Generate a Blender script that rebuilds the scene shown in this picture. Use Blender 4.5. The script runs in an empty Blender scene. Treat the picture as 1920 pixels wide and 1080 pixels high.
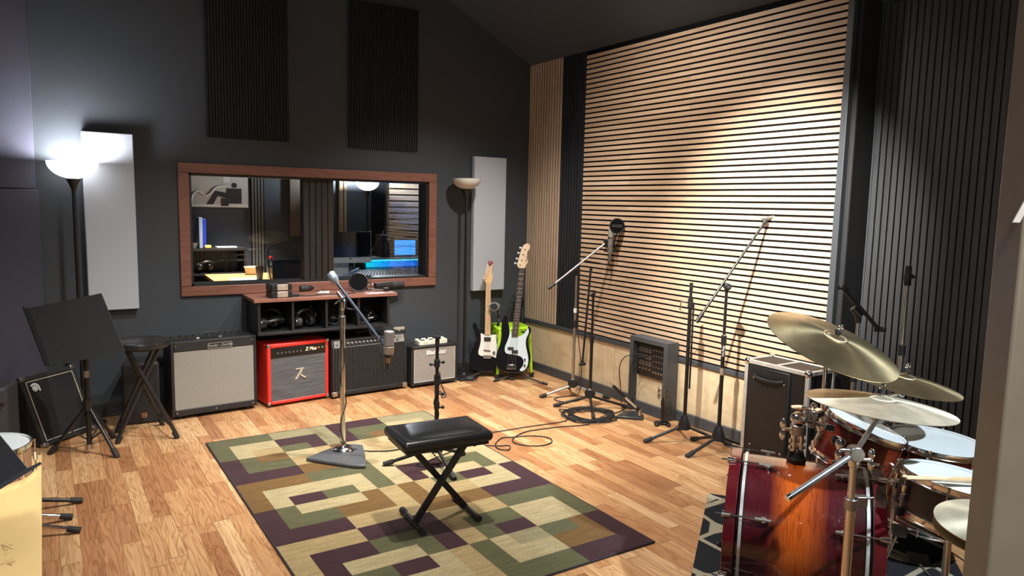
import bpy, math, random
from mathutils import Vector, Matrix
PI = math.pi
scene = bpy.context.scene
COL = scene.collection
random.seed(7)

# ------------------------------------------------------------------ camera
F = 1359.76; YAW, PITCH, ROLL, EYE = 0.574312, 0.114458, 0.0221322, 1.55
c_f = Vector((math.sin(YAW)*math.cos(PITCH), math.cos(YAW)*math.cos(PITCH), -math.sin(PITCH)))
_r = Vector((math.cos(YAW), -math.sin(YAW), 0)); _u = _r.cross(c_f)
c_r = _r*math.cos(ROLL) + _u*math.sin(ROLL); c_u = -_r*math.sin(ROLL) + _u*math.cos(ROLL)
CAM = Vector((0, 0, EYE))
cam = bpy.data.cameras.new('camera'); camo = bpy.data.objects.new('camera', cam); COL.objects.link(camo)
cam.sensor_width = 36; cam.sensor_fit = 'HORIZONTAL'; cam.lens = F/1920*36
cam.clip_start = 0.02; cam.clip_end = 60
m = Matrix((c_r, c_u, -c_f)).transposed().to_4x4(); m.translation = CAM
camo.matrix_world = m
scene.camera = camo
scene.view_settings.view_transform = 'Standard'; scene.view_settings.look = 'None'
scene.view_settings.gamma = 1; scene.view_settings.use_curve_mapping = False
scene.view_settings.exposure = 0.24

# ------------------------------------------------------------------ world and lights
w = bpy.data.worlds.new('world'); scene.world = w; w.use_nodes = True
w.node_tree.nodes['Background'].inputs[0].default_value = (0.75, 0.85, 1.0, 1)
w.node_tree.nodes['Background'].inputs[1].default_value = 0.06

def light(name, kind, loc, energy, color, target=None, size=0.1, spot=None, blend=0.5, shape=None, sy=None):
    l = bpy.data.lights.new(name, kind); l.energy = energy; l.color = color
    if kind == 'AREA':
        l.size = size
        if shape: l.shape = shape; l.size_y = sy or size
    else: l.shadow_soft_size = size
    if kind == 'SPOT': l.spot_size = math.radians(spot); l.spot_blend = blend
    o = bpy.data.objects.new(name, l); COL.objects.link(o); o.location = loc
    if target is not None:
        o.rotation_euler = (Vector(target)-Vector(loc)).to_track_quat('-Z', 'Y').to_euler()
    return o
WARM = (1.0, 0.90, 0.79); NEUT = (1.0, 0.955, 0.90); COOL = (0.86, 0.92, 1.0)
# track head washing the oak slat wall
light('wall_wash_light', 'SPOT', (1.65, 2.25, 3.12), 1450, (1.0, .96, .89), (3.86, 2.98, 1.36), 0.03, 40, 1.0)
light('wall_fill_light', 'SPOT', (2.55, 3.80, 3.25), 105, WARM, (3.80, 3.7, 1.0), 0.05, 115, 1.0)  # added wide fill for the slats, no fixture of its own
light('guitar_corner_light', 'SPOT', (2.85, 3.90, 3.18), 260, NEUT, (2.8, 4.9, 0.1), 0.04, 92, 0.9)
# overhead spots out of view; some are added for fill, as marked
light('rug_light', 'SPOT', (1.50, 2.60, 3.15), 280, NEUT, (1.05, 2.9, 0), 0.035, 128, 0.9)
light('amp_light', 'SPOT', (1.35, 3.30, 3.60), 300, NEUT, (1.2, 4.75, 0.0), 0.05, 70, 0.9)
light('drum_light', 'SPOT', (2.50, -0.20, 2.85), 450, (.84, .93, 1.0), (2.80, 1.45, 0.6), 0.03, 42, 0.7)
light('floor_fill_light', 'SPOT', (2.1, 3.9, 3.5), 440, NEUT, (2.2, 4.6, 0), 0.05, 66, 1.0)  # added overhead spot brightening the far floor, no fitting there
light('table_fill_light', 'SPOT', (-0.55, 0.4, 2.75), 210, WARM, (-0.25, 2.7, 0.4), 0.08, 62, 0.9)  # added warm spot brightening the table at the left edge
light('entry_fill_light', 'AREA', (0.0, -0.6, 2.7), 34, NEUT, (0.6, 0.6, 1.0), 0.4)  # added soft area light lifting the walls and the door
# torchieres that are switched on
light('torchiere_bulb', 'POINT', (0.178, 5.540, 1.715), 24, (0.93, 0.95, 1.0), None, 0.05)
light('control_room_bulb', 'POINT', (3.20, 8.05, 1.80), 120, (0.88, 0.94, 1.0), None, 0.05)
light('control_table_light', 'SPOT', (1.75, 7.7, 2.45), 620, WARM, (1.80, 7.8, 0.75), 0.05, 60, 0.7)
light('control_blue_tint_light', 'SPOT', (3.75, 7.3, 1.25), 30, (0.10, 0.30, 1.0), (4.1, 8.4, 1.7), 0.1, 55, 0.5)  # added blue spot tinting the oak slats, no such lamp there
light('desk_led_light', 'AREA', (3.25, 7.33, 0.915), 6, (0.0, 0.22, 1.0), (3.15, 6.7, 0.80), 0.8, shape='RECTANGLE', sy=0.03)
light('desk_led_light', 'AREA', (3.32, 7.36, 0.915), 1.6, (0.0, 0.16, 1.0), (3.32, 7.62, 0.80), 0.7, shape='RECTANGLE', sy=0.03)
light('desk_led_light', 'AREA', (2.95, 7.36, 0.915), 0.8, (0.0, 1.0, 0.4), (2.95, 7.62, 0.80), 0.2, shape='RECTANGLE', sy=0.03)

# ------------------------------------------------------------------ photo measuring helpers (turn a measured direction into a real place)
def ray(x, y): return c_r*((x-960)/F) - c_u*((y-540)/F) + c_f
def on(x, y, axis, val):
    d = ray(x, y); return CAM + d*((val-CAM[axis])/d[axis])
def fl(x, y, z=0.0): return on(x, y, 2, z)
HEAD = Vector((math.sin(YAW), math.cos(YAW), 0))
def at(base, x, y, back=0.0):
    d = ray(x, y); b = Vector(base)+HEAD*back
    return CAM + d*(((b-CAM).dot(HEAD))/d.dot(HEAD))
def dep(x, y, D): return CAM + ray(x, y)*D

# ------------------------------------------------------------------ materials
MATS = {}
def nodes_of(name):
    mt = bpy.data.materials.new(name); mt.use_nodes = True
    nt = mt.node_tree; b = nt.nodes['Principled BSDF']
    return mt, nt, b
def N(nt, t, **kw):
    n = nt.nodes.new(t)
    for k, v in kw.items():
        if isinstance(k, str) and hasattr(n, k): setattr(n, k, v)
    return n
def LK(nt, a, b): nt.links.new(a, b)
def mat(name, col, rough=0.5, metal=0.0, coat=0.0, noise=40.0, var=0.12, bump=0.0, spec=0.5, emit=None, es=1.0, stretch=(1, 1, 1), sheen=0.0):
    if name in MATS: return MATS[name]
    mt, nt, b = nodes_of(name)
    tc = N(nt, 'ShaderNodeTexCoord'); mp = N(nt, 'ShaderNodeMapping'); mp.inputs['Scale'].default_value = stretch
    nz = N(nt, 'ShaderNodeTexNoise'); nz.inputs['Scale'].default_value = noise; nz.inputs['Detail'].default_value = 4
    LK(nt, tc.outputs['Object'], mp.inputs[0]); LK(nt, mp.outputs[0], nz.inputs['Vector'])
    rp = N(nt, 'ShaderNodeValToRGB')
    lo = [max(0, c*(1-var)) for c in col]; hi = [min(1, c*(1+var)) for c in col]
    rp.color_ramp.elements[0].color = (*lo, 1); rp.color_ramp.elements[1].color = (*hi, 1)
    rp.color_ramp.elements[0].position = .3; rp.color_ramp.elements[1].position = .7
    LK(nt, nz.outputs[0], rp.inputs[0]); LK(nt, rp.outputs[0], b.inputs['Base Color'])
    b.inputs['Roughness'].default_value = rough; b.inputs['Metallic'].default_value = metal
    b.inputs['Coat Weight'].default_value = coat; b.inputs['Specular IOR Level'].default_value = spec
    if coat: b.inputs['Coat Roughness'].default_value = 0.06
    if sheen: b.inputs['Sheen Weight'].default_value = sheen
    if bump:
        bp = N(nt, 'ShaderNodeBump'); bp.inputs['Strength'].default_value = bump; bp.inputs['Distance'].default_value = 0.002
        LK(nt, nz.outputs[0], bp.inputs['Height']); LK(nt, bp.outputs[0], b.inputs['Normal'])
    if emit:
        b.inputs['Emission Color'].default_value = (*emit, 1); b.inputs['Emission Strength'].default_value = es
    MATS[name] = mt; return mt

def math_n(nt, op, a, b=None):
    n = N(nt, 'ShaderNodeMath', operation=op)
    for i, v in enumerate((a, b)):
        if v is None: continue
        if isinstance(v, (int, float)): n.inputs[i].default_value = v
        else: LK(nt, v, n.inputs[i])
    return n.outputs[0]
def ramp(nt, fac, stops):
    rp = N(nt, 'ShaderNodeValToRGB'); e = rp.color_ramp.elements
    while len(e) < len(stops): e.new(0.5)
    for i, (p, c) in enumerate(stops): e[i].position = p; e[i].color = (*c, 1)
    LK(nt, fac, rp.inputs[0]); return rp.outputs[0]
def mixc(nt, f, a, b, mode='MIX'):
    n = N(nt, 'ShaderNodeMix', data_type='RGBA', blend_type=mode)
    if isinstance(f, (int, float)): n.inputs[0].default_value = f
    else: LK(nt, f, n.inputs[0])
    for i, v in ((6, a), (7, b)):
        if isinstance(v, tuple): n.inputs[i].default_value = (*v, 1)
        else: LK(nt, v, n.inputs[i])
    return n.outputs[2]

def floor_mat():
    mt, nt, b = nodes_of('oak_floor')
    tc = N(nt, 'ShaderNodeTexCoord'); s = N(nt, 'ShaderNodeSeparateXYZ'); LK(nt, tc.outputs['Object'], s.inputs[0])
    u = math_n(nt, 'DIVIDE', s.outputs[0], 0.078); row = math_n(nt, 'FLOOR', u); fu = math_n(nt, 'FRACT', u)
    wn = N(nt, 'ShaderNodeTexWhiteNoise', noise_dimensions='1D'); LK(nt, row, wn.inputs['W'])
    v = math_n(nt, 'ADD', math_n(nt, 'DIVIDE', s.outputs[1], 1.25), math_n(nt, 'MULTIPLY', wn.outputs[0], 7.3))
    # two plank lengths alternate inside each run
    k = math_n(nt, 'FLOOR', v); fv = math_n(nt, 'FRACT', v)
    half = math_n(nt, 'GREATER_THAN', fv, 0.62)
    cmb = N(nt, 'ShaderNodeCombineXYZ'); LK(nt, row, cmb.inputs[0]); LK(nt, k, cmb.inputs[1]); LK(nt, half, cmb.inputs[2])
    w2 = N(nt, 'ShaderNodeTexWhiteNoise', noise_dimensions='3D'); LK(nt, cmb.outputs[0], w2.inputs['Vector'])
    base = ramp(nt, w2.outputs[0], [(0, (.33, .155, .070)), (.2, (.43, .215, .098)), (.45, (.52, .295, .140)), (.75, (.57, .345, .172)), (1, (.64, .42, .225))])
    # grain, shifted for each board
    off = N(nt, 'ShaderNodeVectorMath', operation='SCALE'); LK(nt, w2.outputs[1], off.inputs[0]); off.inputs['Scale'].default_value = 20
    ad = N(nt, 'ShaderNodeVectorMath', operation='ADD'); LK(nt, tc.outputs['Object'], ad.inputs[0]); LK(nt, off.outputs[0], ad.inputs[1])
    mp = N(nt, 'ShaderNodeMapping'); mp.inputs['Scale'].default_value = (12, 1.05, 1); LK(nt, ad.outputs[0], mp.inputs[0])
    nz = N(nt, 'ShaderNodeTexNoise'); nz.inputs['Scale'].default_value = 1.3; nz.inputs['Detail'].default_value = 2; nz.inputs['Distortion'].default_value = 1.2
    LK(nt, mp.outputs[0], nz.inputs['Vector'])
    rings = math_n(nt, 'ADD', math_n(nt, 'MULTIPLY', math_n(nt, 'SINE', math_n(nt, 'MULTIPLY', nz.outputs[0], 52.0)), .5), .5)
    gr = ramp(nt, rings, [(0, (.68, .55, .43)), (.35, (.94, .90, .86)), (.6, (1, 1, 1)), (1, (1.05, 1.05, 1.05))])
    mp2 = N(nt, 'ShaderNodeMapping'); mp2.inputs['Scale'].default_value = (160, 5, 1); LK(nt, ad.outputs[0], mp2.inputs[0])
    nz2 = N(nt, 'ShaderNodeTexNoise'); nz2.inputs['Scale'].default_value = 1; nz2.inputs['Detail'].default_value = 3; LK(nt, mp2.outputs[0], nz2.inputs['Vector'])
    fine = ramp(nt, nz2.outputs[0], [(.3, (.74, .68, .62)), (.6, (1.06, 1.06, 1.06))])
    c = mixc(nt, .75, base, gr, 'MULTIPLY'); c = mixc(nt, .8, c, fine, 'MULTIPLY')
    # dark joints
    e1 = math_n(nt, 'LESS_THAN', fu, 0.026); e2 = math_n(nt, 'LESS_THAN', fv, 0.003)
    e3 = math_n(nt, 'LESS_THAN', math_n(nt, 'ABSOLUTE', math_n(nt, 'SUBTRACT', fv, 0.62)), 0.002)
    e = math_n(nt, 'MAXIMUM', math_n(nt, 'MAXIMUM', e1, e2), e3)
    c = mixc(nt, math_n(nt, 'MULTIPLY', e, 0.75), c, (.14, .07, .03))
    LK(nt, c, b.inputs['Base Color']); b.inputs['Roughness'].default_value = 0.33
    b.inputs['Specular IOR Level'].default_value = 0.4
    bp = N(nt, 'ShaderNodeBump'); bp.inputs['Strength'].default_value = .12; bp.inputs['Distance'].default_value = .001
    LK(nt, nz2.outputs[0], bp.inputs['Height']); LK(nt, bp.outputs[0], b.inputs['Normal'])
    return mt

def slat_mat(name, axis, pitch, c_lo, c_hi, along, rough=.5, grain=(.82, .78, .74)):
    """wood veneer strips; one tone for each strip, grain running along the strip"""
    mt, nt, b = nodes_of(name)
    tc = N(nt, 'ShaderNodeTexCoord'); s = N(nt, 'ShaderNodeSeparateXYZ'); LK(nt, tc.outputs['Object'], s.inputs[0])
    row = math_n(nt, 'FLOOR', math_n(nt, 'DIVIDE', s.outputs[axis], pitch))
    seg = math_n(nt, 'FLOOR', math_n(nt, 'DIVIDE', s.outputs[along], 0.6))
    cm = N(nt, 'ShaderNodeCombineXYZ'); LK(nt, row, cm.inputs[0]); LK(nt, seg, cm.inputs[1])
    wn = N(nt, 'ShaderNodeTexWhiteNoise', noise_dimensions='3D'); LK(nt, cm.outputs[0], wn.inputs['Vector'])
    base = mixc(nt, wn.outputs[0], c_lo, c_hi)
    sc = [90, 90, 90]; sc[along] = 4
    mp = N(nt, 'ShaderNodeMapping'); mp.inputs['Scale'].default_value = sc
    off = N(nt, 'ShaderNodeVectorMath', operation='ADD'); LK(nt, tc.outputs['Object'], off.inputs[0]); LK(nt, wn.outputs[1], off.inputs[1])
    LK(nt, off.outputs[0], mp.inputs[0])
    nz = N(nt, 'ShaderNodeTexNoise'); nz.inputs['Scale'].default_value = 1; nz.inputs['Detail'].default_value = 4; LK(nt, mp.outputs[0], nz.inputs['Vector'])
    g = ramp(nt, nz.outputs[0], [(.3, grain), (.6, (1, 1, 1))])
    LK(nt, mixc(nt, .8, base, g, 'MULTIPLY'), b.inputs['Base Color']); b.inputs['Roughness'].default_value = rough
    return mt

def wood_mat(name, c1, c2, along=1, scale=8.0, rough=.45, coat=0.0, rings=9.0, spec=.5):
    if name in MATS: return MATS[name]
    mt, nt, b = nodes_of(name)
    tc = N(nt, 'ShaderNodeTexCoord'); sc = [scale]*3; sc[along] = scale*.12
    mp = N(nt, 'ShaderNodeMapping'); mp.inputs['Scale'].default_value = sc; LK(nt, tc.outputs['Object'], mp.inputs[0])
    nz = N(nt, 'ShaderNodeTexNoise'); nz.inputs['Scale'].default_value = 1; nz.inputs['Detail'].default_value = 3; nz.inputs['Distortion'].default_value = .8
    LK(nt, mp.outputs[0], nz.inputs['Vector'])
    f = math_n(nt, 'FRACT', math_n(nt, 'MULTIPLY', nz.outputs[0], rings))
    LK(nt, ramp(nt, f, [(0, c1), (.3, c2), (.8, c2), (1, c1)]), b.inputs['Base Color'])
    b.inputs['Roughness'].default_value = rough; b.inputs['Coat Weight'].default_value = coat; b.inputs['Specular IOR Level'].default_value = spec
    MATS[name] = mt; return mt

def burst_mat(name, L, mid=(.62, .13, .012), edge=(.085, .004, .004), red=(.23, .008, .010)):
    """lacquered drum shell: dark red at both ends fading to amber in the middle; local z runs along the shell, 0 at the front"""
    mt, nt, b = nodes_of(name)
    tc = N(nt, 'ShaderNodeTexCoord'); s = N(nt, 'ShaderNodeSeparateXYZ'); LK(nt, tc.outputs['Object'], s.inputs[0])
    t = math_n(nt, 'DIVIDE', s.outputs[2], L)
    base = ramp(nt, t, [(0, edge), (.08, red), (.24, red), (.38, mid), (.50, mid), (.70, red), (1, edge)])
    mp = N(nt, 'ShaderNodeMapping'); mp.inputs['Scale'].default_value = (3.2, 3.2, 34); LK(nt, tc.outputs['Object'], mp.inputs[0])
    nz = N(nt, 'ShaderNodeTexNoise'); nz.inputs['Scale'].default_value = 1; nz.inputs['Detail'].default_value = 3; nz.inputs['Distortion'].default_value = .6
    LK(nt, mp.outputs[0], nz.inputs['Vector'])
    f = math_n(nt, 'FRACT', math_n(nt, 'MULTIPLY', nz.outputs[0], 7.0))
    g = ramp(nt, f, [(0, (.45, .3, .25)), (.2, (1, 1, 1)), (.85, (1, 1, 1)), (1, (.45, .3, .25))])
    LK(nt, mixc(nt, .8, base, g, 'MULTIPLY'), b.inputs['Base Color'])
    b.inputs['Roughness'].default_value = .25; b.inputs['Coat Weight'].default_value = 1; b.inputs['Coat Roughness'].default_value = .04
    return mt

def stripe_mat(name, axis, pitch, c1, c2, rough=.8, noise=(300, 300, 300), duty=.5, bump=.3):
    mt, nt, b = nodes_of(name)
    tc = N(nt, 'ShaderNodeTexCoord'); s = N(nt, 'ShaderNodeSeparateXYZ'); LK(nt, tc.outputs['Object'], s.inputs[0])
    f = math_n(nt, 'FRACT', math_n(nt, 'DIVIDE', s.outputs[axis], pitch))
    tri = math_n(nt, 'ABSOLUTE', math_n(nt, 'SUBTRACT', f, .5))
    base = ramp(nt, tri, [(duty*.5-.08, c1), (duty*.5+.08, c2)])
    mp = N(nt, 'ShaderNodeMapping'); mp.inputs['Scale'].default_value = noise; LK(nt, tc.outputs['Object'], mp.inputs[0])
    nz = N(nt, 'ShaderNodeTexNoise'); nz.inputs['Scale'].default_value = 1; nz.inputs['Detail'].default_value = 2; LK(nt, mp.outputs[0], nz.inputs['Vector'])
    g = ramp(nt, nz.outputs[0], [(.3, (.6, .6, .6)), (.7, (1.15, 1.15, 1.15))])
    LK(nt, mixc(nt, .7, base, g, 'MULTIPLY'), b.inputs['Base Color']); b.inputs['Roughness'].default_value = rough
    b.inputs['Specular IOR Level'].default_value = .2
    bp = N(nt, 'ShaderNodeBump'); bp.inputs['Strength'].default_value = bump; bp.inputs['Distance'].default_value = .002
    LK(nt, tri, bp.inputs['Height']); LK(nt, bp.outputs[0], b.inputs['Normal'])
    return mt

def cymbal_mat(name, col, rough=.32, metal=.93):
    mt, nt, b = nodes_of(name)
    tc = N(nt, 'ShaderNodeTexCoord'); s = N(nt, 'ShaderNodeSeparateXYZ'); LK(nt, tc.outputs['Object'], s.inputs[0])
    r2 = math_n(nt, 'ADD', math_n(nt, 'MULTIPLY', s.outputs[0], s.outputs[0]), math_n(nt, 'MULTIPLY', s.outputs[1], s.outputs[1]))
    rr = math_n(nt, 'SQRT', r2)
    nz = N(nt, 'ShaderNodeTexNoise', noise_dimensions='1D'); nz.inputs['Scale'].default_value = 420; nz.inputs['Detail'].default_value = 3
    LK(nt, rr, nz.inputs['W'])
    n2 = N(nt, 'ShaderNodeTexNoise'); n2.inputs['Scale'].default_value = 16; n2.inputs['Detail'].default_value = 4; LK(nt, tc.outputs['Object'], n2.inputs['Vector'])
    dirt = ramp(nt, n2.outputs[0], [(.35, tuple(c*.75 for c in col)), (.7, col)])
    LK(nt, dirt, b.inputs['Base Color']); b.inputs['Metallic'].default_value = metal
    b.inputs['Roughness'].default_value = rough; b.inputs['Anisotropic'].default_value = .8
    tg = N(nt, 'ShaderNodeTangent', direction_type='RADIAL', axis='Z'); LK(nt, tg.outputs[0], b.inputs['Tangent'])
    bp = N(nt, 'ShaderNodeBump'); bp.inputs['Strength'].default_value = .2; bp.inputs['Distance'].default_value = .0006
    LK(nt, nz.outputs[0], bp.inputs['Height']); LK(nt, bp.outputs[0], b.inputs['Normal'])
    return mt

def glass_mat(name, tint=(1, 1, 1), rough=0.0, k=1.0):
    mt = bpy.data.materials.new(name); mt.use_nodes = True; nt = mt.node_tree; nt.nodes.clear()
    o = N(nt, 'ShaderNodeOutputMaterial'); mx = N(nt, 'ShaderNodeMixShader'); tr = N(nt, 'ShaderNodeBsdfTransparent'); gl = N(nt, 'ShaderNodeBsdfGlossy')
    fr = N(nt, 'ShaderNodeFresnel'); fr.inputs['IOR'].default_value = 1.5
    tr.inputs[0].default_value = (*tint, 1); gl.inputs['Roughness'].default_value = rough
    LK(nt, math_n(nt, 'MULTIPLY', fr.outputs[0], k), mx.inputs[0]); LK(nt, tr.outputs[0], mx.inputs[1]); LK(nt, gl.outputs[0], mx.inputs[2]); LK(nt, mx.outputs[0], o.inputs[0])
    return mt

def emit_mat(name, col, s):
    mt, nt, b = nodes_of(name)
    nz = N(nt, 'ShaderNodeTexNoise'); nz.inputs['Scale'].default_value = 3
    LK(nt, ramp(nt, nz.outputs[0], [(.2, tuple(c*.92 for c in col)), (.8, col)]), b.inputs['Emission Color'])
    b.inputs['Base Color'].default_value = (*col, 1); b.inputs['Emission Strength'].default_value = s
    MATS[name] = mt; return mt

# ------------------------------------------------------------------ mesh builder
def frame_from(z, x=None):
    z = Vector(z).normalized()
    if x is None: x = Vector((1, 0, 0)) if abs(z.x) < .9 else Vector((0, 1, 0))
    x = Vector(x); x = (x - z*x.dot(z)).normalized(); y = z.cross(x)
    return Matrix((x, y, z)).transposed()
def MX(R3, t):
    m_ = R3.to_4x4(); m_.translation = Vector(t); return m_
class MB:
    def __init__(s): s.v = []; s.f = []; s.mi = []; s.cur = 0
    def add(s, vs, fs, M=None):
        b = len(s.v)
        s.v += [(M @ Vector(p)) if M is not None else Vector(p) for p in vs]
        s.f += [tuple(i+b for i in f) for f in fs]; s.mi += [s.cur]*len(fs); return s
    def box(s, x0, x1, y0, y1, z0, z1, M=None):
        vs = [(x, y, z) for z in (z0, z1) for y in (y0, y1) for x in (x0, x1)]
        return s.add(vs, [(0, 2, 3, 1), (4, 5, 7, 6), (0, 1, 5, 4), (2, 6, 7, 3), (0, 4, 6, 2), (1, 3, 7, 5)], M)
    def lathe(s, prof, M=None, n=24, closed=False):
        vs = []; fs = []
        for k in range(n):
            a = 2*PI*k/n; ca, sa = math.cos(a), math.sin(a)
            vs += [(r*ca, r*sa, h) for r, h in prof]
        L = len(prof)
        for k in range(n):
            q = (k+1) % n
            for i in range(L-1 if not closed else L):
                j = (i+1) % L
                a, b_, c, d = k*L+i, q*L+i, q*L+j, k*L+j
                if prof[i][0] < 1e-7 and prof[j][0] < 1e-7: continue
                if prof[i][0] < 1e-7: fs.append((a, c, d))
                elif prof[j][0] < 1e-7: fs.append((a, b_, c))
                else: fs.append((a, b_, c, d))
        return s.add(vs, fs, M)
    def cyl(s, p0, p1, r0, r1=None, n=14, caps=True):
        p0 = Vector(p0); p1 = Vector(p1); r1 = r0 if r1 is None else r1; L = (p1-p0).length
        if L < 1e-7: return s
        M = MX(frame_from(p1-p0), p0)
        pr = [(r0, 0), (r1, L)]
        if caps: pr = [(0, 0)]+pr+[(0, L)]
        return s.lathe(pr, M, n)
    def tube(s, pts, r, n=8, closed=False):
        pts = [Vector(p) for p in pts]; K = len(pts)
        if K < 2: return s
        vs = []; fs = []; up = None; rr = r if isinstance(r, (list, tuple)) else [r]*K
        for i, p in enumerate(pts):
            a = pts[(i-1) % K] if (closed or i > 0) else p; b_ = pts[(i+1) % K] if (closed or i < K-1) else p
            t = (b_-a); t = t.normalized() if t.length > 1e-9 else Vector((0, 0, 1))
            if up is None: up = Vector((0, 0, 1)) if abs(t.z) < .9 else Vector((1, 0, 0))
            x = up.cross(t); x = x.normalized() if x.length > 1e-6 else Vector((1, 0, 0)); up = t.cross(x).normalized()
            vs += [p + (x*math.cos(2*PI*k/n)+up*math.sin(2*PI*k/n))*rr[i] for k in range(n)]
        for i in range(K if closed else K-1):
            j = (i+1) % K
            for k in range(n):
                q = (k+1) % n; fs.append((i*n+k, i*n+q, j*n+q, j*n+k))
        if not closed: fs.append(tuple(range(n))[::-1]); fs.append(tuple((K-1)*n+k for k in range(n)))
        return s.add(vs, fs)
    def prism(s, out, z0, z1, M=None):
        n = len(out); vs = [(x, y, z0) for x, y in out]+[(x, y, z1) for x, y in out]
        fs = [tuple(range(n))[::-1], tuple(range(n, 2*n))]+[(i, (i+1) % n, n+(i+1) % n, n+i) for i in range(n)]
        return s.add(vs, fs, M)
    def ball(s, c, r, n=12, sc=(1, 1, 1)):
        pr = [(r*math.sin(PI*i/(n//2+2)), -r*math.cos(PI*i/(n//2+2))) for i in range(n//2+3)]
        pr[0] = (0, -r); pr[-1] = (0, r)
        M = Matrix.Translation(Vector(c)) @ Matrix.Diagonal((*sc, 1)); return s.lathe(pr, M, n)
    def torus(s, c, axis, R, r, n=28, k=8, arc=None):
        Fm = frame_from(axis); c = Vector(c)
        if arc: 
            a0, a1 = arc; pts = [c+Fm @ Vector((R*math.cos(a0+(a1-a0)*i/n), R*math.sin(a0+(a1-a0)*i/n), 0)) for i in range(n+1)]
            return s.tube(pts, r, k)
        return s.lathe([(R+r*math.cos(2*PI*i/k), r*math.sin(2*PI*i/k)) for i in range(k)], MX(Fm, c), n, closed=True)
    def build(s, name, mats, T=None, bevel=0.0, smooth=35, segs=2):
        me = bpy.data.meshes.new(name)
        inv = INV.get(T.name) if T is not None else None
        vs = [(inv @ v) if inv is not None else v for v in s.v]
        me.from_pydata([tuple(v) for v in vs], [], s.f)
        if not isinstance(mats, (list, tuple)): mats = [mats]
        for mm in mats: me.materials.append(mm)
        me.polygons.foreach_set('material_index', s.mi)
        me.polygons.foreach_set('use_smooth', [True]*len(s.f)); me.validate(); me.update()
        try: me.set_sharp_from_angle(angle=math.radians(smooth))
        except Exception: pass
        o = bpy.data.objects.new(name, me); COL.objects.link(o)
        if T is not None: o.parent = T; INV[o.name] = inv
        if bevel:
            bv = o.modifiers.new('bevel', 'BEVEL'); bv.width = bevel; bv.segments = segs; bv.limit_method = 'ANGLE'; bv.angle_limit = math.radians(40)
        return o
INV = {}
def thing(name, label, cat, loc=(0, 0, 0), rotz=0.0, group=None, M=None):
    o = bpy.data.objects.new(name, None); COL.objects.link(o)
    if M is None: M = Matrix.Translation(Vector(loc)) @ Matrix.Rotation(rotz, 4, 'Z')
    o.matrix_world = M; o.empty_display_size = .05
    INV[o.name] = M.inverted(); o['label'] = label; o['category'] = cat
    if group: o['group'] = group
    return o
def tag(o, label, cat, group=None):
    o['label'] = label; o['category'] = cat
    if group: o['group'] = group
    return o
def struct(o): o['kind'] = 'structure'; return o
def Mof(o): return INV[o.name].inverted()
def lab(o, t): o['label'] = t; return o
def recenter(o):
    """move the origin of a one-mesh thing to its base centre"""
    me = o.data; xs = [v.co.x for v in me.vertices]; ys = [v.co.y for v in me.vertices]; zs = [v.co.z for v in me.vertices]
    c = Vector(((min(xs)+max(xs))/2, (min(ys)+max(ys))/2, min(zs)))
    me.transform(Matrix.Translation(-c)); o.location = c; return o
def text_into(mb, txt, size, M, ext=.0006, shear=0.0, bold=0.0, align='CENTER'):
    cu = bpy.data.curves.new('t', 'FONT'); cu.body = txt; cu.size = size; cu.extrude = ext; cu.shear = shear; cu.offset = bold
    cu.align_x = align; cu.align_y = 'CENTER'; cu.resolution_u = 2
    o = bpy.data.objects.new('t', cu); COL.objects.link(o)
    bpy.context.view_layer.update()
    me = bpy.data.meshes.new_from_object(o)
    mb.add([v.co.copy() for v in me.vertices], [tuple(p.vertices) for p in me.polygons], M)
    bpy.data.objects.remove(o); bpy.data.curves.remove(cu); bpy.data.meshes.remove(me)
def smooth_path(pts, k=6):
    """catmull-rom through the points"""
    P = [Vector(p) for p in pts]; out = []
    for i in range(len(P)-1):
        p0 = P[max(i-1, 0)]; p1 = P[i]; p2 = P[i+1]; p3 = P[min(i+2, len(P)-1)]
        for j in range(k):
            t = j/k
            out.append(.5*((2*p1)+(p2-p0)*t+(2*p0-5*p1+4*p2-p3)*t*t+(3*p1-p0-3*p2+p3)*t**3))
    out.append(P[-1]); return out

# common materials
BLK = mat('black_plastic', (.012, .012, .013), .45)
BLKM = mat('black_painted_metal', (.010, .010, .011), .35)
RUB = mat('black_rubber', (.012, .012, .013), .7)
CHR = mat('chrome', (.88, .87, .86), .14, 1.0, var=.04)
DCHR = mat('worn_chrome', (.50, .49, .48), .32, 1.0, var=.1)
WHT = mat('white_plastic', (.75, .75, .72), .4, var=.03)
BRASS = mat('brass_fitting', (.55, .42, .24), .3, 1.0)
TOLEX = mat('black_tolex', (.012, .0125, .014), .55, noise=600, var=.4, bump=.5)
# ------------------------------------------------------------------ room shell
XR, YB = 3.863, 5.743
WALL = mat('charcoal_wall_paint', (.047, .054, .063), .62, noise=120, var=.06, bump=.05, spec=.35)
WALL2 = mat('charcoal_ceiling_paint', (.050, .060, .078), .7, noise=120, var=.06, spec=.3)
TRIM = mat('blue_grey_trim_paint', (.052, .058, .066), .45, noise=60, var=.05)
BASEB = mat('black_baseboard_paint', (.020, .021, .024), .35, noise=60, var=.05)
o = struct(MB().box(-1.0, 4.15, -1.35, 8.65, -.06, 0).build('floor', floor_mat()))
WX0, WX1, WZ0, WZ1 = .893, 2.835, .885, 1.742      # window opening
mb = MB()
for b_ in ((-1.0, WX0, 0, 4.3), (WX1, 4.15, 0, 4.3), (WX0, WX1, 0, WZ0), (WX0, WX1, WZ1, 4.3)): mb.box(b_[0], b_[1], YB, YB+.16, b_[2], b_[3])
struct(mb.build('wall_back', WALL))
struct(MB().box(3.885, 4.15, 2.506, YB, 0, 3.0).build('wall_right', WALL))
struct(MB().box(4.075, 4.15, -1.3, 2.506, 0, 3.0).build('wall_alcove', WALL))
struct(MB().box(-1.08, -.95, -1.3, YB, 0, 3.4).build('wall_left', WALL))
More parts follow.
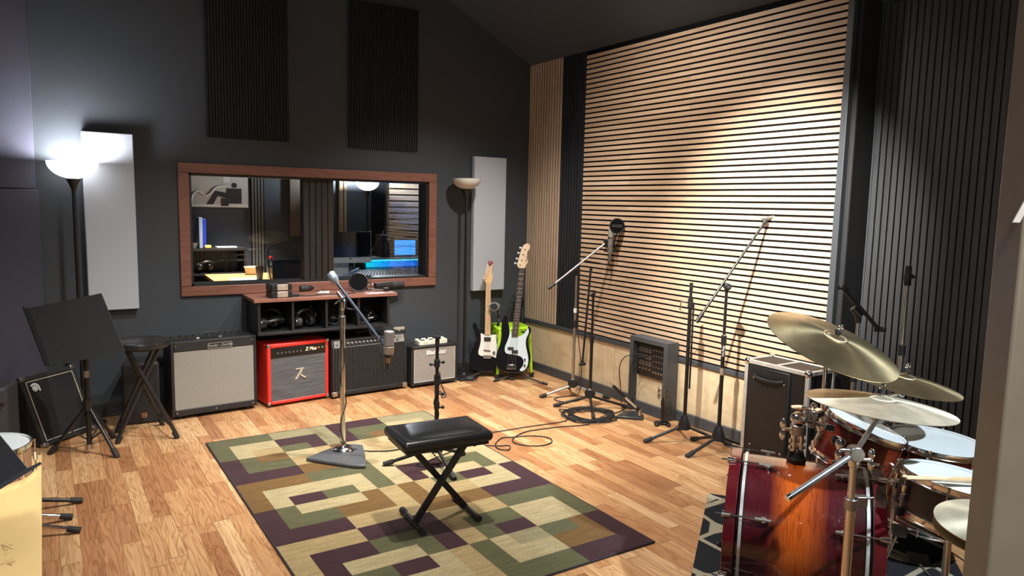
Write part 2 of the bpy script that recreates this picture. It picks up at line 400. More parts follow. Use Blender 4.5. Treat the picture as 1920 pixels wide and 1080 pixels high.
struct(MB().box(-1.0, 4.15, -1.42, -1.3, 0, 4.3).build('wall_front', WALL))
RIDGE, RZ = 1.55, 2.836+.513*(XR-1.55)
mb = MB()
zr = 2.836-.513*(4.15-XR)
mb.prism([(4.15, zr), (4.15, zr+.1), (RIDGE, RZ+.1), (-1.08, RZ+.1-.45*(RIDGE+1.08)), (-1.08, RZ-.45*(RIDGE+1.08)), (RIDGE, RZ)], -1.42, YB+.1,
         Matrix(((1, 0, 0, 0), (0, 0, 1, 0), (0, 1, 0, 0), (0, 0, 0, 1))))
struct(mb.build('ceiling', WALL2))
# baseboards
mb = MB(); mb.box(-.03, 3.83, YB-.018, YB, 0, .095); mb.box(-.03, 3.83, YB-.026, YB, 0, .02); struct(mb.build('baseboard_back', BASEB, bevel=.004))
mb = MB(); mb.box(3.845, 3.885, 2.506, YB-.03, 0, .078); struct(mb.build('baseboard_right', TRIM, bevel=.003))
struct(MB().box(4.05, 4.075, -1.3, 2.49, 0, .06).build('baseboard_alcove', BASEB))
# plywood wainscot and rail below the slats
def ply_mat():
    mt, nt, b = nodes_of('birch_plywood')
    tc = N(nt, 'ShaderNodeTexCoord'); mp = N(nt, 'ShaderNodeMapping'); mp.inputs['Scale'].default_value = (2, 2.2, 4.5); LK(nt, tc.outputs['Object'], mp.inputs[0])
    nz = N(nt, 'ShaderNodeTexNoise'); nz.inputs['Scale'].default_value = 1.6; nz.inputs['Detail'].default_value = 5; nz.inputs['Distortion'].default_value = 1.8; LK(nt, mp.outputs[0], nz.inputs['Vector'])
    LK(nt, ramp(nt, nz.outputs[0], [(.3, (.52, .40, .24)), (.5, (.62, .49, .31)), (.7, (.66, .54, .36))]), b.inputs['Base Color'])
    b.inputs['Roughness'].default_value = .5; return mt
PLY = ply_mat()
mb = MB()
for y0, y1 in ((2.548, 3.19), (3.194, 4.41), (4.414, YB-.01)): mb.box(3.866, 3.885, y0, y1, .078, .442)
struct(mb.build('trim_1', PLY))
struct(MB().box(3.852, 3.885, 2.546, YB-.005, .44, .474).build('trim_2', TRIM, bevel=.002))
mb = MB(); mb.box(3.855, 3.885, 2.506, 2.546, 0, 2.84)
struct(mb.build('trim_3', TRIM, bevel=.003))
mb = MB(); mb.box(3.885, 4.073, 2.470, 2.506, .0, 2.80); struct(mb.build('trim_4', mat('matt_black_panel', (.014, .014, .016), .7), bevel=.01))

OAK_H = slat_mat('oak_slats_horizontal', 2, .04, (.53, .375, .250), (.66, .49, .345), 1, .5)
OAK_V = slat_mat('oak_slats_vertical', 1, .04, (.50, .37, .26), (.58, .45, .33), 2, .5)
BLK_V = slat_mat('black_slats_vertical', 1, .04, (.016, .018, .022), (.022, .024, .029), 2, .5, (.7, .7, .7))
BLK_A = slat_mat('charcoal_slats_vertical', 1, .038, (.040, .042, .046), (.052, .054, .058), 2, .55, (.72, .72, .74))
FELT = mat('black_felt', (.006, .006, .007), .95, noise=300, spec=.1)
def ceil_z(x): return 2.836+.513*(XR-x) if x > RIDGE else RZ-.45*(RIDGE-x)
CZ = 2.832
# horizontal oak
T = thing('slat_panel', 'large oak panel of horizontal slats covering the right wall, lit by a warm spotlight', 'wall panel', (3.87, 3.72, .474))
MB().box(3.871, 3.884, 2.548, 4.90, .476, CZ).build('felt_backing', FELT, T)
mb = MB(); z = .486
while z < CZ-.03: mb.box(3.8635, 3.871, 2.548, 4.90, z, z+.0262); z += .04
mb.build('slats', OAK_H, T)
T = thing('slat_panel', 'black vertical slat strip between the two oak slat panels', 'wall panel', (3.87, 5.06, .474))
MB().box(3.871, 3.884, 4.90, 5.228, .476, CZ).build('felt_backing', FELT, T)
mb = MB(); y = 4.913
while y < 5.215: mb.box(3.864, 3.871, y, y+.026, .476, CZ); y += .04
mb.build('slats', BLK_V, T)
T = thing('slat_panel', 'narrow oak panel of vertical slats in the far right corner', 'wall panel', (3.87, 5.48, .474))
MB().box(3.871, 3.884, 5.228, YB-.002, .476, CZ).build('felt_backing', FELT, T)
mb = MB(); y = 5.236
while y < 5.72: mb.box(3.8655, 3.871, y, min(y+.026, 5.738), .476, CZ); y += .04
mb.build('slats', OAK_V, T)
T = thing('slat_panel', 'dark charcoal panel of vertical slats behind the drum kit', 'wall panel', (4.06, 1.7, 0))
MB().box(4.064, 4.074, .35, 2.455, .062, 2.71).build('felt_backing', FELT, T)
mb = MB(); y = .36
while y < 2.44: mb.box(4.046, 4.064, y, y+.029, .062, 2.71); y += .038
mb.build('slats', BLK_A, T)
# high black slat panels on the window wall
DK_V = mat('black_ribbed_panel', (.0035, .0045, .0080), .6, noise=200, var=.2)
for k, (x0, x1, z0, z1, lb) in enumerate(((1.03, 1.625, 1.992, 3.19, 'black ribbed acoustic panel high above the left half of the window'),
                                         (2.109, 2.715, 1.983, 3.14, 'black ribbed acoustic panel high above the right half of the window'))):
    T = thing('acoustic_panel', lb, 'acoustic panel', ((x0+x1)/2, YB-.02, z0), group='black ribbed panels over the window')
    MB().box(x0, x1, YB-.014, YB-.001, z0, z1).build('backing', FELT, T)
    mb = MB(); x = x0
    while x < x1-.005: mb.box(x, min(x+.015, x1), YB-.024, YB-.014, z0, z1); x += .0212
    mb.build('ribs', DK_V, T)
# white fabric panels
FAB = mat('white_acoustic_fabric', (.42, .45, .50), .85, noise=900, var=.05, bump=.3, sheen=.2)
for (x0, x1, z0, z1, lb) in ((.238, .546, .762, 1.975, 'white fabric acoustic panel behind the lit floor lamp'),
                             (3.250, 3.586, .762, 1.970, 'white fabric acoustic panel behind the switched-off floor lamp')):
    o = MB().box(x0, x1, YB-.066, YB-.012, z0, z1).build('acoustic_panel', FAB, bevel=.006)
    tag(o, lb, 'acoustic panel', 'white fabric panels on the window wall'); recenter(o)
# grey panels across the left corner
LAV = mat('lavender_grey_fabric', (.050, .050, .072), .85, noise=700, var=.06, bump=.2)
d = Vector((-.60, -.22, 0)).normalized(); nn = Vector((d.y, -d.x, 0)); nn = nn if nn.y < 0 else -nn
for (s0, z0, z1, lb, of) in ((0.0, 1.585, 2.95, 'upper lavender grey fabric panel across the left corner', 0.0), (0.0, .02, 1.580, 'lower lavender grey fabric panel across the left corner', .012)):
    p = Vector((-.045+of, 5.725, 0)); mb = MB()
    M = Matrix((( d.x, nn.x, 0, p.x), (d.y, nn.y, 0, p.y), (0, 0, 1, 0), (0, 0, 0, 1)))
    mb.box(0, .62, -.0, .05, z0, z1, M)
    o = mb.build('corner_panel', LAV, bevel=.004); tag(o, lb, 'acoustic panel', 'grey panels across the left corner'); recenter(o)
# door at the right edge of the view
DOORM = mat('taupe_door_laminate', (.31, .28, .22), .38, metal=.2, noise=25, var=.05)
E0 = Vector((.800, .350, 0)); dd = Vector((.80, -.60, 0)).normalized(); dn = Vector((dd.y, -dd.x, 0)); dn = -dn if dn.x > 0 else dn; E0 = E0+dn*.045
M = Matrix(((dd.x, -dn.x, 0, E0.x), (dd.y, -dn.y, 0, E0.y), (0, 0, 1, 0), (0, 0, 0, 1)))
dr = struct(MB().box(0, .80, 0, .045, .01, 2.10, M).build('door_1', DOORM, bevel=.003))
INV[dr.name] = Matrix.Identity(4)
P = ray(1919, 380); k_ = (E0-CAM).dot(dn)/P.dot(dn); LP = CAM+P*k_
mb = MB(); text_into(mb, 'A', .062, MX(Matrix((dd, Vector((0, 0, 1)), dn)).transposed(), LP+dn*.001+dd*.012), .0008)
mb.build('door_lettering', mat('white_vinyl_lettering', (.8, .8, .78), .5), dr)
mb = MB(); mb.cyl(M @ Vector((.06, -.045, 1.0)), M @ Vector((.06, .0, 1.0)), .012); mb.box(.05, .17, -.055, -.035, .99, 1.01, M); mb.build('door_handle', DCHR, dr, bevel=.003)

# ------------------------------------------------------------------ control room window
FRM = wood_mat('red_brown_frame_wood', (.155, .062, .042), (.205, .085, .058), 0, 14, .45, rings=5)
DKW = wood_mat('dark_window_wood', (.011, .008, .0065), (.020, .014, .011), 2, 14, .5, rings=4)
T = struct(thing('window_1', 'x', 'x', ((WX0+WX1)/2, YB, WZ0)))
del T['label']; del T['category']
mb = MB(); X0, X1, Z0, Z1 = .826, 2.900, .826, 1.801; w_ = .074
mb.box(X0, X1, YB-.024, YB, Z1-w_, Z1); mb.box(X0, X1, YB-.024, YB, Z0, Z0+w_); mb.box(X0, X0+w_, YB-.0239, YB, Z0+w_, Z1-w_); mb.box(X1-w_, X1, YB-.0239, YB, Z0+w_, Z1-w_)
mb.build('casing', FRM, T, bevel=.006)
mb = MB()
mb.box(WX0, WX1, YB, YB+.16, WZ0, WZ0+.03); mb.box(WX0, WX1, YB, YB+.16, WZ1-.03, WZ1); mb.box(WX0, WX0+.025, YB, YB+.16, WZ0, WZ1); mb.box(WX1-.025, WX1, YB, YB+.16, WZ0, WZ1)
mb.build('jamb', mat('black_window_jamb', (.012, .012, .013), .5), T)
mb = MB(); x = 1.745
while x < 1.985: mb.box(x, x+.046, YB+.03, YB+.12, WZ0+.02, WZ1-.02); x += .05
mb.build('mullion', DKW, T, bevel=.003)
GL = glass_mat('window_glass', (.93, .95, .96), 0, .75)
mb = MB(); mb.box(WX0+.02, 1.75, YB+.07, YB+.078, WZ0+.02, WZ1-.02); mb.build('pane', GL, T)
mb = MB(); mb.box(1.985, WX1-.02, YB+.07, YB+.078, WZ0+.02, WZ1-.02); mb.build('pane', GL, T)
# wall outlet beside the shelf
T = thing('wall_outlet', 'small beige power outlet on the dark wall right of the shelf', 'outlet', (2.557, YB, .41))
MB().box(2.507, 2.607, YB-.008, YB, .405, .475).build('cover_plate', mat('beige_plastic', (.42, .37, .29), .4), T, bevel=.003)
MB().box(2.525, 2.545, YB-.011, YB-.008, .43, .452).build('socket', BLK, T); MB().box(2.567, 2.587, YB-.011, YB-.008, .43, .452).build('socket', BLK, T)
mb = MB(); mb.box(2.560, 2.600, YB-.045, YB-.011, .424, .452); mb.build('plug', BLK, T, bevel=.004)
# ------------------------------------------------------------------ control room beyond the glass
CRW = mat('navy_grey_wall_paint', (.040, .045, .058), .6, noise=80, var=.05)
struct(MB().box(.2, 4.3, 8.5, 8.6, 0, 3.0).build('wall_control_back', CRW))
struct(MB().box(.2, .3, YB+.16, 8.5, 0, 3.0).build('wall_control_left', CRW))
struct(MB().box(4.2, 4.3, YB+.16, 8.5, 0, 3.0).build('wall_control_right', CRW))
struct(MB().box(.2, 4.3, YB+.16, 8.6, 2.6, 2.7).build('ceiling_control', CRW))
YC = 8.5; SC = YC/7.4
def cw(x, z): return x*SC, 1.55+(z-1.55)*SC       # scale the back wall measurements to its distance
def cbox(mb, x0, x1, z0, z1, y0, y1):
    a = cw(x0, z0); b_ = cw(x1, z1); mb.box(a[0], b_[0], y0, y1, a[1], b_[1]); return mb
# poster: plain generic stand-in in greys
T = thing('wall_poster', 'black and white poster on the control room wall, top left in the window', 'poster', (cw(1.42, 1.46)[0], YC-.02, cw(1.42, 1.46)[1]))
cbox(MB(), 1.150, 1.692, 1.463, 1.760, YC-.02, YC-.001).build('poster_sheet', mat('grey_poster_print', (.50, .49, .47), .5, noise=4, var=.12), T)
mb = MB(); y0, y1 = YC-.0215, YC-.02
cbox(mb, 1.155, 1.690, 1.467, 1.492, y0, y1); cbox(mb, 1.46, 1.52, 1.70, 1.758, y0, y1); mb.build('pale_shapes', mat('pale_poster_ink', (.70, .69, .66), .5), T)
mb = MB(); cbox(mb, 1.49, 1.63, 1.50, 1.645, y0-.001, y1-.0005); cbox(mb, 1.44, 1.51, 1.475, 1.55, y0-.002, y1-.001)
a = cw(1.33, 1.49); p_ = [cw(*q) for q in ((1.31, 1.49), (1.37, 1.49), (1.41, 1.57), (1.50, 1.55), (1.50, 1.60), (1.39, 1.62))]
mb.prism([(q[0], q[1]) for q in p_], 0, .001, Matrix(((1, 0, 0, 0), (0, 0, -1, y0-.0005), (0, 1, 0, 0), (0, 0, 0, 1))))
c_ = cw(1.565, 1.675); mb.cyl((c_[0], y0-.001, c_[1]), (c_[0], y0, c_[1]), .028)
mb.build('dark_shapes', mat('dark_poster_ink', (.03, .03, .032), .5), T)
mb = MB(); mb.tube(smooth_path([(*[cw(x, z)[0]], y0-.004, cw(x, z)[1]) for x, z in ((1.175, 1.50), (1.19, 1.58), (1.24, 1.61), (1.30, 1.575), (1.35, 1.60), (1.40, 1.655), (1.50, 1.67))]), .006, 6)
mb.build('pale_curve', mat('pale_poster_line', (.85, .84, .80), .5), T)
# shelving
BSH = mat('black_shelf_board', (.012, .012, .015), .5)
T = thing('shelving_unit', 'dark shelving unit with cubbies under the poster in the control room', 'shelf', (1.6, 8.35, 0))
mb = MB()
for z in (1.02, .755, .40): mb.box(1.18, 1.84, 8.15, 8.49, z-.025, z)
mb.build('shelf_board', BSH, T)
MB().box(1.18, 1.84, 8.475, 8.49, 0, 1.0).build('back_panel', BSH, T)
mb = MB(); mb.box(1.18, 1.205, 8.15, 8.48, 0, 1.0); mb.box(1.815, 1.84, 8.15, 8.48, 0, 1.0); mb.build('side_panel', BSH, T)
def onshelf(px, Y=8.25): 
    return on(px, 461, 1, Y).x
o = MB(); x = onshelf(371); o.box(x, x+.035, 8.16, 8.36, 1.021, 1.345); o = o.build('file_box', mat('pale_blue_board', (.24, .30, .42), .5), bevel=.004); tag(o, 'pale blue grey magazine file on the control room shelf', 'magazine file'); recenter(o)
o = MB(); x = onshelf(378); o.box(x, x+.035, 8.17, 8.36, 1.021, 1.33); o = o.build('binder', mat('royal_blue_binder', (.012, .035, .33), .4), bevel=.004); tag(o, 'royal blue binder standing on the control room shelf', 'binder'); recenter(o)
T = thing('bowl', 'small white bowl at the left end of the control room shelf', 'bowl', (onshelf(364), 8.24, 1.021))
MB().lathe([(0, 0), (.035, 0), (.05, .05), (.053, .052), (.048, .052), (.034, .006), (0, .006)], Mof(T), 20).build('bowl_body', WHT, T)
o = MB(); x = onshelf(381); o.box(x, x+.065, 8.16, 8.20, 1.021, 1.055); o = o.build('sponge', mat('yellow_foam', (.72, .45, .10), .8), bevel=.006); tag(o, 'small yellow block in front of the blue binder', 'sponge'); recenter(o)
for px, w_, lb in ((405, .09, 'flat white packet on the shelf, left one'), (421, .12, 'flat white packet on the shelf, right one')):
    o = MB(); x = onshelf(px); o.box(x, x+w_, 8.2, 8.3, 1.021, 1.035); o = o.build('packet', WHT, bevel=.003); tag(o, lb, 'packet', 'white packets on the shelf'); recenter(o)
def headphones(c, r, tilt, yaw_, label, group, s=1.0):
    M = Matrix.Translation(Vector(c)) @ Matrix.Rotation(yaw_, 4, 'Z') @ Matrix.Rotation(tilt, 4, 'X')
    T = thing('headphones', label, 'headphones', group=group, M=M)
    mb = MB(); pts = [M @ Vector((r*math.cos(a), 0, r*1.05*math.sin(a))) for a in [PI*i/16 for i in range(17)]]
    mb.tube(pts, .006*s, 6); mb.tube([M @ Vector((r*1.04*math.cos(a), 0, r*1.09*math.sin(a))) for a in [PI*.2+PI*.6*i/10 for i in range(11)]], .012*s, 8)
    mb.build('headband', BLK, T)
    for sg in (-1, 1):
        mb = MB(); p = M @ Vector((sg*r, 0, -.012*s)); q = M @ Vector((sg*(r-.028*s), 0, -.012*s)); mb.cyl(p, q, .040*s, .043*s, 18)
        e = mb.build('ear_cup', mat('dark_satin_plastic', (.03, .03, .033), .25), T, bevel=.004)
        mb = MB(); mb.torus(M @ Vector((sg*(r-.034*s), 0, -.012*s)), M.to_3x3() @ Vector((1, 0, 0)), .030*s, .012*s, 18, 8); mb.build('ear_pad', mat('black_leatherette', (.02, .02, .02), .35), e)
        mb = MB(); mb.torus(M @ Vector((sg*(r+.0015), 0, -.012*s)), M.to_3x3() @ Vector((1, 0, 0)), .026*s, .0025*s, 18, 6); mb.build('trim_ring', DCHR, e)
    return T
headphones((1.42, 8.2, .83), .08, .9, .3, 'black headphones in the control room cubby', None)
# table with things on it
TABW = wood_mat('pine_table_top', (.50, .27, .09), (.66, .40, .16), 0, 9, .4, rings=4)
T = thing('side_table', 'light wooden table seen through the left window pane', 'table', (1.9, 7.5, 0))
mb = MB(); mb.prism([(1.345, 6.95), (1.98, 6.95), (2.15, 8.10), (1.405, 8.13)], .715, .75); mb.build('table_top', TABW, T, bevel=.003)
for x, y in ((1.40, 7.05), (1.92, 7.05), (2.06, 8.0), (1.46, 8.03)): MB().cyl((x, y, 0), (x, y, .715), .02).build('leg', BLKM, T)
T = thing('paper_sheet', 'white sheet of paper lying on the wooden table', 'paper', (1.64, 7.45, .7505))
MB().prism([(1.50, 7.36), (1.76, 7.30), (1.80, 7.56), (1.56, 7.62)], .7505, .7515).build('sheet', mat('white_paper', (.75, .74, .72), .7), T)
c0 = fl(473, 514.5, .75)
T = thing('takeaway_bowl', 'round pale paper bowl on the wooden table', 'bowl', c0)
MB().lathe([(0, .002), (.062, .002), (.078, .075), (.084, .078), (.084, .084), (.078, .084), (.060, .008), (0, .008)], Mof(T), 28).build('bowl_body', mat('kraft_paper', (.60, .50, .38), .6), T)
MB().lathe([(.079, .078), (.087, .078), (.087, .083), (.079, .083)], Mof(T), 28, closed=True).build('rim', mat('pale_rim', (.72, .66, .55), .5), T)
c0 = fl(487, 524, .75)
T = thing('tumbler', 'black tumbler between the bowl and the bottle', 'cup', c0)
MB().lathe([(0, 0), (.029, 0), (.040, .132), (.037, .132), (.027, .006), (0, .006)], Mof(T), 24).build('cup_body', mat('black_tumbler', (.012, .012, .013), .3), T)
c0 = fl(508, 522, .75)
T = thing('drink_bottle', 'clear plastic drink bottle with red cap and yellow drink', 'bottle', c0)
MB().lathe([(0, 0), (.031, 0), (.034, .01), (.033, .12), (.034, .14), (.030, .165), (.015, .19), (.014, .205), (.013, .205), (.013, .19), (.028, .163), (.031, .12), (.031, .012), (0, .004)], Mof(T), 24).build('bottle_body', glass_mat('clear_plastic', (.88, .92, .90), .12, 4.0), T)
MB().lathe([(0, .005), (.030, .006), (.0305, .055), (0, .055)], Mof(T), 20).build('drink', mat('yellow_drink', (.62, .62, .05), .3), T)
MB().lathe([(.0345, .06), (.0347, .115), (.034, .115), (.034, .06)], Mof(T), 24, closed=True).build('label_band', mat('dark_label', (.16, .17, .12), .4), T)
MB().lathe([(0, .203), (.017, .200), (.017, .225), (0, .226)], Mof(T), 20).build('cap', mat('red_cap', (.62, .05, .03), .35), T)
# chair behind the table
T = thing('office_chair', 'dark mesh-back office chair beside the wooden table', 'chair', (1.86, 6.65, 0))
Mc = Matrix.Translation((1.86, 6.65, 0)); GRM = mat('grey_chair_frame', (.11, .12, .14), .4)
mb = MB(); fr = smooth_path([Mc @ Vector(p) for p in ((-.13, 0, .72), (-.15, .03, .85), (-.165, .05, 1.0), (-.15, .06, 1.10), (-.06, .07, 1.135), (.10, .07, 1.14), (.19, .05, 1.08), (.20, .04, .95), (.17, 0, .72))]); mb.tube(fr, .006, 6); mb.build('back_frame', GRM, T)
mb = MB(); mb.box(-.13, .17, .02, .035, .74, 1.0, Mc); mb.build('backrest', mat('chair_mesh', (.022, .025, .035), .8), T, bevel=.01)
MB().box(-.2, .16, -.25, .05, .46, .53, Mc).build('seat', mat('chair_seat', (.02, .02, .025), .8), T, bevel=.02)
MB().cyl(Mc @ Vector((0, -.1, .08)), Mc @ Vector((0, -.1, .46)), .03).build('post', BLKM, T)
for k in range(5):
    a = 2*PI*k/5; MB().cyl(Mc @ Vector((0, -.1, .09)), Mc @ Vector((.28*math.cos(a), -.1+.28*math.sin(a), .04)), .02, .012).build('leg', BLKM, T)
# charcoal slat strip right of the poster and pale door beyond
T = thing('slat_panel', 'grey vertical slat panel right of the poster, behind the glass', 'wall panel', (2.03, 8.45, .3))
mb = MB(); x = 1.98
while x < 2.10: mb.box(x, x+.022, 8.47, 8.49, .3, 2.5); x += .034
mb.build('slats', mat('grey_slat_paint', (.09, .085, .08), .6), T)
MB().box(1.97, 2.12, 8.49, 8.499, .3, 2.5).build('backing', FELT, T)
T = thing('fabric_strip', 'tall brown fabric panel at the right of the left pane', 'acoustic panel', (2.47, 8.45, 1.1))
MB().box(2.40, 2.56, 8.45, 8.49, 1.13, 2.2).build('fabric', mat('brown_fabric', (.10, .075, .06), .8), T, bevel=.004)
T = thing('reflection_strip', 'pale warm strip standing in for a reflection at the left of the right pane', 'acoustic panel', (2.98, 8.45, .9))  # warm reflection in the glass, built as a strip on the back wall
mb = MB(); mb.box(2.985, 3.03, 8.44, 8.49, .9, 2.3); mb.box(3.04, 3.075, 8.44, 8.49, .9, 2.3); mb.build('fabric', mat('beige_reflection', (.26, .19, .12), .8), T, bevel=.004)
# iMac-like computer
T = thing('desktop_computer', 'silver all-in-one desktop computer with dark screen behind the glass', 'computer', (2.42, 6.6, .82))
ALU = mat('brushed_aluminium', (.62, .62, .63), .4, .1)
P = on(693, 483, 1, 6.6); xr = P.x; zl = 1.262
mb = MB(); mb.box(2.06, xr+.015, 6.60, 6.625, 1.020, zl); mb.build('screen_glass', mat('black_screen', (.010, .009, .010), .12), T, bevel=.004)
mb = MB(); mb.box(2.06, xr+.015, 6.598, 6.63, .965, 1.020); mb.build('chin', ALU, T, bevel=.003)
mb = MB(); mb.box(xr+.010, xr+.017, 6.598, 6.64, 1.02, zl+.004); mb.build('edge', ALU, T, bevel=.002)
mb = MB(); lx = on(657, 485, 1, 6.597); 
for dx, dz, rr in ((-.003, 0, .006), (.003, 0, .006)): mb.cyl((lx.x+dx, 6.595, lx.z+dz), (lx.x+dx, 6.598, lx.z+dz), rr)
mb.cyl((lx.x+.002, 6.595, lx.z+.008), (lx.x+.002, 6.598, lx.z+.008), .002); mb.build('logo', BLK, T)
mb = MB(); mb.box(2.28, 2.46, 6.62, 6.78, .822, .83); mb.box(2.30, 2.44, 6.66, 6.67, .83, .98); mb.build('stand', ALU, T)
# desk and console
T = thing('studio_desk', 'dark control desk under the console and monitors', 'desk', (3.0, 7.0, 0))
MB().prism([(2.10, 6.02), (3.85, 6.02), (3.85, 7.8), (2.45, 7.8), (2.10, 6.9)], .78, .82).build('desk_top', mat('dark_desk', (.03, .028, .028), .45), T)
for x, y in ((2.2, 6.1), (3.75, 6.1), (3.75, 7.7), (2.6, 7.7)): MB().box(x-.03, x+.03, y-.03, y+.03, 0, .78).build('leg', BLKM, T)
T = thing('mixing_console', 'wide mixing console covered in small pale knobs', 'mixing console', (2.8, 6.45, .82))
CON = mat('console_panel', (.055, .065, .085), .4)
A_, B_, C_, D_ = Vector((2.13, 6.12, .835)), Vector((3.55, 6.12, .835)), Vector((3.42, 6.78, .880)), Vector((2.56, 6.72, .880))
mb = MB(); mb.add([A_, B_, C_, D_, A_-Vector((0, 0, .014)), B_-Vector((0, 0, .014)), Vector((C_.x, C_.y, .821)), Vector((D_.x, D_.y, .821))], [(0, 1, 2, 3), (7, 6, 5, 4), (0, 4, 5, 1), (1, 5, 6, 2), (2, 6, 7, 3), (3, 7, 4, 0)])
mb.build('console_body', CON, T)
up_ = (B_-A_).cross(D_-A_).normalized(); mb = MB(); mb2 = MB()
for i in range(34):
    for j in range(10):
        u, v = (i+.5)/34, (j+.5)/10
        p = (A_.lerp(B_, u)).lerp(D_.lerp(C_, u), v)
        (mb if (i*7+j*3) % 5 else mb2).cyl(p, p+up_*.012, .0065, .005, 6)
o1 = mb.build('knobs', mat('pale_knobs', (.38, .42, .50), .4), T); o1['kind'] = 'stuff'
o2 = mb2.build('white_knobs', mat('white_knobs', (.7, .72, .75), .4), T); o2['kind'] = 'stuff'
mb = MB(); mb.tube([D_+up_*.01, D_.lerp(A_, -.02)+up_*.02, (A_+Vector((-.01, 0, .03)))], .008, 6); mb.build('side_rail', ALU, T)
# LED lit monitor bridge
T = thing('monitor_bridge', 'white-edged bridge shelf with blue and green light strip beneath', 'shelf', (3.3, 7.5, .82))
MB().box(2.86, 3.78, 7.34, 7.66, .925, .945).build('bridge_top', mat('white_bridge', (.70, .68, .70), .4), T, bevel=.003)
MB().box(2.86, 3.78, 7.63, 7.65, .821, .925).build('back_board', mat('pale_back_board', (.55, .6, .62), .5), T)
mb = MB(); mb.box(2.87, 2.89, 7.36, 7.62, .821, .925); mb.box(3.75, 3.77, 7.36, 7.62, .821, .925); mb.build('side', BSH, T)
mb = MB()
for i in range(34): x = 2.88+i*.026; mb.box(x, x+.009, 7.338, 7.343, .914, .922)
s_ = mb.build('light_strip', emit_mat('green_led', (.10, 1.0, .45), 3.5), T); s_['kind'] = 'stuff'
def monitor(x0, x1, z0, z1, y, tilt, label, em, txt=None):
    T = thing('monitor', label, 'monitor', ((x0+x1)/2, y, z0-.03), group=None)
    mb = MB(); mb.box(x0-.012, x1+.012, y, y+.03, z0-.016, z1+.012); mb.build('bezel', BLK, T, bevel=.003)
    mb = MB(); mb.box(x0, x1, y-.0015, y, z0, z1); sc_ = mb.build('screen', em, T)
    mb = MB(); mb.box((x0+x1)/2-.06, (x0+x1)/2+.06, y-.02, y+.09, .9455, .952); mb.box((x0+x1)/2-.02, (x0+x1)/2+.02, y+.03, y+.045, .95, z0+.05); mb.build('stand', BLKM, T)
    if txt:
        mb = MB(); text_into(mb, txt, .040, MX(Matrix((Vector((1, 0, 0)), Vector((0, 0, 1)), Vector((0, -1, 0)))).transposed(), ((x0+x1)/2, y-.0022, z0+(z1-z0)*.58)), .0002); mb.build('screen_text', mat('navy_text', (.01, .06, .25), .6), sc_)
    return T
BL = emit_mat('blue_screen', (.05, .36, .95), 1.0); BL2 = emit_mat('pale_blue_screen', (.16, .34, .85), .9)
a = on(737, 484, 1, 7.45); b_ = on(779, 450, 1, 7.45)
monitor(a.x+.0, b_.x, .965, b_.z+.0, 7.45, 0, 'bright blue monitor with company name on its screen', BL, 'AUDIOWORKS')
a2 = on(783, 484, 1, 7.45)
monitor(a2.x+.012, a2.x+.30, .965, b_.z-.005, 7.45, 0, 'blue monitor cut off by the right edge of the window', BL2)
T = thing('studio_monitor', 'black studio speaker left of the blue monitor, behind the glass', 'speaker', (3.09, 7.45, .9455))
a = on(717, 441, 1, 7.40); b_ = on(735, 480, 1, 7.40)
MB().box(a.x, b_.x+.03, 7.40, 7.60, .9455, a.z).build('cabinet', mat('speaker_vinyl', (.02, .02, .022), .5), T, bevel=.004)
cx = (a.x+b_.x+.03)/2
mb = MB(); mb.lathe([(0, .002), (.018, .004), (.052, -.012), (.060, 0), (.060, .003), (.050, .001)], MX(frame_from((0, -1, 0)), (cx, 7.399, 1.05)), 24); mb.build('woofer', mat('woofer_cone', (.05, .05, .052), .4), T)
mb = MB(); mb.lathe([(0, .006), (.012, .004), (.022, -.004), (.028, .002)], MX(frame_from((0, -1, 0)), (cx, 7.399, 1.15)), 20); mb.build('tweeter', mat('woofer_cone', (.05, .05, .052), .4), T)
# lit lamp in the control room + slats lit behind it
def torchiere(c, h, R, label, shade_m, base_r=.13, group=None):
    T = thing('floor_lamp', label, 'lamp', (c[0], c[1], 0), group=group); x, y = c; M = Mof(T)
    MB().lathe([(0, 0), (base_r, 0), (base_r, .012), (base_r*.85, .022), (.03, .034), (.016, .05), (0, .05)], M, 32).build('base', BLKM, T)
    MB().cyl((x, y, .04), (x, y, h-R*.8-.07), .0125, n=12).build('pole', BLKM, T)
    MB().lathe([(0, 0), (.013, 0), (.016, .02), (.030, .055), (.045, .085), (.0, .085)], M @ Matrix.Translation((0, 0, h-R*.74-.085)), 24).build('cup', BLKM, T)
    prof = [(.03, 0)]+[(R*math.sin(a), R*.74*(1-math.cos(a))) for a in [PI/2*i/10 for i in range(2, 11)]]
    prof += [(r-.004, z+.0) for r, z in reversed(prof[1:])]+[(.0, .006)]
    MB().lathe([(0, -.001)]+prof, M @ Matrix.Translation((0, 0, h-R*.74)), 40).build('lamp_shade', shade_m, T)
    return T
LIT = mat('lit_glass_shade', (.9, .9, .88), .4, emit=(.97, .98, 1.0), es=4.6, var=.02)
OFFS = mat('white_glass_shade', (.62, .60, .56), .35, var=.02)
torchiere((3.20, 8.10), 1.775, .135, 'lit torchiere lamp in the control room behind the glass', LIT)
T = thing('slat_panel', 'oak slat panel lit by the lamp inside the control room', 'wall panel', (3.9, 8.4, 1.0))
mb = MB(); z = .9
while z < 2.3: mb.box(3.62, 4.19, 8.44, 8.455, z, z+.055); z += .075
mb.build('slats', mat('oak_slat_veneer', (.50, .38, .24), .5), T)
MB().box(3.62, 4.19, 8.455, 8.49, .88, 2.32).build('backing', FELT, T)
T = thing('black_wall_panel', 'tall black panel behind the lit lamp in the control room', 'acoustic panel', (3.5, 8.4, .9))
MB().box(3.40, 3.60, 8.42, 8.49, .95, 2.4).build('fabric', FELT, T, bevel=.004)
# floor lamps in the live room
torchiere((.178, 5.569), 1.765, .148, 'lit torchiere floor lamp in the left corner, glowing white', LIT)
torchiere((3.112, 5.572), 1.765, .126, 'switched-off torchiere floor lamp with white bowl beside the guitars', OFFS)
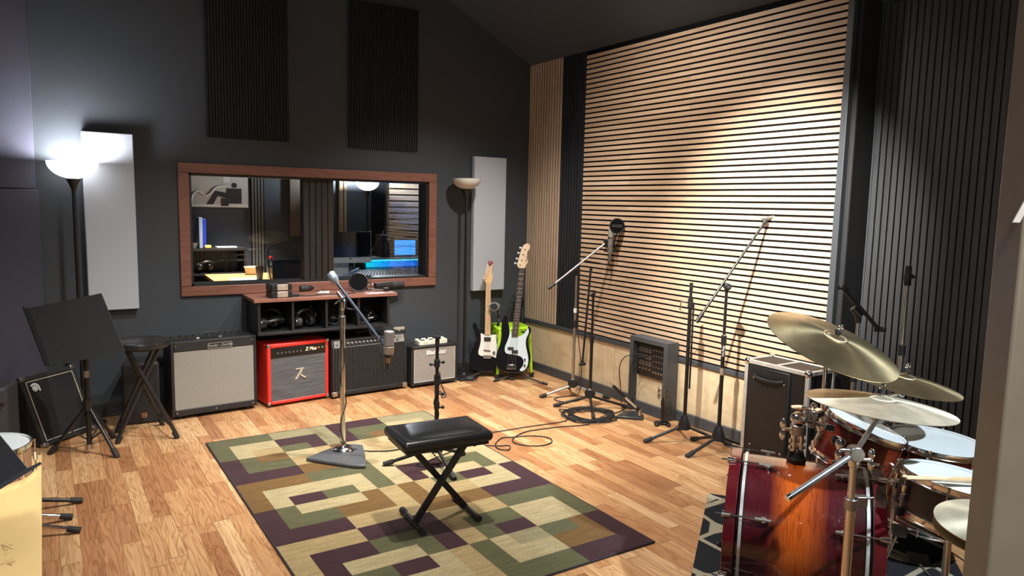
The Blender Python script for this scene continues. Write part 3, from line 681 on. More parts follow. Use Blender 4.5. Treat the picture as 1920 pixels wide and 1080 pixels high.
# ------------------------------------------------------------------ amplifiers along the back wall
def amp_frame(p0, p1):
    p0 = Vector(p0); p1 = Vector(p1); a = math.atan2(p1.y-p0.y, p1.x-p0.x); return Matrix.Translation(p0) @ Matrix.Rotation(a, 4, 'Z'), (p1-p0).length
UPR = Matrix(((1, 0, 0), (0, 0, -1), (0, 1, 0)))            # text standing upright facing -y
def txt_up(mb, s, size, M, x, y, z, **k): text_into(mb, s, size, M @ MX(UPR, (x, y, z)), **k)
SILG = stripe_mat('silver_grille_cloth', 0, .0055, (.20, .19, .17), (.36, .345, .31))
SCREW = mat('steel_screw', (.7, .7, .7), .3, 1.0)
# big black combo with silver grille
M, W = amp_frame((.698, 5.385, 0), (1.283, 5.433, 0)); H, Dp = .555, .235
T = thing('guitar_amplifier', 'large black combo amplifier with wide silver grille cloth, leftmost of the combos', 'amplifier', M=M)
mb = MB(); f = .022
mb.box(0, W, .012, Dp, .025, H, M); mb.box(0, f, 0, .012, .025, H, M); mb.box(W-f, W, 0, .012, .025, H, M); mb.box(f, W-f, 0, .012, .025, .072, M); mb.box(f, W-f, 0, .012, H-.072, H, M)
mb.build('cabinet', TOLEX, T, bevel=.006)
MB().box(f, W-f, .004, .012, .072, H-.072, M).build('grille', SILG, T)
mb = MB(); mb.box(W*.42, W*.70, -.002, .001, H-.066, H-.028, M); n_ = mb.build('name_plate', BLK, T, bevel=.002)
mb = MB(); 
for a_ in ((W*.42, W*.70, H-.0665, H-.064), (W*.42, W*.70, H-.030, H-.0275), (W*.42, W*.424, H-.066, H-.028), (W*.696, W*.70, H-.066, H-.028)): mb.box(a_[0], a_[1], -.0035, -.002, a_[2], a_[3], M)
txt_up(mb, 'Fender - DeVille', .026, M, W*.56, -.0025, H-.047, shear=.3); mb.build('name_lettering', mat('silver_lettering', (.62, .62, .60), .35, .5), n_)
mb = MB()
for x, z in ((.03, H-.03), (W-.03, H-.03), (.03, .05), (W*.5, .05), (W-.03, .05)): mb.cyl(M @ Vector((x, -.002, z)), M @ Vector((x, .001, z)), .005, n=8)
for x in (.03, W*.25, W*.78, W*.84, W-.04): mb.cyl(M @ Vector((x, .10, H)), M @ Vector((x, .10, H+.002)), .004, n=8)
mb.build('screws', SCREW, T)
mb = MB(); mb.tube(smooth_path([M @ Vector(p) for p in ((W*.33, .06, H+.004), (W*.36, .06, H+.025), (W*.46, .06, H+.043), (W*.56, .06, H+.025), (W*.59, .06, H+.004))]), .006, 8); h_ = mb.build('handle', BLK, T)
mb = MB()
for x in (W*.33, W*.59): mb.box(x-.012, x+.012, .05, .07, H, H+.010, M)
mb.build('handle_end', SCREW, h_, bevel=.002)
mb = MB(); mb.box(.05, W-.05, .135, .20, H, H+.002, M); cp = mb.build('control_panel', mat('black_control_panel', (.03, .03, .03), .3), T)
for i in range(10):
    MB().cyl(M @ Vector((.10+i*.045, .165, H+.002)), M @ Vector((.10+i*.045, .165, H+.016)), .008, .006, 10).build('knob', BLK, cp)
for x in (.06, W-.06):
    for y in (.04, Dp-.04): MB().cyl(M @ Vector((x, y, 0)), M @ Vector((x, y, .026)), .016).build('foot', RUB, T)
# red combo
M, W = amp_frame((1.352, 5.395, 0), (1.836, 5.458, 0)); H, Dp = .478, .235
RED = mat('red_tolex', (.72, .030, .022), .5, noise=500, var=.1, bump=.3)
T = thing('guitar_amplifier', 'bright red combo amplifier with dark streaked grille under the shelf', 'amplifier', M=M)
mb = MB(); f = .026
mb.box(0, W, .014, Dp, .02, H, M); mb.box(0, f, 0, .014, .02, H, M); mb.box(W-f, W, 0, .014, .02, H, M); mb.box(f, W-f, 0, .014, .02, .045, M); mb.box(f, W-f, 0, .014, H-.028, H, M)
mb.build('cabinet', RED, T, bevel=.008)
GRS = stripe_mat('grey_streaked_grille', 2, .012, (.060, .062, .068), (.150, .153, .162), noise=(5, 5, 60), duty=.5)
MB().box(f, W-f, .006, .014, .045, H-.105, M).build('grille', GRS, T)
cp = MB().box(f, W-f, .004, .014, H-.105, H-.028, M).build('control_panel', mat('gloss_black_panel', (.008, .008, .009), .2), T)
mb = MB(); txt_up(mb, 'Z Plus', .036, M, W*.70, .003, H-.062, shear=.25, bold=.0008); mb.build('panel_lettering', mat('ivory_print', (.75, .70, .55), .4), cp)
for i in range(7): MB().cyl(M @ Vector((W*.16+i*W*.062, -.008, H-.070)), M @ Vector((W*.16+i*W*.062, .004, H-.070)), .006, .008, 10).build('knob', mat('dark_knob', (.10, .10, .10), .3), cp)
for i, c_ in enumerate((('red_jewel', (.6, .15, .10)), ('green_jewel', (.15, .35, .12)), ('amber_jewel', (.35, .22, .10)))):
    MB().cyl(M @ Vector((W*.83+i*.030, -.004, H-.058)), M @ Vector((W*.83+i*.030, .004, H-.058)), .008, n=10).build('jack', mat(c_[0], c_[1], .3, .4), cp)
mb = MB(); cx, cz = W*.51, H*.50
for q in (((-.035, .034), (.038, .040), (.034, .030), (-.030, .026)), ((.012, .032), (.034, .036), (-.022, -.046), (-.040, -.05)), ((-.012, -.004), (.006, .004), (.022, -.020), (.008, -.022)), ((.008, -.022), (.020, -.018), (.052, -.038), (.040, -.046))):
    mb.prism([(cx+a, cz+b) for a, b in q], -.006, .0, M @ MX(UPR, (0, 0, 0)) @ Matrix.Diagonal((1, 1, -1, 1)) if False else M @ Matrix(((1, 0, 0, 0), (0, 0, 1, .006), (0, 1, 0, 0), (0, 0, 0, 1))))
mb.build('logo', mat('polished_logo', (.85, .85, .85), .2, .8), T)
for x, z in ((0, H), (W, H), (0, .02), (W, .02)):
    sx = 1 if x == 0 else -1; sz = -1 if z == H else 1
    MB().box(min(x-.002*sx, x+sx*.022), max(x-.002*sx, x+sx*.022), -.003, .022, min(z-.002*sz, z+sz*.022), max(z-.002*sz, z+sz*.022), M).build('corner_protector', DCHR, T, bevel=.003)
mb = MB(); mb.tube(smooth_path([M @ Vector(p) for p in ((W*.3, .11, H+.004), (W*.4, .11, H+.016), (W*.6, .11, H+.016), (W*.7, .11, H+.004))]), .008, 8); mb.build('handle', BLK, T)
for x in (.05, W-.05):
    for y in (.04, Dp-.04): MB().cyl(M @ Vector((x, y, 0)), M @ Vector((x, y, .021)), .016).build('foot', RUB, T)
# wide black combo with ribbed grille
M, W = amp_frame((1.852, 5.412, 0), (2.505, 5.46, 0)); H, Dp = .470, .24
T = thing('guitar_amplifier', 'wide black combo amplifier with ribbed black grille and silver control strip', 'amplifier', M=M)
f = .020; ms = M @ Matrix(((0, 1, 0, 0), (0, 0, 1, 0), (1, 0, 0, 0), (0, 0, 0, 1)))
mb = MB(); mb.box(0, W, .012, Dp, .02, H-.07, M); mb.prism([(.012, H-.07), (Dp, H-.07), (Dp, H), (.035, H)], 0, W, M @ Matrix(((0, 0, 1, 0), (1, 0, 0, 0), (0, 1, 0, 0), (0, 0, 0, 1))))
mb.box(0, f, 0, .012, .02, H-.07, M); mb.box(W-f, W, 0, .012, .02, H-.07, M); mb.box(f, W-f, 0, .012, .02, .055, M); mb.build('cabinet', TOLEX, T, bevel=.005)
RIBG = stripe_mat('black_ribbed_grille', 0, .016, (.008, .008, .008), (.032, .032, .031), noise=(120, 120, 60))
MB().box(f, W-f, .004, .012, .055, H-.075, M).build('grille', RIBG, T)
Mp = M @ Matrix.Translation((0, .0105, H-.072)) @ Matrix.Rotation(-math.atan2(.024, .068), 4, 'X')
cp = MB().box(f, W-f, -.0035, .001, .004, .064, Mp).build('control_panel', mat('silver_control_panel', (.30, .30, .29), .35, .5), T)
mb = MB(); mb.box(f+.05, W-f-.135, -.005, -.0035, .008, .060, Mp); mb.build('black_strip', BLK, cp)
for i in range(13): MB().cyl(Mp @ Vector((f+.080+i*.033, -.020, .034)), Mp @ Vector((f+.080+i*.033, -.005, .034)), .0085, .011, 10).build('knob', mat('panel_knob', (.16, .16, .16), .3), cp)
mb = MB(); mb.cyl(Mp @ Vector((f+.024, -.010, .034)), Mp @ Vector((f+.024, -.003, .034)), .011); mb.build('input_jack', DCHR, cp)
mb = MB(); txt_up(mb, 'FM 212', .026, Mp, W-f-.065, -.0042, .044, bold=.0008); txt_up(mb, 'DSP', .018, Mp, W-f-.065, -.0042, .020, bold=.0008); mb.build('panel_lettering', mat('black_print', (.02, .02, .02), .4), cp)
for x in (0, W):
    sx = 1 if x == 0 else -1
    MB().box(min(x-.002*sx, x+sx*.04), max(x-.002*sx, x+sx*.04), -.003, .03, .018, .055, M).build('corner_protector', DCHR, T, bevel=.003)
mb = MB(); mb.tube(smooth_path([M @ Vector(p) for p in ((W*.38, .12, H+.004), (W*.44, .12, H+.022), (W*.56, .12, H+.022), (W*.62, .12, H+.004))]), .009, 8); mb.build('handle', BLK, T)
for x in (.05, W-.05):
    for y in (.04, Dp-.04): MB().cyl(M @ Vector((x, y, 0)), M @ Vector((x, y, .021)), .016).build('foot', RUB, T)
# small combo
M, W = amp_frame((2.534, 5.427, 0), (2.974, 5.444, 0)); H, Dp = .352, .21; MBS = M
T = thing('guitar_amplifier', 'small black combo amplifier with grey grille carrying a white pedal, rightmost combo', 'amplifier', M=M)
mb = MB(); f = .022
mb.box(0, W, .012, Dp, .02, H, M); mb.box(0, f, 0, .012, .02, H, M); mb.box(W-f, W, 0, .012, .02, H, M); mb.box(f, W-f, 0, .012, .02, .045, M); mb.box(f, W-f, 0, .012, H-.026, H, M)
mb.build('cabinet', TOLEX, T, bevel=.006)
MB().box(f, W-f, .006, .012, .045, H-.026, M).build('grille', mat('grey_weave_grille', (.27, .255, .235), .85, noise=420, var=.4, bump=.4), T)
mb = MB(); q = .004
for a_ in ((f, W-f, H-.030, H-.026), (f, W-f, .045, .049), (f, f+q, .049, H-.030), (W-f-q, W-f, .049, H-.030)): mb.box(a_[0], a_[1], .003, .007, a_[2], a_[3], M)
mb.build('piping', mat('white_piping', (.55, .54, .50), .5), T)
mb = MB(); txt_up(mb, 'Blackstar', .052, M, W*.53, .002, H-.062, bold=.0014); mb.build('logo_lettering', mat('white_logo', (.85, .85, .83), .4), T)
mb = MB(); 
for x in (0, W):
    sx = 1 if x == 0 else -1
    for z0 in (.018, H-.022): MB().box(min(x-.002*sx, x+sx*.024), max(x-.002*sx, x+sx*.024), -.003, .022, z0, z0+.024, M).build('corner_protector', mat('black_corner', (.02, .02, .02), .25), T, bevel=.003)
for x in (.05, W-.05):
    for y in (.04, Dp-.04): MB().cyl(M @ Vector((x, y, 0)), M @ Vector((x, y, .021)), .016).build('foot', RUB, T)
# white pedal on it
T = thing('effects_pedal', 'long cream white effects pedal lying on the small grey-grille amplifier', 'effects pedal', M=M @ Matrix.Translation((W*.50, .075, H)))
Mq = Mof(T)
mb = MB(); mb.prism([(-.045, 0), (.045, 0), (.045, .046), (-.045, .036)], -.135, .135, Mq @ Matrix(((0, 0, 1, 0), (1, 0, 0, 0), (0, 1, 0, 0), (0, 0, 0, 1)))); mb.build('enclosure', mat('cream_enamel', (.66, .66, .54), .35), T, bevel=.003)
for i in range(4): MB().cyl(Mq @ Vector((-.10+i*.065, .015, .040)), Mq @ Vector((-.10+i*.065, .015, .053)), .011, .009, 12).build('knob', BLK, T)
for i in range(3): MB().box(-.11+i*.08, -.075+i*.08, -.03, -.005, .036, .043, Mq).build('footswitch', BLK, T, bevel=.002)
mb = MB(); a = Mq @ Vector((-.137, 0, .02)); mb.tube(smooth_path([a, a+Vector((-.05, .02, .02)), a+Vector((-.14, .12, .06)), a+Vector((-.23, .16, .05)), Vector((2.59, YB-.035, .445))]), .0045, 6)
tag(mb.build('patch_cable', RUB), 'short black cable running from the white pedal to the wall outlet', 'cable')
# leaning bass combo at the left
u = Vector((math.cos(.755), math.sin(.755), 0)).normalized(); n_ = Vector((u.y, -u.x, 0)); th = .373
upv = Vector((0, 0, math.cos(th))) - n_*math.sin(th); nv = (u.cross(upv)).normalized()   # facing out
O = Vector((-.050, 5.152, .012)); W, H, Dp = .398, .448, .22
M = MX(Matrix((u, -nv, upv)).transposed(), O)
T = thing('bass_amplifier', 'black bass combo amplifier tilted back with pale piping, leaning in the left corner', 'amplifier', M=M)
mb = MB(); f = .022; mb.prism([(.010, 0), (Dp, 0), (.13, H), (.010, H)], 0, W, M @ Matrix(((0, 0, 1, 0), (1, 0, 0, 0), (0, 1, 0, 0), (0, 0, 0, 1)))); mb.box(0, f, 0, .01, 0, H, M); mb.box(W-f, W, 0, .01, 0, H, M); mb.box(f, W-f, 0, .01, 0, .025, M); mb.box(f, W-f, 0, .01, H-.03, H, M); mb.build('cabinet', TOLEX, T, bevel=.006)
MB().box(f, W-f, .004, .010, .025, H-.03, M).build('grille', mat('black_grille_cloth', (.008, .008, .009), .9, noise=400, var=.3), T)
mb = MB(); q = .0035
for a_ in ((f+.004, W-f-.004, H-.038, H-.038+q), (f+.004, W-f-.004, .030, .030+q), (f+.004, f+.004+q, .030, H-.036), (W-f-.004-q, W-f-.004, .030, H-.036)): mb.box(a_[0], a_[1], .000, .005, a_[2], a_[3], M)
mb.build('piping', mat('pale_piping', (.62, .60, .48), .5), T)
mb = MB(); c_ = M @ Vector((.075, .002, H-.085)); ax = -nv
Fq = MX(Matrix((u, upv, nv)).transposed(), M @ Vector((.075, .0015, H-.085)))
mb.lathe([(0, 0), (.009, 0), (.009, .002), (0, .002)], Fq, 16)
mb.lathe([(.013, 0), (.019, 0), (.019, .002), (.013, .002)], Fq, 20, closed=True)
arc = [(.024, .030)]; pts = [(.024*math.cos(a), .024*math.sin(a)) for a in [PI*.78-PI*.9*i/12 for i in range(13)]]+[(.033*math.cos(a), .033*math.sin(a)) for a in [-PI*.12+PI*.9*i/12 for i in range(13)]]
for i in range(12): mb.prism([pts[i], pts[i+1], pts[24-i], pts[25-i]], 0, .002, Fq)
mb.box(.024, .033, -.022, -.006, 0, .002, Fq); mb.build('logo', mat('silver_logo', (.66, .66, .66), .3), T)
for x, z in ((0, H), (W, H), (0, 0), (W, 0)):
    sx = 1 if x == 0 else -1; sz = -1 if z == H else 1
    MB().box(min(x-.003*sx, x+sx*.03), max(x-.003*sx, x+sx*.03), -.004, .03, min(z-.003*sz, z+sz*.024), max(z-.003*sz, z+sz*.024), M).build('corner_protector', DCHR, T, bevel=.003)
mb = MB(); mb.box(W*.35, W*.52, .05, .07, H, H+.008, M); mb.build('handle', BRASS, T, bevel=.003)
MB().box(.02, W-.02, Dp-.02, Dp, -.075, .0, M).build('tilt_leg', BLKM, T)
# small black powered speaker behind the stool
M, W = amp_frame((.398, 5.43, 0), (.628, 5.405, 0)); H, Dp = .425, .22
T = thing('powered_speaker', 'black floor speaker with round orange letter badge behind the folding stool', 'speaker', M=M)
mb = MB(); mb.prism([(.0, 0), (W, 0), (W-.03, Dp), (.03, Dp)], .0, H, M); mb.build('cabinet', mat('matt_black_cabinet', (.014, .014, .015), .6), T, bevel=.012)
MB().box(.012, W-.012, -.004, .0, .014, H-.014, M).build('grille', mat('black_metal_grille', (.010, .010, .011), .5, noise=500, var=.4), T, bevel=.003)
Fq = M @ MX(UPR, (W*.56, -.005, .062)); mb = MB(); mb.lathe([(.0145, 0), (.018, 0), (.018, .002), (.0145, .002)], Fq, 24, closed=True); mb.box(-.008, -.0045, -.009, .009, 0, .002, Fq); mb.box(.0045, .008, -.009, .009, 0, .002, Fq); mb.box(-.006, .006, -.002, .002, 0, .002, Fq); mb.build('badge', mat('copper_badge', (.55, .24, .12), .4), T)
# moulded PA speaker at the far left with a stand pole
P = fl(30, 842); Mx_ = Matrix.Translation((-.345, 4.86, 0)) @ Matrix.Rotation(math.radians(-14), 4, 'Z')
T = thing('powered_speaker', 'dark moulded plastic loudspeaker at the far left edge', 'speaker', M=Mx_)
PAM = mat('dark_moulded_plastic', (.030, .031, .034), .5, noise=350, var=.15, bump=.3)
mb = MB(); mb.prism([(-.17, -.15), (.11, -.15), (.165, -.09), (.165, .10), (.13, .13), (-.17, .13)], .0, .50, Mx_); mb.build('cabinet', PAM, T, bevel=.018, segs=3)
mb = MB()
for i in range(5): mb.box(.055, .12, -.156, -.149, .16+i*.022, .168+i*.022, Mx_)
mb.build('vents', BLK, T)
mb = MB(); mb.tube(smooth_path([Mx_ @ Vector(p) for p in ((.06, -.155, .42), (.09, -.175, .45), (.13, -.17, .45), (.16, -.12, .42))]), .012, 8); mb.build('handle', PAM, T)
T = thing('speaker_pole', 'thin dark upright pole with clamp rising behind the far left loudspeaker', 'stand', (-.285, 4.66, 0)); p = Vector((-.285, 4.66, 0))
MB().cyl(p+Vector((0, 0, .0)), p+Vector((0, 0, .86)), .013).build('pole', BLKM, T); MB().cyl(p+Vector((0, 0, .50)), p+Vector((0, 0, .57)), .024).build('collar', BLK, T); MB().cyl(p, p+Vector((0, 0, .015)), .09, .08, 24).build('base', BLKM, T)

# ------------------------------------------------------------------ shelf above the amplifiers
T = thing('wall_shelf', 'black four-cubby wall shelf with brown wooden top below the window', 'shelf', (1.80, YB, .55))
SX0, SX1, SY0, SZ0, SZ1 = 1.285, 2.315, 5.385, .553, .800
TOPW = wood_mat('red_brown_shelf_wood', (.19, .080, .055), (.245, .108, .075), 0, 12, .4, rings=5)
MB().box(1.255, 2.375, 5.365, YB-.002, SZ1, .826).build('shelf_top', TOPW, T, bevel=.003)
mb = MB(); CB = mat('black_shelf_laminate', (.015, .015, .017), .4)
mb.box(SX0, SX1, SY0, YB-.004, SZ0, SZ0+.02); mb.box(SX0, SX1, YB-.014, YB-.004, SZ0+.02, SZ1); mb.box(SX0, SX0+.02, SY0, YB-.014, SZ0+.02, SZ1); mb.box(SX1-.02, SX1, SY0, YB-.014, SZ0+.02, SZ1)
mb.build('box', CB, T, bevel=.002)
cw_ = (SX1-SX0)/4
for i in (1, 2, 3): MB().box(SX0+cw_*i-.009, SX0+cw_*i+.009, SY0+.004, YB-.014, SZ0+.02, SZ1).build('divider', CB, T)
zs = SZ0+.02
headphones((SX0+cw_*.42, 5.50, zs+.058), .078, 1.25, .5, 'black headphones lying in the leftmost cubby, front pair', 'headphones in the shelf cubbies')
headphones((SX0+cw_*.62, 5.60, zs+.075), .078, .55, -.5, 'black headphones propped at the back of the leftmost cubby', 'headphones in the shelf cubbies')
headphones((SX0+cw_*1.45, 5.50, zs+.062), .080, .25, .35, 'black headphones with shiny ear cup in the second cubby', 'headphones in the shelf cubbies')
headphones((SX0+cw_*1.62, 5.62, zs+.095), .078, .1, -.9, 'black headphones at the back of the second cubby', 'headphones in the shelf cubbies')
random.seed(3)
def cable_pile(cx, cy, r, n, label, z0):
    T = thing('cable_bundle', label, 'cables', (cx, cy, z0))
    for k in range(n):
        ph = random.uniform(0, 6); rr = r*random.uniform(.45, 1); ox, oy = random.uniform(-.02, .02), random.uniform(-.02, .02); th = random.uniform(-.5, .5)
        pts = []
        tx = random.uniform(-1.1, 1.1); ty = random.uniform(-1.0, 1.0); sq = random.uniform(.5, 1); sp_ = random.uniform(4.0, 6.0)
        for i in range(15):
            a = ph+i/14*sp_; lx, ly = rr*math.cos(a), rr*sq*math.sin(a); pts.append((cx+ox+lx*math.cos(ty*.5), cy+oy+ly*math.cos(tx), z0+.006+rr*.45*(1+math.sin(tx)*math.sin(a)*sq*.9+math.sin(ty)*.3*math.cos(a))+.006*k*math.sin(a*2.3+k)))
        zm_ = min(q[2] for q in pts); pts = [(q[0], q[1], q[2]-zm_+z0+.006+.004*k) for q in pts]
        mb = MB(); mb.tube(smooth_path(pts, 3), .0042, 6)
        e = pts[-1]; c_ = mb.build('cable', RUB, T)
        q = Vector(e); dv = (Vector(pts[-1])-Vector(pts[-2])).normalized(); dv.z = max(dv.z, 0)
        MB().cyl(q, q+dv*.04, .008, .007, 10).build('connector', DCHR, c_)
    return T
cable_pile(SX0+cw_*2.45, 5.53, .085, 7, 'tangle of black cables with metal plugs in the third cubby', zs)
cable_pile(SX0+cw_*3.45, 5.53, .09, 8, 'tangle of black cables in the rightmost cubby', zs)
# things on the shelf top
zt = .826
for k in range(2):
    T = thing('interface_box', ('lower' if k == 0 else 'upper')+' of two stacked small boxes with copper fronts on the shelf', 'audio device', (1.455, 5.45, zt+k*.052), math.radians(8), 'stacked copper-fronted boxes')
    Mq = Mof(T)
    MB().box(-.075, .075, -.058, .058, .003, .049, Mq).build('case', mat('dark_device_case', (.03, .03, .032), .4), T, bevel=.003)
    MB().box(-.035, .048, -.0615, -.055, .004, .048, Mq).build('front_panel', mat('satin_copper', (.62, .50, .42), .35, .6), T, bevel=.003)
    mb = MB()
    for s_ in (-1, 1): mb.box(-.078, -.036, -.062, -.05, .002, .050, Mq) if s_ < 0 else mb.box(.049, .078, -.062, -.05, .002, .050, Mq)
    mb.build('end_cap', BLK, T, bevel=.003)
    mb = MB()
    for j in range(3): mb.cyl(Mq @ Vector((-.080, -.03+j*.03, .026)), Mq @ Vector((-.075, -.03+j*.03, .026)), .009)
    mb.build('side_sockets', BLK, T)
def lying_mic(p0, p1, r, label, group, m_=None):
    T = thing('microphone', label, 'microphone', (Vector(p0)+Vector(p1))/2 - Vector((0, 0, r)), group=group); p0 = Vector(p0); p1 = Vector(p1); d_ = (p1-p0).normalized(); L = (p1-p0).length
    MB().cyl(p0+d_*L*.42, p1, r, r*.96, 18).build('body', m_ or BLK, T, bevel=.003)
    MB().cyl(p0, p0+d_*L*.42, r*.92, r, 18).build('grille', mat('dark_mesh_grille', (.03, .03, .032), .5, noise=700, var=.5, bump=.5), T, bevel=.006)
    return T
a = fl(563, 541, zt+.026); b_ = fl(596, 538, zt+.026); lying_mic(a, b_, .026, 'stubby dark microphone lying on the shelf top left of the mic boom', None)
a = fl(700, 536, zt+.03); b_ = fl(733, 527, zt+.03); a.y = 5.60; b_.y = 5.66; a.z = b_.z = zt+.031; lying_mic(b_, a, .028, 'dark foam-covered microphone lying at the right of the shelf top', None)
T = thing('pop_filter', 'round black pop filter resting upright on the shelf top', 'pop filter', (2.12, 5.52, zt))
c_ = Vector((2.115, 5.55, zt+.075)); ax = Vector((-.35, -1, .25)).normalized()
mb = MB(); mb.torus(c_, ax, .073, .005, 36, 8); mb.build('hoop', BLK, T)
mb = MB(); mb.cyl(c_-ax*.002, c_+ax*.002, .071, n=36); mb.build('mesh', mat('black_nylon_mesh', (.006, .006, .007), .9, noise=600, spec=.05), T)
mb = MB(); mb.tube(smooth_path([c_+Vector((.05, 0, -.055)), (2.20, 5.52, zt+.02), (2.28, 5.50, zt+.012), (2.33, 5.50, zt+.012)]), .005, 6); mb.box(2.315, 2.355, 5.485, 5.515, zt, zt+.025); mb.build('gooseneck', BLKM, T)
T = thing('shock_mount', 'metal shock mount lying on the shelf top right of centre', 'shock mount', (2.205, 5.57, zt)); c_ = Vector((2.215, 5.585, zt+.036))
for dx in (-.02, .02): mb = MB(); mb.torus(c_+Vector((dx, 0, 0)), (1, .3, .1), .033, .0028, 24, 6); mb.build('ring', DCHR, T)
mb = MB()
for k in range(5):
    a_ = 2*PI*k/5; mb.tube([c_+Vector((-.02, .033*math.cos(a_), .033*math.sin(a_))), c_+Vector((.02, .033*math.cos(a_+.9), .033*math.sin(a_+.9)))], .002, 5)
mb.build('elastic', RUB, T)
T = thing('microphone_clip', 'small metal microphone clips and plugs lying on the shelf beside the stubby microphone', 'microphone clip', (1.79, 5.50, zt))
mb = MB(); mb.cyl((1.765, 5.50, zt+.010), (1.85, 5.475, zt+.010), .009); mb.build('barrel', DCHR, T); mb = MB(); mb.cyl((1.80, 5.56, zt+.012), (1.87, 5.54, zt+.012), .007); mb.cyl((1.825, 5.55, zt+.005), (1.825, 5.55, zt+.045), .005); mb.build('clip', DCHR, T)
mb = MB(); mb.tube(smooth_path([(1.52, 5.47, zt+.01), (1.56, 5.46, zt+.008), (1.60, 5.45, zt+.006), (1.66, 5.42, zt+.005), (1.74, 5.43, zt+.005), (1.82, 5.46, zt+.006), (1.88, 5.42, zt+.005), (1.97, 5.42, zt+.005), (2.05, 5.46, zt+.005)]), .0035, 6)
tag(mb.build('loose_cable', RUB), 'thin black cable trailing along the front of the shelf top', 'cable')
mb = MB(); mb.box(1.535, 1.60, 5.42, 5.47, zt, zt+.022); tag(mb.build('power_adapter', BLK, bevel=.005), 'black power adapter beside the copper-fronted boxes', 'power adapter')

# ------------------------------------------------------------------ folding stool
fe = [fl(220, 832, 0), fl(333, 822, 0), fl(219, 811, 0), fl(305, 797, 0)]; ctr = Vector((.492, 5.075, 0)); zs_ = .625
T = thing('folding_stool', 'black round folding stool beside the big silver-grille amplifier', 'stool', ctr)
STL = mat('black_powder_coat', (.016, .016, .018), .35)
MB().lathe([(0, -.030), (.140, -.030), (.160, -.018), (.165, .0), (.160, .016), (.145, .024), (0, .026)], Matrix.Translation(ctr+Vector((0, 0, zs_))), 40).build('seat', mat('black_vinyl', (.018, .018, .019), .3, noise=200, var=.1), T)
ax_ = Vector((1, .06, 0)).normalized(); ay = Vector((-ax_.y, ax_.x, 0)); g_ = []
for k, (sx, sy, f_) in enumerate(((1, -1, fe[0]), (-1, -1, fe[1]), (1, 1, fe[2]), (-1, 1, fe[3]))):
    top = ctr+ax_*(.085*sx)+ay*(.075*sy*(.9 if k < 2 else .8))+Vector((0, 0, zs_-.032)); bot = Vector(f_)+Vector((0, 0, .015))
    l_ = MB().cyl(bot, top, .0125).build('leg', STL, T); MB().cyl(Vector(f_), Vector(f_)+(top-bot).normalized()*.05, .015).build('foot', RUB, l_); g_.append((bot, top))
for a, b_ in ((0, 2), (1, 3)): MB().cyl(g_[a][0].lerp(g_[a][1], .12), g_[b_][0].lerp(g_[b_][1], .12), .008).build('crossbar', STL, T)
MB().cyl(g_[0][1], g_[2][1], .009).build('crossbar', STL, T); MB().cyl(g_[1][1], g_[3][1], .009).build('crossbar', STL, T)

# ------------------------------------------------------------------ stands, generic tripod
def tripod(T, hub, feet, r_leg, m_leg, foot_len=.05, brace=None, r_foot=None):
    for f_ in feet:
        d_ = (Vector(f_)-Vector(hub)); e = Vector(f_)+Vector((0, 0, r_leg)); l_ = MB().cyl(Vector(hub), e, r_leg*.95, r_leg, 12).build('leg', m_leg, T)
        dd_ = (e-Vector(hub)).normalized(); MB().cyl(e-dd_*foot_len, e+dd_*.01, (r_foot or r_leg*1.45), n=12).build('foot_cap', RUB, l_)
def third(hub, f1, f2, r):
    h = Vector((hub[0], hub[1], 0)); a1 = math.atan2(f1.y-h.y, f1.x-h.x); a2 = math.atan2(f2.y-h.y, f2.x-h.x)
    d_ = (a2-a1) % (2*PI)
    am = a1+d_/2 if d_ > PI else a1+d_/2+PI
    return h+Vector((math.cos(am), math.sin(am), 0))*r
# music stand with tilted desk
hub = Vector((.178, 4.93, 0)); f1 = fl(219, 858); f2 = fl(213, 822); f3 = fl(95, 852)
T = thing('music_stand', 'black music stand with a solid desk twisted at an angle, at the left', 'music stand', hub)
hb = hub+Vector((0, 0, .30)); lo = hub+Vector((0, 0, .03))
tripod(T, hb, (f1, f2, f3), .011, BLKM)
MB().cyl(lo, hub+Vector((0, 0, .76)), .0145).build('pole', BLKM, T)
MB().cyl(hb-Vector((0, 0, .03)), hb+Vector((0, 0, .035)), .026).build('hub', BLK, T); MB().cyl(lo, lo+Vector((0, 0, .03)), .02).build('end_cap', DCHR, T)
for f_ in (f1, f2, f3): MB().cyl(hub+Vector((0, 0, .08)), hb.lerp(f_, .5), .005).build('brace', BLKM, T)
MB().cyl(hub+Vector((0, 0, .47)), hub+Vector((0, 0, .51)), .0155).build('sticker', mat('tan_sticker', (.25, .19, .14), .5), T)
tl, tr, br, bl = (at(hub, *p) for p in ((58, 577), (193, 549), (243, 634), (122, 678)))
hb_ = -HEAD; tl += HEAD*-.02; tr += HEAD*-.02; bl += HEAD*-.13; br = tr+(bl-tl)
nrm = (tr-tl).cross(bl-tl).normalized(); nrm = nrm if nrm.dot(HEAD) < 0 else -nrm
mb = MB(); q = [tl, tr, br, bl]; mb.add([p-nrm*.0 for p in q]+[p-nrm*.006 for p in q], [(0, 1, 2, 3), (7, 6, 5, 4), (0, 4, 5, 1), (1, 5, 6, 2), (2, 6, 7, 3), (3, 7, 4, 0)]); dk = mb.build('desk', mat('black_desk_plate', (.032, .033, .036), .5), T)
lip = (tl-tr).normalized()*.006; mb = MB(); q = [tl, bl, bl+nrm*.045, tl+nrm*.045]; mb.add([p for p in q]+[p+lip for p in q], [(0, 1, 2, 3), (7, 6, 5, 4), (0, 4, 5, 1), (1, 5, 6, 2), (2, 6, 7, 3), (3, 7, 4, 0)]); mb.build('ledge', BLKM, dk)
cm_ = (tl+tr+br+bl)/4; MB().cyl(hub+Vector((0, 0, .74)), cm_-nrm*.012, .012).build('neck', BLKM, T); MB().box(-.05, .05, -.03, .03, -.016, -.006, MX(frame_from(nrm, tr-tl), cm_)).build('bracket', BLKM, T)

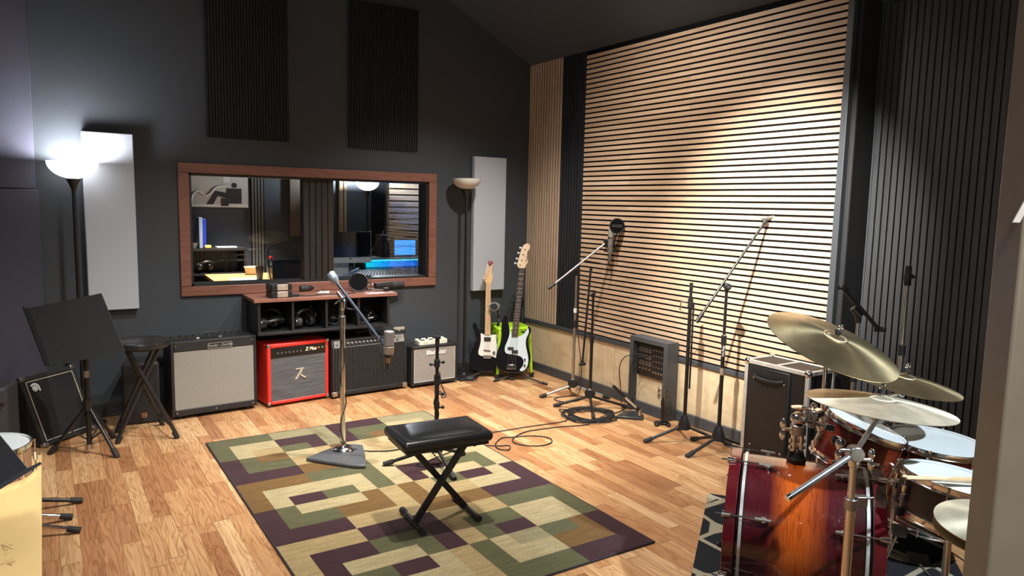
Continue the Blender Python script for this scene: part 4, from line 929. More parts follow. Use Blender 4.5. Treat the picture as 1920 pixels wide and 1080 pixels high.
# ------------------------------------------------------------------ table and drum at the left edge
T = thing('plywood_table', 'pale yellow plywood table top at the lower left edge', 'table', (-.34, 2.5, 0)); TZ = .50
c1_ = fl(78, 852, TZ); mb = MB(); mb.box(-.72, c1_.x, 2.02, c1_.y, TZ-.022, TZ); mb.build('table_top', mat('yellow_birch', (.95, .68, .30), .42, noise=3, var=.07), T, bevel=.002)
for x, y in ((-.66, 2.09), (-.10, 2.09), (-.66, c1_.y-.06), (-.10, c1_.y-.06)): MB().box(x-.02, x+.02, y-.02, y+.02, 0, TZ-.022).build('leg', BLKM, T)
for a in ((-.10, 2.09, -.10, c1_.y-.06), (-.66, 2.09, -.66, c1_.y-.06)): MB().box(a[0]-.015, a[0]+.015, a[1], a[3], TZ-.06, TZ-.022).build('rail', BLKM, T)
mb = MB(); rx = random.Random(5)
for k in range(5):
    p = fl(rx.uniform(2, 22), rx.uniform(1015, 1070), TZ+.0006); mb = MB(); mb.tube(smooth_path([p+Vector((rx.uniform(-.02, .02), rx.uniform(-.03, .03), 0)) for _ in range(4)], 4), .0006, 4); mb.build('scuff_mark', mat('brown_scuff', (.50, .32, .14), .7), T)
for lb, (x0, y0, x1, y1), mm, gp in (('black round stand leg sticking out from under the plywood table, farthest one', (60, 937, 155, 938), BLKM, 'a'),
                          ('chrome stand leg sticking out from under the plywood table, middle one', (60, 966, 136, 969), CHR, 'b'), ('chrome stand leg sticking out from under the plywood table, nearest one', (60, 985, 151, 994), CHR, 'b')):
    a = fl(x1, y1, .014); b_ = fl(x0, y0, .060); d_ = (a-b_).normalized()
    T = thing('stand_leg', lb, 'stand leg', a-Vector((0, 0, .014)), group='stand legs under the plywood table'); s_ = b_-d_*.10
    MB().cyl(s_, a, .0105).build('tube', mm, T); MB().cyl(a-d_*.055, a, .0145).build('rubber_tip', RUB, T)
# small wood drum on the table
c_ = fl(-8, 878, TZ); rc = (fl(52, 905, TZ)-c_).length
T = thing('snare_drum', 'wood-shell drum with white head at the left edge on the plywood table', 'drum', (c_.x, c_.y, TZ)); Mq = Mof(T)
R_ = .10; Hh = .115
bpy.data.objects.remove(T)
RH = Vector((math.cos(YAW), -math.sin(YAW), 0)); t0 = fl(46, 903, TZ); R_ = .15; c_ = t0-RH*R_; Hh = .128
T = thing('snare_drum', 'wood-shell drum with white head standing on the plywood table at the left edge', 'drum', (c_.x, c_.y, TZ)); Mq = Mof(T)
MB().lathe([(R_-.006, .008), (R_, .008), (R_, Hh-.008), (R_-.006, Hh-.008)], Mq, 48, closed=True).build('shell', wood_mat('light_wood_shell', (.30, .16, .09), (.42, .25, .15), 2, 10, .4), T)
HEADM = mat('coated_drumhead', (.70, .77, .80), .35, noise=30, var=.03)
MB().lathe([(0, Hh), (R_-.004, Hh), (R_+.001, Hh-.008), (0, Hh-.008)], Mq, 48).build('drumhead', HEADM, T)
for z in (.006, Hh-.004):
    mb = MB(); mb.lathe([(R_+.001, z-.008), (R_+.005, z-.008), (R_+.006, z+.010), (R_+.001, z+.010)], Mq, 48, closed=True); mb.build('hoop', CHR, T)
for k in range(8):
    a = 2*PI*k/8+.1; p = Mq @ Vector(((R_+.012)*math.cos(a), (R_+.012)*math.sin(a), 0)); MB().cyl(p+Vector((0, 0, .006)), p+Vector((0, 0, Hh)), .003, n=8).build('tension_rod', CHR, T); MB().cyl(p+Vector((0, 0, Hh*.38)), p+Vector((0, 0, Hh*.62)), .008, n=10).build('lug', CHR, T)
# near music stand, cut by the left edge
D0 = 1.62; A = dep(52, 880, D0); B = dep(-70, 732, D0+.18); C0 = dep(-170, 1015, D0-.05); 
T = thing('music_stand', 'black music stand desk cut off by the left edge, in front of the plywood table', 'music stand', (A.x-.16, A.y, 0))
n_ = (B-A).cross(C0-A).normalized(); n_ = n_ if n_.dot(CAM-A) > 0 else -n_
D1 = B+(C0-A); mb = MB(); q = [A, B, D1, C0]; mb.add(q+[p-n_*.004 for p in q], [(0, 1, 2, 3), (7, 6, 5, 4), (0, 4, 5, 1), (1, 5, 6, 2), (2, 6, 7, 3), (3, 7, 4, 0)]); dk = mb.build('desk', mat('navy_black_desk', (.016, .018, .024), .45), T)
lp = dep(77, 868, D0-.03)-A; mb = MB(); q = [A, C0, C0+lp, A+lp]; t_ = lp.cross(C0-A).normalized()*.003; mb.add([p+t_ for p in q]+[p-t_ for p in q], [(0, 1, 2, 3), (7, 6, 5, 4), (0, 4, 5, 1), (1, 5, 6, 2), (2, 6, 7, 3), (3, 7, 4, 0)]); mb.build('ledge', mat('blue_grey_ledge', (.035, .040, .052), .35), dk)
m_ = (A+B+C0+D1)/4; pb = Vector((m_.x-.02, min(m_.y, 1.955), .0)); MB().cyl(pb+Vector((0, 0, .05)), m_-n_*.01, .0125).build('pole', BLKM, T)
tripod(T, pb+Vector((0, 0, .28)), [pb+Vector((math.cos(a), math.sin(a), 0))*.26 for a in (2.6, 4.7, .2)], .010, BLKM)

# ------------------------------------------------------------------ guitars
def trace(pts, ox, oy, s): return [((x-ox)*s, (oy-y)*s) for x, y in pts]
def smooth2(pts, k=4):
    P = [Vector((x, y, 0)) for x, y in pts]; n = len(P); out = []
    for i in range(n):
        p0, p1, p2, p3 = P[i-1], P[i], P[(i+1) % n], P[(i+2) % n]
        for j in range(k):
            t = j/k; q = .5*((2*p1)+(p2-p0)*t+(2*p0-5*p1+4*p2-p3)*t*t+(3*p1-p0-3*p2+p3)*t**3); out.append((q.x, q.y))
    return out
GB = mat('gloss_black_lacquer', (.008, .008, .010), .12, coat=1, var=.05)
MAPLE = wood_mat('maple_neck', (.58, .36, .17), (.70, .46, .24), 1, 16, .35, rings=3)
ROSE = mat('rosewood_fingerboard', (.045, .026, .018), .5, noise=60, var=.3)
PGW = mat('cream_pickguard', (.74, .74, .68), .3, var=.02); PGB = mat('pale_blue_pickguard', (.56, .68, .72), .3, var=.02)
STR = mat('steel_string', (.6, .6, .6), .3, 1)
def guitar_frame(base_px, floorz, Dy, lean=8):
    p = on(base_px[0], base_px[1], 1, Dy); hd = Vector((CAM.x-p.x, CAM.y-p.y, 0)).normalized()      # faces the viewer side of the room
    x = Vector((0, 0, 1)).cross(hd).normalized(); up = Vector((0, 0, 1))
    a = math.radians(lean); up2 = up*math.cos(a)-hd*math.sin(a); out = hd*math.cos(a)+up*math.sin(a)
    return MX(Matrix((x, up2, out)).transposed(), p)
def strings(mb, a, b_, n, w0, w1, z, r):
    ax = (Vector(b_)-Vector(a)); 
    for k in range(n):
        t = (k/(n-1)-.5); mb.append((t*w0, t*w1))
# electric guitar
GS = .001335; OX, OY = 182, 922
M = guitar_frame((912, 697), 0, 5.50, 7)
T = thing('electric_guitar', 'black electric guitar with cream pickguard and maple neck, left of the bass', 'guitar', M=M)
body = smooth2(trace([(97, 588), (86, 600), (86, 630), (103, 672), (108, 705), (97, 738), (76, 785), (66, 835), (71, 882), (95, 910), (135, 920), (185, 922), (232, 921), (265, 905), (286, 875), (293, 830), (284, 788), (262, 752), (243, 722), (240, 695), (252, 672), (266, 650), (262, 636), (248, 645), (226, 664), (206, 668), (166, 666), (140, 656), (122, 632), (112, 604)], OX, OY, GS), 3)
MB().prism(body, -.020, .020, M).build('body', GB, T, bevel=.007, segs=3)
pg = smooth2(trace([(140, 662), (165, 672), (206, 672), (236, 668), (260, 655), (258, 682), (247, 708), (252, 738), (270, 765), (286, 800), (289, 840), (276, 876), (266, 870), (258, 846), (236, 822), (200, 815), (155, 815), (130, 806), (126, 782), (136, 742), (141, 702)], OX, OY, GS), 3)
MB().prism(pg, .0205, .0225, M).build('pickguard', PGW, T)
def q2(mb, pts, z0, z1, ox=OX, oy=OY, s=GS, MM=None): mb.prism(trace(pts, ox, oy, s), z0, z1, MM or M); return mb
q2(MB(), [(168, 320), (200, 320), (206, 672), (166, 672)], .012, .030).build('neck', MAPLE, T, bevel=.003)
mb = MB()
for i in range(20):
    y = 672-(672-322)*(1-2**(-i/12.))/(1-2**(-20/12.)) if False else 322+(672-322)*(1-2**(-(i+1)/12.))/(1-2**(-21/12.)); h = (y-320)/352
    q2(mb, [(168-2*h, y-.7), (200+6*h, y-.7), (200+6*h, y+.7), (168-2*h, y+.7)], .030, .0312)
mb.build('frets', STR, T)
mb = MB()
for i in (3, 5, 7, 9, 12, 15, 17): mb = MB(); y = 322+350*(1-2**(-(i-.5)/12.))/(1-2**(-21/12.)); p = trace([(185, y)], OX, OY, GS)[0]; mb.cyl(M @ Vector((p[0], p[1], .030)), M @ Vector((p[0], p[1], .0308)), .003, n=8); mb.build('fret_marker', BLK, T)
hd = smooth2(trace([(168, 322), (157, 300), (158, 276), (176, 222), (188, 196), (200, 188), (214, 196), (207, 222), (206, 250), (213, 275), (212, 300), (200, 322)], OX, OY, GS), 3)
MB().prism(hd, .010, .024, M).build('headstock', MAPLE, T, bevel=.003)
for i in range(6):
    p = trace([(167+i*6.4, 290-i*17)], OX, OY, GS)[0]
    mb = MB(); mb.cyl(M @ Vector((p[0], p[1], .024)), M @ Vector((p[0], p[1], .034)), .0042, n=8); mb.box(p[0]-.034, p[0]-.020, p[1]-.005, p[1]+.005, .012, .020, M); mb.cyl(M @ Vector((p[0]-.02, p[1], .016)), M @ Vector((p[0]-.004, p[1], .016)), .002, n=6); mb.build('tuning_peg', CHR, T)
mb = MB()
for k in range(6):
    t = k/5-.5; a = trace([(184+t*24, 320)], OX, OY, GS)[0]; b_ = trace([(186+t*34, 818)], OX, OY, GS)[0]; mb.tube([M @ Vector((*a, .0325)), M @ Vector((*b_, .036))], .0005, 4)
mb.build('strings', STR, T)
pk = q2(MB(), [(162, 688), (208, 688), (208, 714), (162, 714)], .0225, .030).build('humbucker_pickup', BLK, T, bevel=.002)
q2(MB(), [(160, 771), (206, 776), (207, 785), (160, 780)], .0225, .029).build('single_coil_pickup', mat('brown_pickup', (.14, .06, .05), .4), T, bevel=.003)
q2(MB(), [(160, 806), (212, 806), (212, 832), (160, 832)], .0225, .032).build('bridge', DCHR, T, bevel=.002)
for x, y in ((230, 790), (273, 842)): p = trace([(x, y)], OX, OY, GS)[0]; MB().cyl(M @ Vector((*p, .0225)), M @ Vector((*p, .036)), .013, .011, 16).build('knob', mat('grey_knob', (.10, .10, .11), .3), T)
p = trace([(257, 797)], OX, OY, GS)[0]; MB().cyl(M @ Vector((*p, .0225)), M @ Vector((*p, .030)), .006, n=10).build('switch', DCHR, T)
mb = MB(); rb = random.Random(2)
for k in range(5): mb.tube(smooth_path([M @ Vector(((trace([(x, y)], OX, OY, GS)[0][0]), (trace([(x, y)], OX, OY, GS)[0][1]), .028+rb.uniform(-.004, .012))) for x, y in [(190+rb.uniform(-12, 8), 190+rb.uniform(-12, 14)) for _ in range(3)]+[(208+rb.uniform(-8, 12), 186+rb.uniform(-10, 8))]], 4), .0042, 6)
mb.build('ribbon', mat('dark_red_ribbon', (.30, .012, .035), .6), T)
mb = MB(); cc = trace([(226, 482)], OX, OY, GS)[0]; pts = []
for i in range(40):
    a = i/39*4.3*PI; r_ = .050-.0004*i; pts.append(M @ Vector((cc[0]+r_*math.cos(a), cc[1]+r_*.85*math.sin(a), .045+.0005*i)))
for i in range(len(pts)-1):
    o_ = (M.to_3x3() @ Vector((0, 0, 1)))*.022; a, b_ = pts[i], pts[i+1]; mb.add([a-o_, b_-o_, b_+o_, a+o_], [(0, 1, 2, 3)])
tl_ = [M @ Vector((*trace([q], OX, OY, GS)[0], .03)) for q in ((256, 505), (258, 560), (255, 610), (262, 640))]
o_ = (M.to_3x3() @ Vector((1, 0, .4)))*.012
for i in range(3): mb.add([tl_[i]-o_, tl_[i+1]-o_, tl_[i+1]+o_, tl_[i]+o_], [(0, 1, 2, 3)])
st_ = mb.build('strap', mat('black_webbing', (.018, .018, .02), .7), T); so = st_.modifiers.new('solid', 'SOLIDIFY'); so.thickness = .003
mb = MB(); o_ = (M.to_3x3() @ Vector((0, 0, 1)))*.021
for s_ in (1,): mb.tube([p+o_*s_ for p in pts], .0016, 5)
mb.build('strap_stitching', mat('pale_stitching', (.5, .5, .5), .6), st_)
GT1 = M.copy()
# electric bass
BS_ = .001322; BX, BY = 432, 935
M = guitar_frame((967, 699), 0, 5.27, 8)
T = thing('electric_bass', 'black electric bass with pale blue white pickguard and dark fingerboard on a floor stand', 'guitar', M=M)
tb = lambda pts: trace(pts, BX, BY, BS_)
body = smooth2(tb([(360, 543), (345, 556), (332, 590), (328, 640), (330, 690), (322, 745), (305, 790), (297, 838), (300, 885), (318, 915), (352, 930), (418, 936), (478, 929), (512, 902), (527, 862), (529, 812), (517, 762), (510, 712), (520, 682), (529, 655), (526, 632), (512, 622), (500, 638), (482, 664), (458, 690), (405, 688), (388, 655), (376, 602), (370, 558)]), 3)
MB().prism(body, -.020, .020, M).build('body', GB, T, bevel=.007, segs=3)
pg = smooth2(tb([(386, 630), (400, 688), (440, 690), (470, 680), (494, 654), (504, 634), (512, 640), (512, 668), (498, 700), (495, 742), (505, 790), (514, 838), (510, 882), (492, 912), (470, 922), (458, 914), (466, 902), (478, 886), (483, 860), (473, 832), (445, 818), (410, 812), (370, 806), (356, 790), (357, 758), (373, 718), (384, 678)]), 3)
MB().prism(pg, .0205, .0225, M).build('pickguard', PGB, T)
MB().prism(tb([(441, 232), (474, 232), (441, 692), (399, 692)]), .012, .026, M).build('neck', MAPLE, T, bevel=.003)
MB().prism(tb([(441, 232), (474, 232), (441, 692), (399, 692)]), .026, .031, M).build('fingerboard', ROSE, T)
mb = MB(); md = MB()
for i in range(20):
    t = (1-2**(-(i+1)/12.))/(1-2**(-21/12.)); y = 234+456*t; xl = 441-42*t; xr_ = 474-33*t; mb.prism(tb([(xl, y-.9), (xr_, y-.9), (xr_, y+.9), (xl, y+.9)]), .031, .0322, M)
for i in (3, 5, 7, 9, 12, 15, 17, 19):
    t = (1-2**(-(i-.5)/12.))/(1-2**(-21/12.)); p = tb([(457-37*t, 234+456*t)])[0]; md = MB(); md.cyl(M @ Vector((*p, .031)), M @ Vector((*p, .0318)), .0034, n=8); md.build('fret_marker', mat('pearl_dot', (.7, .7, .66), .3), T)
mb.build('frets', STR, T)
hd = smooth2(tb([(441, 234), (424, 212), (432, 178), (446, 120), (458, 86), (476, 68), (496, 66), (508, 80), (505, 104), (491, 128), (493, 160), (498, 190), (487, 206), (474, 234)]), 3)
MB().prism(hd, .008, .022, M).build('headstock', mat('pale_maple', (.66, .50, .33), .4, noise=12, var=.06), T, bevel=.003)
for i, (x, y) in enumerate(((446, 203), (456, 172), (466, 133), (478, 98))):
    p = tb([(x, y)])[0]; mb = MB(); mb.cyl(M @ Vector((*p, .022)), M @ Vector((*p, .036)), .007, .006, 12); mb.cyl(M @ Vector((p[0]-.045, p[1]+.006, .010)), M @ Vector((p[0]-.005, p[1], .012)), .0025, n=6); mb.cyl(M @ Vector((p[0]-.046, p[1]+.006, .006)), M @ Vector((p[0]-.046, p[1]+.006, .013)), .009, n=12); mb.build('tuning_peg', DCHR, T)
mb = MB(); a = tb([(486, 170)])[0]
text_into(mb, 'Squier', .024, M @ Matrix.Translation((a[0], a[1], .0225)) @ Matrix.Rotation(math.radians(78), 4, 'Z'), .0003, shear=.3); mb.build('headstock_lettering', mat('dark_brown_print', (.06, .04, .03), .5), T)
mb = MB()
for k in range(4):
    t = k/3-.5; a = tb([(457.5+t*22, 232)])[0]; b_ = tb([(402+t*48, 888)])[0]; mb.tube([M @ Vector((*a, .034)), M @ Vector((*b_, .038))], .0010, 5)
mb.build('strings', STR, T)
for q in ([(374, 762), (414, 762), (414, 780), (374, 780)], [(402, 782), (444, 782), (444, 805), (402, 805)]): MB().prism(tb(q), .0225, .031, M).build('pickup', BLK, T, bevel=.003)
MB().prism(tb([(371, 880), (432, 880), (432, 910), (371, 910)]), .020, .028, M).build('bridge', CHR, T, bevel=.002)
for x, y in ((490, 843), (490, 880)): p = tb([(x, y)])[0]; MB().cyl(M @ Vector((*p, .0225)), M @ Vector((*p, .036)), .009, n=14).build('knob', CHR, T)
GT2 = M.copy()
# guitar stands
def g_stand(M, f1, f2, label, back):
    b0 = M @ Vector((0, 0, -.03)); base = Vector((b0.x, b0.y, .0)); hdv = (M.to_3x3() @ Vector((0, 0, 1))); hdv.z = 0; hdv.normalize()
    c_ = base-hdv*.03; T = thing('guitar_stand', label, 'guitar stand', c_)
    hub = c_+Vector((0, 0, .045))
    b3 = c_-hdv*.16; b3.x = min(b3.x, 3.78); b3.y = min(b3.y, 5.68)
    tripod(T, hub, (f1, f2, b3), .008, mat('dark_grey_stand_metal', (.035, .035, .038), .4), .04)
    top = Vector((c_.x, c_.y, 0))+Vector((0, 0, .42))-hdv*.05; MB().cyl(hub, top, .009).build('upright', BLKM, T)
    xa = M.to_3x3() @ Vector((1, 0, 0))
    for s_ in (-1, 1):
        p = c_+xa*(.055*s_)+Vector((0, 0, .052))+hdv*-.02; mb = MB(); mb.tube([hub, p, p+hdv*.085, p+hdv*.088+Vector((0, 0, .028))], .006, 8); mb.build('cradle_arm', RUB, T)
    mb = MB(); mb.tube([top-xa*.10, top, top+xa*.10], .006, 8); mb.build('back_rest', RUB, T)
g_stand(GT1, fl(864, 715), fl(962, 713), 'dark tripod guitar stand under the cream-pickguard guitar', 1)
g_stand(GT2, fl(928, 716), fl(1024, 722), 'dark tripod stand under the electric bass', 1)
# lime stool
LM = mat('lime_green_enamel', (.40, .72, .02), .3, var=.03)
zs2 = .46; T = thing('metal_stool', 'lime green metal stool behind the two guitars', 'stool', (3.545, 5.50, 0)); Ms = Matrix.Translation((3.545, 5.50, 0)) @ Matrix.Rotation(math.radians(-14), 4, 'Z')
mb = MB(); mb.prism([(-.155, -.155), (.155, -.155), (.155, .155), (-.155, .155)], zs2-.035, zs2, Ms); mb.build('seat', LM, T, bevel=.02, segs=3)
mb = MB()
for s_ in (-1, 1): mb.box(-.150, .150, s_*.150-.004, s_*.150+.004, zs2-.10, zs2-.03, Ms); mb.box(s_*.150-.004, s_*.150+.004, -.150, .150, zs2-.10, zs2-.03, Ms)
mb.build('apron', LM, T, bevel=.003)
for sx in (-1, 1):
    for sy in (-1, 1):
        mb = MB(); a = [Ms @ Vector((sx*(.135+d_), sy*(.135+e_), zs2-.04)) for d_, e_ in ((-.025, -.025), (.015, -.025), (.015, .015), (-.025, .015))]; b_ = [Ms @ Vector((sx*(.165+d_), sy*(.160+e_), .0)) for d_, e_ in ((-.012, -.012), (.010, -.012), (.010, .010), (-.012, .010))]
        fs = [(0, 1, 2, 3), (7, 6, 5, 4), (0, 4, 5, 1), (1, 5, 6, 2), (2, 6, 7, 3), (3, 7, 4, 0)]; mb.add(b_+a, fs); l_ = mb.build('leg', LM, T, bevel=.003)
        p = Ms @ Vector((sx*.165, sy*.160, 0)); MB().box(p.x-.015, p.x+.015, p.y-.015, p.y+.015, 0, .045).build('rubber_foot', RUB, l_, bevel=.003)
# cables and plug by the lamp base
mb = MB(); mb.tube(smooth_path([Vector((2.985, 5.50, .06)), Vector((3.02, 5.48, .14)), Vector((3.05, 5.47, .10)), Vector((3.06, 5.46, .02)), Vector((3.10, 5.42, .006)), Vector((3.16, 5.40, .006))]), .003, 6)
tag(mb.build('lamp_cord', RUB), 'dark cord looping beside the small grey-grille amplifier', 'cord')
# ------------------------------------------------------------------ microphone stands
def hub_at(px, py, z=.10): return fl(px, py, z)
def tri_stand(name, label, hub, feet, top_z, m_pole, r0=.0125, r1=.0095, joint=.55, hubm=None, cone=False, rl=.0105, group=None):
    h0 = Vector((hub[0], hub[1], 0)); T = thing(name, label, 'microphone stand', h0, group=group); hm = hubm or BLK
    tripod(T, Vector(hub), feet, rl, m_pole if m_pole is not BLKM else BLKM, .05)
    if cone: MB().lathe([(0, -.045), (.040, -.045), (.042, -.02), (.020, .05), (0, .05)], Matrix.Translation(Vector(hub)+Vector((0, 0, .02))), 20).build('hub', hm, T)
    else:
        fwd = Vector((CAM.x-h0.x, CAM.y-h0.y, 0)).normalized(); MB().lathe([(0, -.028), (.030, -.028), (.040, -.018), (.042, 0), (.040, .018), (.030, .028), (0, .028)], MX(frame_from(fwd), Vector(hub)+Vector((0, 0, .02))), 20).build('hub', hm, T)
    zj = hub[2]+(top_z-hub[2])*joint
    MB().cyl(h0+Vector((0, 0, hub[2]+.02)), h0+Vector((0, 0, zj)), r0).build('lower_pole', m_pole, T)
    MB().cyl(h0+Vector((0, 0, zj)), h0+Vector((0, 0, top_z)), r1).build('upper_pole', m_pole, T)
    MB().cyl(h0+Vector((0, 0, zj-.03)), h0+Vector((0, 0, zj+.03)), r0*1.35).build('clutch', BLK, T)
    return T
def z_on(h, px, py): return at(h, px, py).z
# tall chrome boom stand with studio mic, near the corner
hub = hub_at(1074, 722); f1 = fl(1014, 746); f2 = fl(1141, 748); f3 = third(hub, f1, f2, .30); f3.x = min(f3.x, 3.82)
zt_ = z_on(hub, 1076, 512)
T = tri_stand('boom_stand', 'chrome boom stand holding the studio microphone in front of the oak slats, farthest stand', hub, (f1, f2, f3), zt_, DCHR)
cl = Vector((hub.x, hub.y, zt_)); a = at(hub, 1030, 540, -.10); b_ = at(hub, 1134, 457, .02)
MB().cyl(cl-Vector((0, 0, .02)), cl+Vector((0, 0, .035)), .020).build('boom_clutch', BLK, T)
bm = MB().cyl(a, b_, .008).build('boom_arm', DCHR, T); d_ = (b_-a).normalized(); MB().cyl(a-d_*.01, a+d_*.06, .012).build('end_grip', BLK, bm)
p = Vector((hub.x, hub.y, zt_-.32)); MB().cyl(p, p+Vector((0, 0, .035)), .014).build('sticker', mat('white_sticker', (.7, .7, .7), .5), T)
c_ = at(hub, 1145, 455, .03)
T = thing('studio_microphone', 'silver studio microphone in a black shock mount behind a round pop filter', 'microphone', c_-Vector((0, 0, .09)))
c_ = Vector(c_); MB().cyl(c_+Vector((-.004, 0, -.085)), c_+Vector((0, 0, .035)), .023, .025, 20).build('body', mat('satin_nickel', (.42, .40, .37), .35, .7), T, bevel=.003)
MB().cyl(c_+Vector((0, 0, .040)), c_+Vector((.004, 0, .105)), .025, .022, 20).build('grille', mat('silver_mesh', (.40, .40, .36), .4, .6, noise=600, var=.5, bump=.5), T, bevel=.007)
MB().cyl(c_+Vector((0, 0, .034)), c_+Vector((0, 0, .041)), .0265, n=20).build('gold_band', BRASS, T)
mb = MB(); mb.cyl(c_+Vector((-.008, 0, -.15)), c_+Vector((-.004, 0, -.085)), .0095, .011); mb.build('plug', DCHR, T)
for z in (-.015, -.07):
    mb = MB(); mb.torus(c_+Vector((0, 0, z)), (0, 0, 1), .055, .003, 28, 6); mb.build('mount_ring', BLK, T)
mb = MB()
for k in range(8):
    a_ = 2*PI*k/8; mb.cyl(c_+Vector((.055*math.cos(a_), .055*math.sin(a_), -.015)), c_+Vector((.027*math.cos(a_+.4), .027*math.sin(a_+.4), -.05)), .0014, n=5); mb.cyl(c_+Vector((.055*math.cos(a_), .055*math.sin(a_), -.07)), c_+Vector((.027*math.cos(a_-.4), .027*math.sin(a_-.4), -.03)), .0014, n=5)
mb.build('elastic', RUB, T)
mb = MB(); mb.box(-.014, .014, -.012, .012, -.03, .03, Matrix.Translation(b_+Vector((.008, 0, .002)))); mb.build('mount_bracket', BLK, T, bevel=.003)
pf = at(hub, 1157, 424, -.05); T2 = thing('pop_filter', 'round black pop filter in front of the studio microphone on the far stand', 'pop filter', pf-Vector((0, 0, .07)))
ax = Vector((-.35, -.80, .08)).normalized(); mb = MB(); mb.torus(pf, ax, .058, .005, 36, 8); mb.build('hoop', BLK, T2)
mb = MB(); mb.cyl(pf-ax*.002, pf+ax*.002, .057, n=36); mb.build('mesh', mat('black_nylon_mesh', (.02, .02, .02), .8), T2)
mb = MB(); text_into(mb, 'RODE', .030, MX(Matrix((ax.cross(Vector((0, 0, 1))).normalized()*-1, Vector((0, 0, 1)), ax)).transposed(), pf+ax*.0035), .0003, bold=.0005); mb.build('filter_lettering', mat('grey_print', (.10, .10, .10), .6), T2)
mb = MB(); mb.tube(smooth_path([pf+Vector((0, .005, -.058)), pf+Vector((.004, .01, -.09)), pf+Vector((0, .02, -.125)), c_+Vector((.05, -.005, -.07))]), .006, 8); mb.build('bracket', BLK, T2)
e0 = c_+Vector((-.008, 0, -.15))
mb = MB(); mb.tube(smooth_path([e0, e0+Vector((-.02, 0, -.03)), at(hub, 1118, 492, 0), at(hub, 1085, 494, 0), Vector((hub.x+.012, hub.y-.01, .86)), Vector((hub.x+.016, hub.y-.012, .6)), Vector((hub.x+.03, hub.y-.03, .42)), Vector((hub.x+.045, hub.y-.05, .22)), Vector((hub.x+.02, hub.y-.06, .05)), fl(1070, 742, .006), fl(1040, 747, .006), fl(1052, 753, .006), fl(1080, 752, .006), fl(1098, 745, .006)]), .0035, 6)
tag(mb.build('microphone_cable', RUB), 'black cable dropping from the studio microphone down the farthest chrome stand', 'cable')
# black boom stand folded down
hub = hub_at(1106, 742); f1 = fl(1040, 763); f2 = fl(1179, 766); f3 = third(hub, f1, f2, .30); f3.x = min(f3.x, 3.80)
zt_ = z_on(hub, 1111, 548)
T = tri_stand('boom_stand', 'black boom stand with its boom folded straight down beside the far chrome stand', hub, (f1, f2, f3), zt_, BLKM)
cl = Vector((hub.x, hub.y, zt_)); a = at(hub, 1108, 503, -.05); b_ = at(hub, 1092, 680, -.05); MB().cyl(a, b_, .008).build('boom_arm', BLKM, T)
MB().cyl(a-Vector((0, 0, .03)), a, .0115).build('end_grip', BLK, T); MB().cyl(cl-Vector((0, 0, .04)), cl+Vector((0, 0, .015)), .016).build('boom_clutch', BLK, T)
mb = MB(); mb.cyl(cl, at(hub, 1099, 552, -.06), .009); mb.build('clutch_screw', DCHR, T); mb = MB(); mb.cyl(b_+Vector((0, 0, .03)), b_, .011); mb.box(b_.x-.028, b_.x+.028, b_.y-.012, b_.y+.012, b_.z-.022, b_.z); mb.build('microphone_clip', RUB, T, bevel=.006)
# straight black stand
hub = hub_at(1283, 797, .11); f1 = fl(1210, 830); f2 = fl(1371, 838); f3 = third(hub, f1, f2, .26); f3.x = min(f3.x, 3.82)
zt_ = z_on(hub, 1292, 530)
T = tri_stand('microphone_stand', 'straight black microphone stand without a boom, right of the wall patch box', hub, (f1, f2, f3), zt_, BLKM, cone=True, joint=.86)
p = Vector((hub.x, hub.y, zt_)); MB().cyl(p-Vector((0, 0, .05)), p, .012).build('top_sleeve', BLK, T); q = at(hub, 1290, 566, 0)
mb = MB(); fwd = RH; mb.tube([q, q-fwd*.045, q-fwd*.05-Vector((0, 0, .055)), q-fwd*.035-Vector((0, 0, .06))], .004, 6); mb.build('cable_hook', DCHR, T)
MB().cyl(Vector((hub.x+.018, hub.y-.012, .36)), Vector((hub.x+.018, hub.y-.012, zt_-.13)), .006).build('side_rod', BLKM, T)
MB().cyl(q+fwd*.0, q+fwd*.03+Vector((0, 0, .012)), .006).build('thumb_screw', BLK, T)
# black boom stand raised over
hub = hub_at(1347, 818, .11); f1 = fl(1289, 858); f2 = Vector((hub.x+.27, hub.y-.06, 0)); f3 = third(hub, f1, f2, .26); f2.x = min(f2.x, 3.80); f3.x = min(f3.x, 3.81)
cl_ = at(hub, 1366, 537); T = tri_stand('boom_stand', 'black boom stand with its boom raised to the upper right, next to the road case', hub, (f1, f2, f3), cl_.z-.02, BLKM, cone=True, joint=.66)
cl = Vector((hub.x, hub.y, cl_.z)); a = at(hub, 1306, 604, -.05); b_ = at(hub, 1437, 412, .10)
MB().cyl(a, b_, .008).build('boom_arm', BLKM, T); d_ = (b_-a).normalized(); MB().cyl(a, a+d_*.07, .0125).build('end_grip', BLK, T); MB().cyl(b_-d_*.03, b_, .012).build('tip', BLK, T)
mb = MB(); mb.cyl(cl-Vector((0, 0, .035)), cl+Vector((0, 0, .01)), .014); mb.cyl(cl-HEAD*.035, cl+HEAD*.02, .021); mb.build('boom_clutch', BLK, T, bevel=.003); MB().cyl(cl-HEAD*.045, cl-HEAD*.034, .010).build('clutch_screw', DCHR, T)
mb = MB(); v_ = Vector((hub.x, hub.y, .60)); hd_ = Vector((CAM.x-hub.x, CAM.y-hub.y, 0)).normalized(); s_ = Vector((0, 0, 1)).cross(hd_)
text_into(mb, 'On-Stage Stands', .021, MX(Matrix((Vector((0, 0, 1)), -s_, hd_)).transposed(), v_+hd_*.0130+Vector((0, 0, .10))), .0004, bold=.0005); mb.build('stand_lettering', mat('grey_print_light', (.45, .45, .45), .5), T)
MB().cyl(v_-Vector((0, 0, .09)), v_-Vector((0, 0, .045)), .0132).build('sticker', mat('tan_sticker', (.25, .19, .14), .5), T)
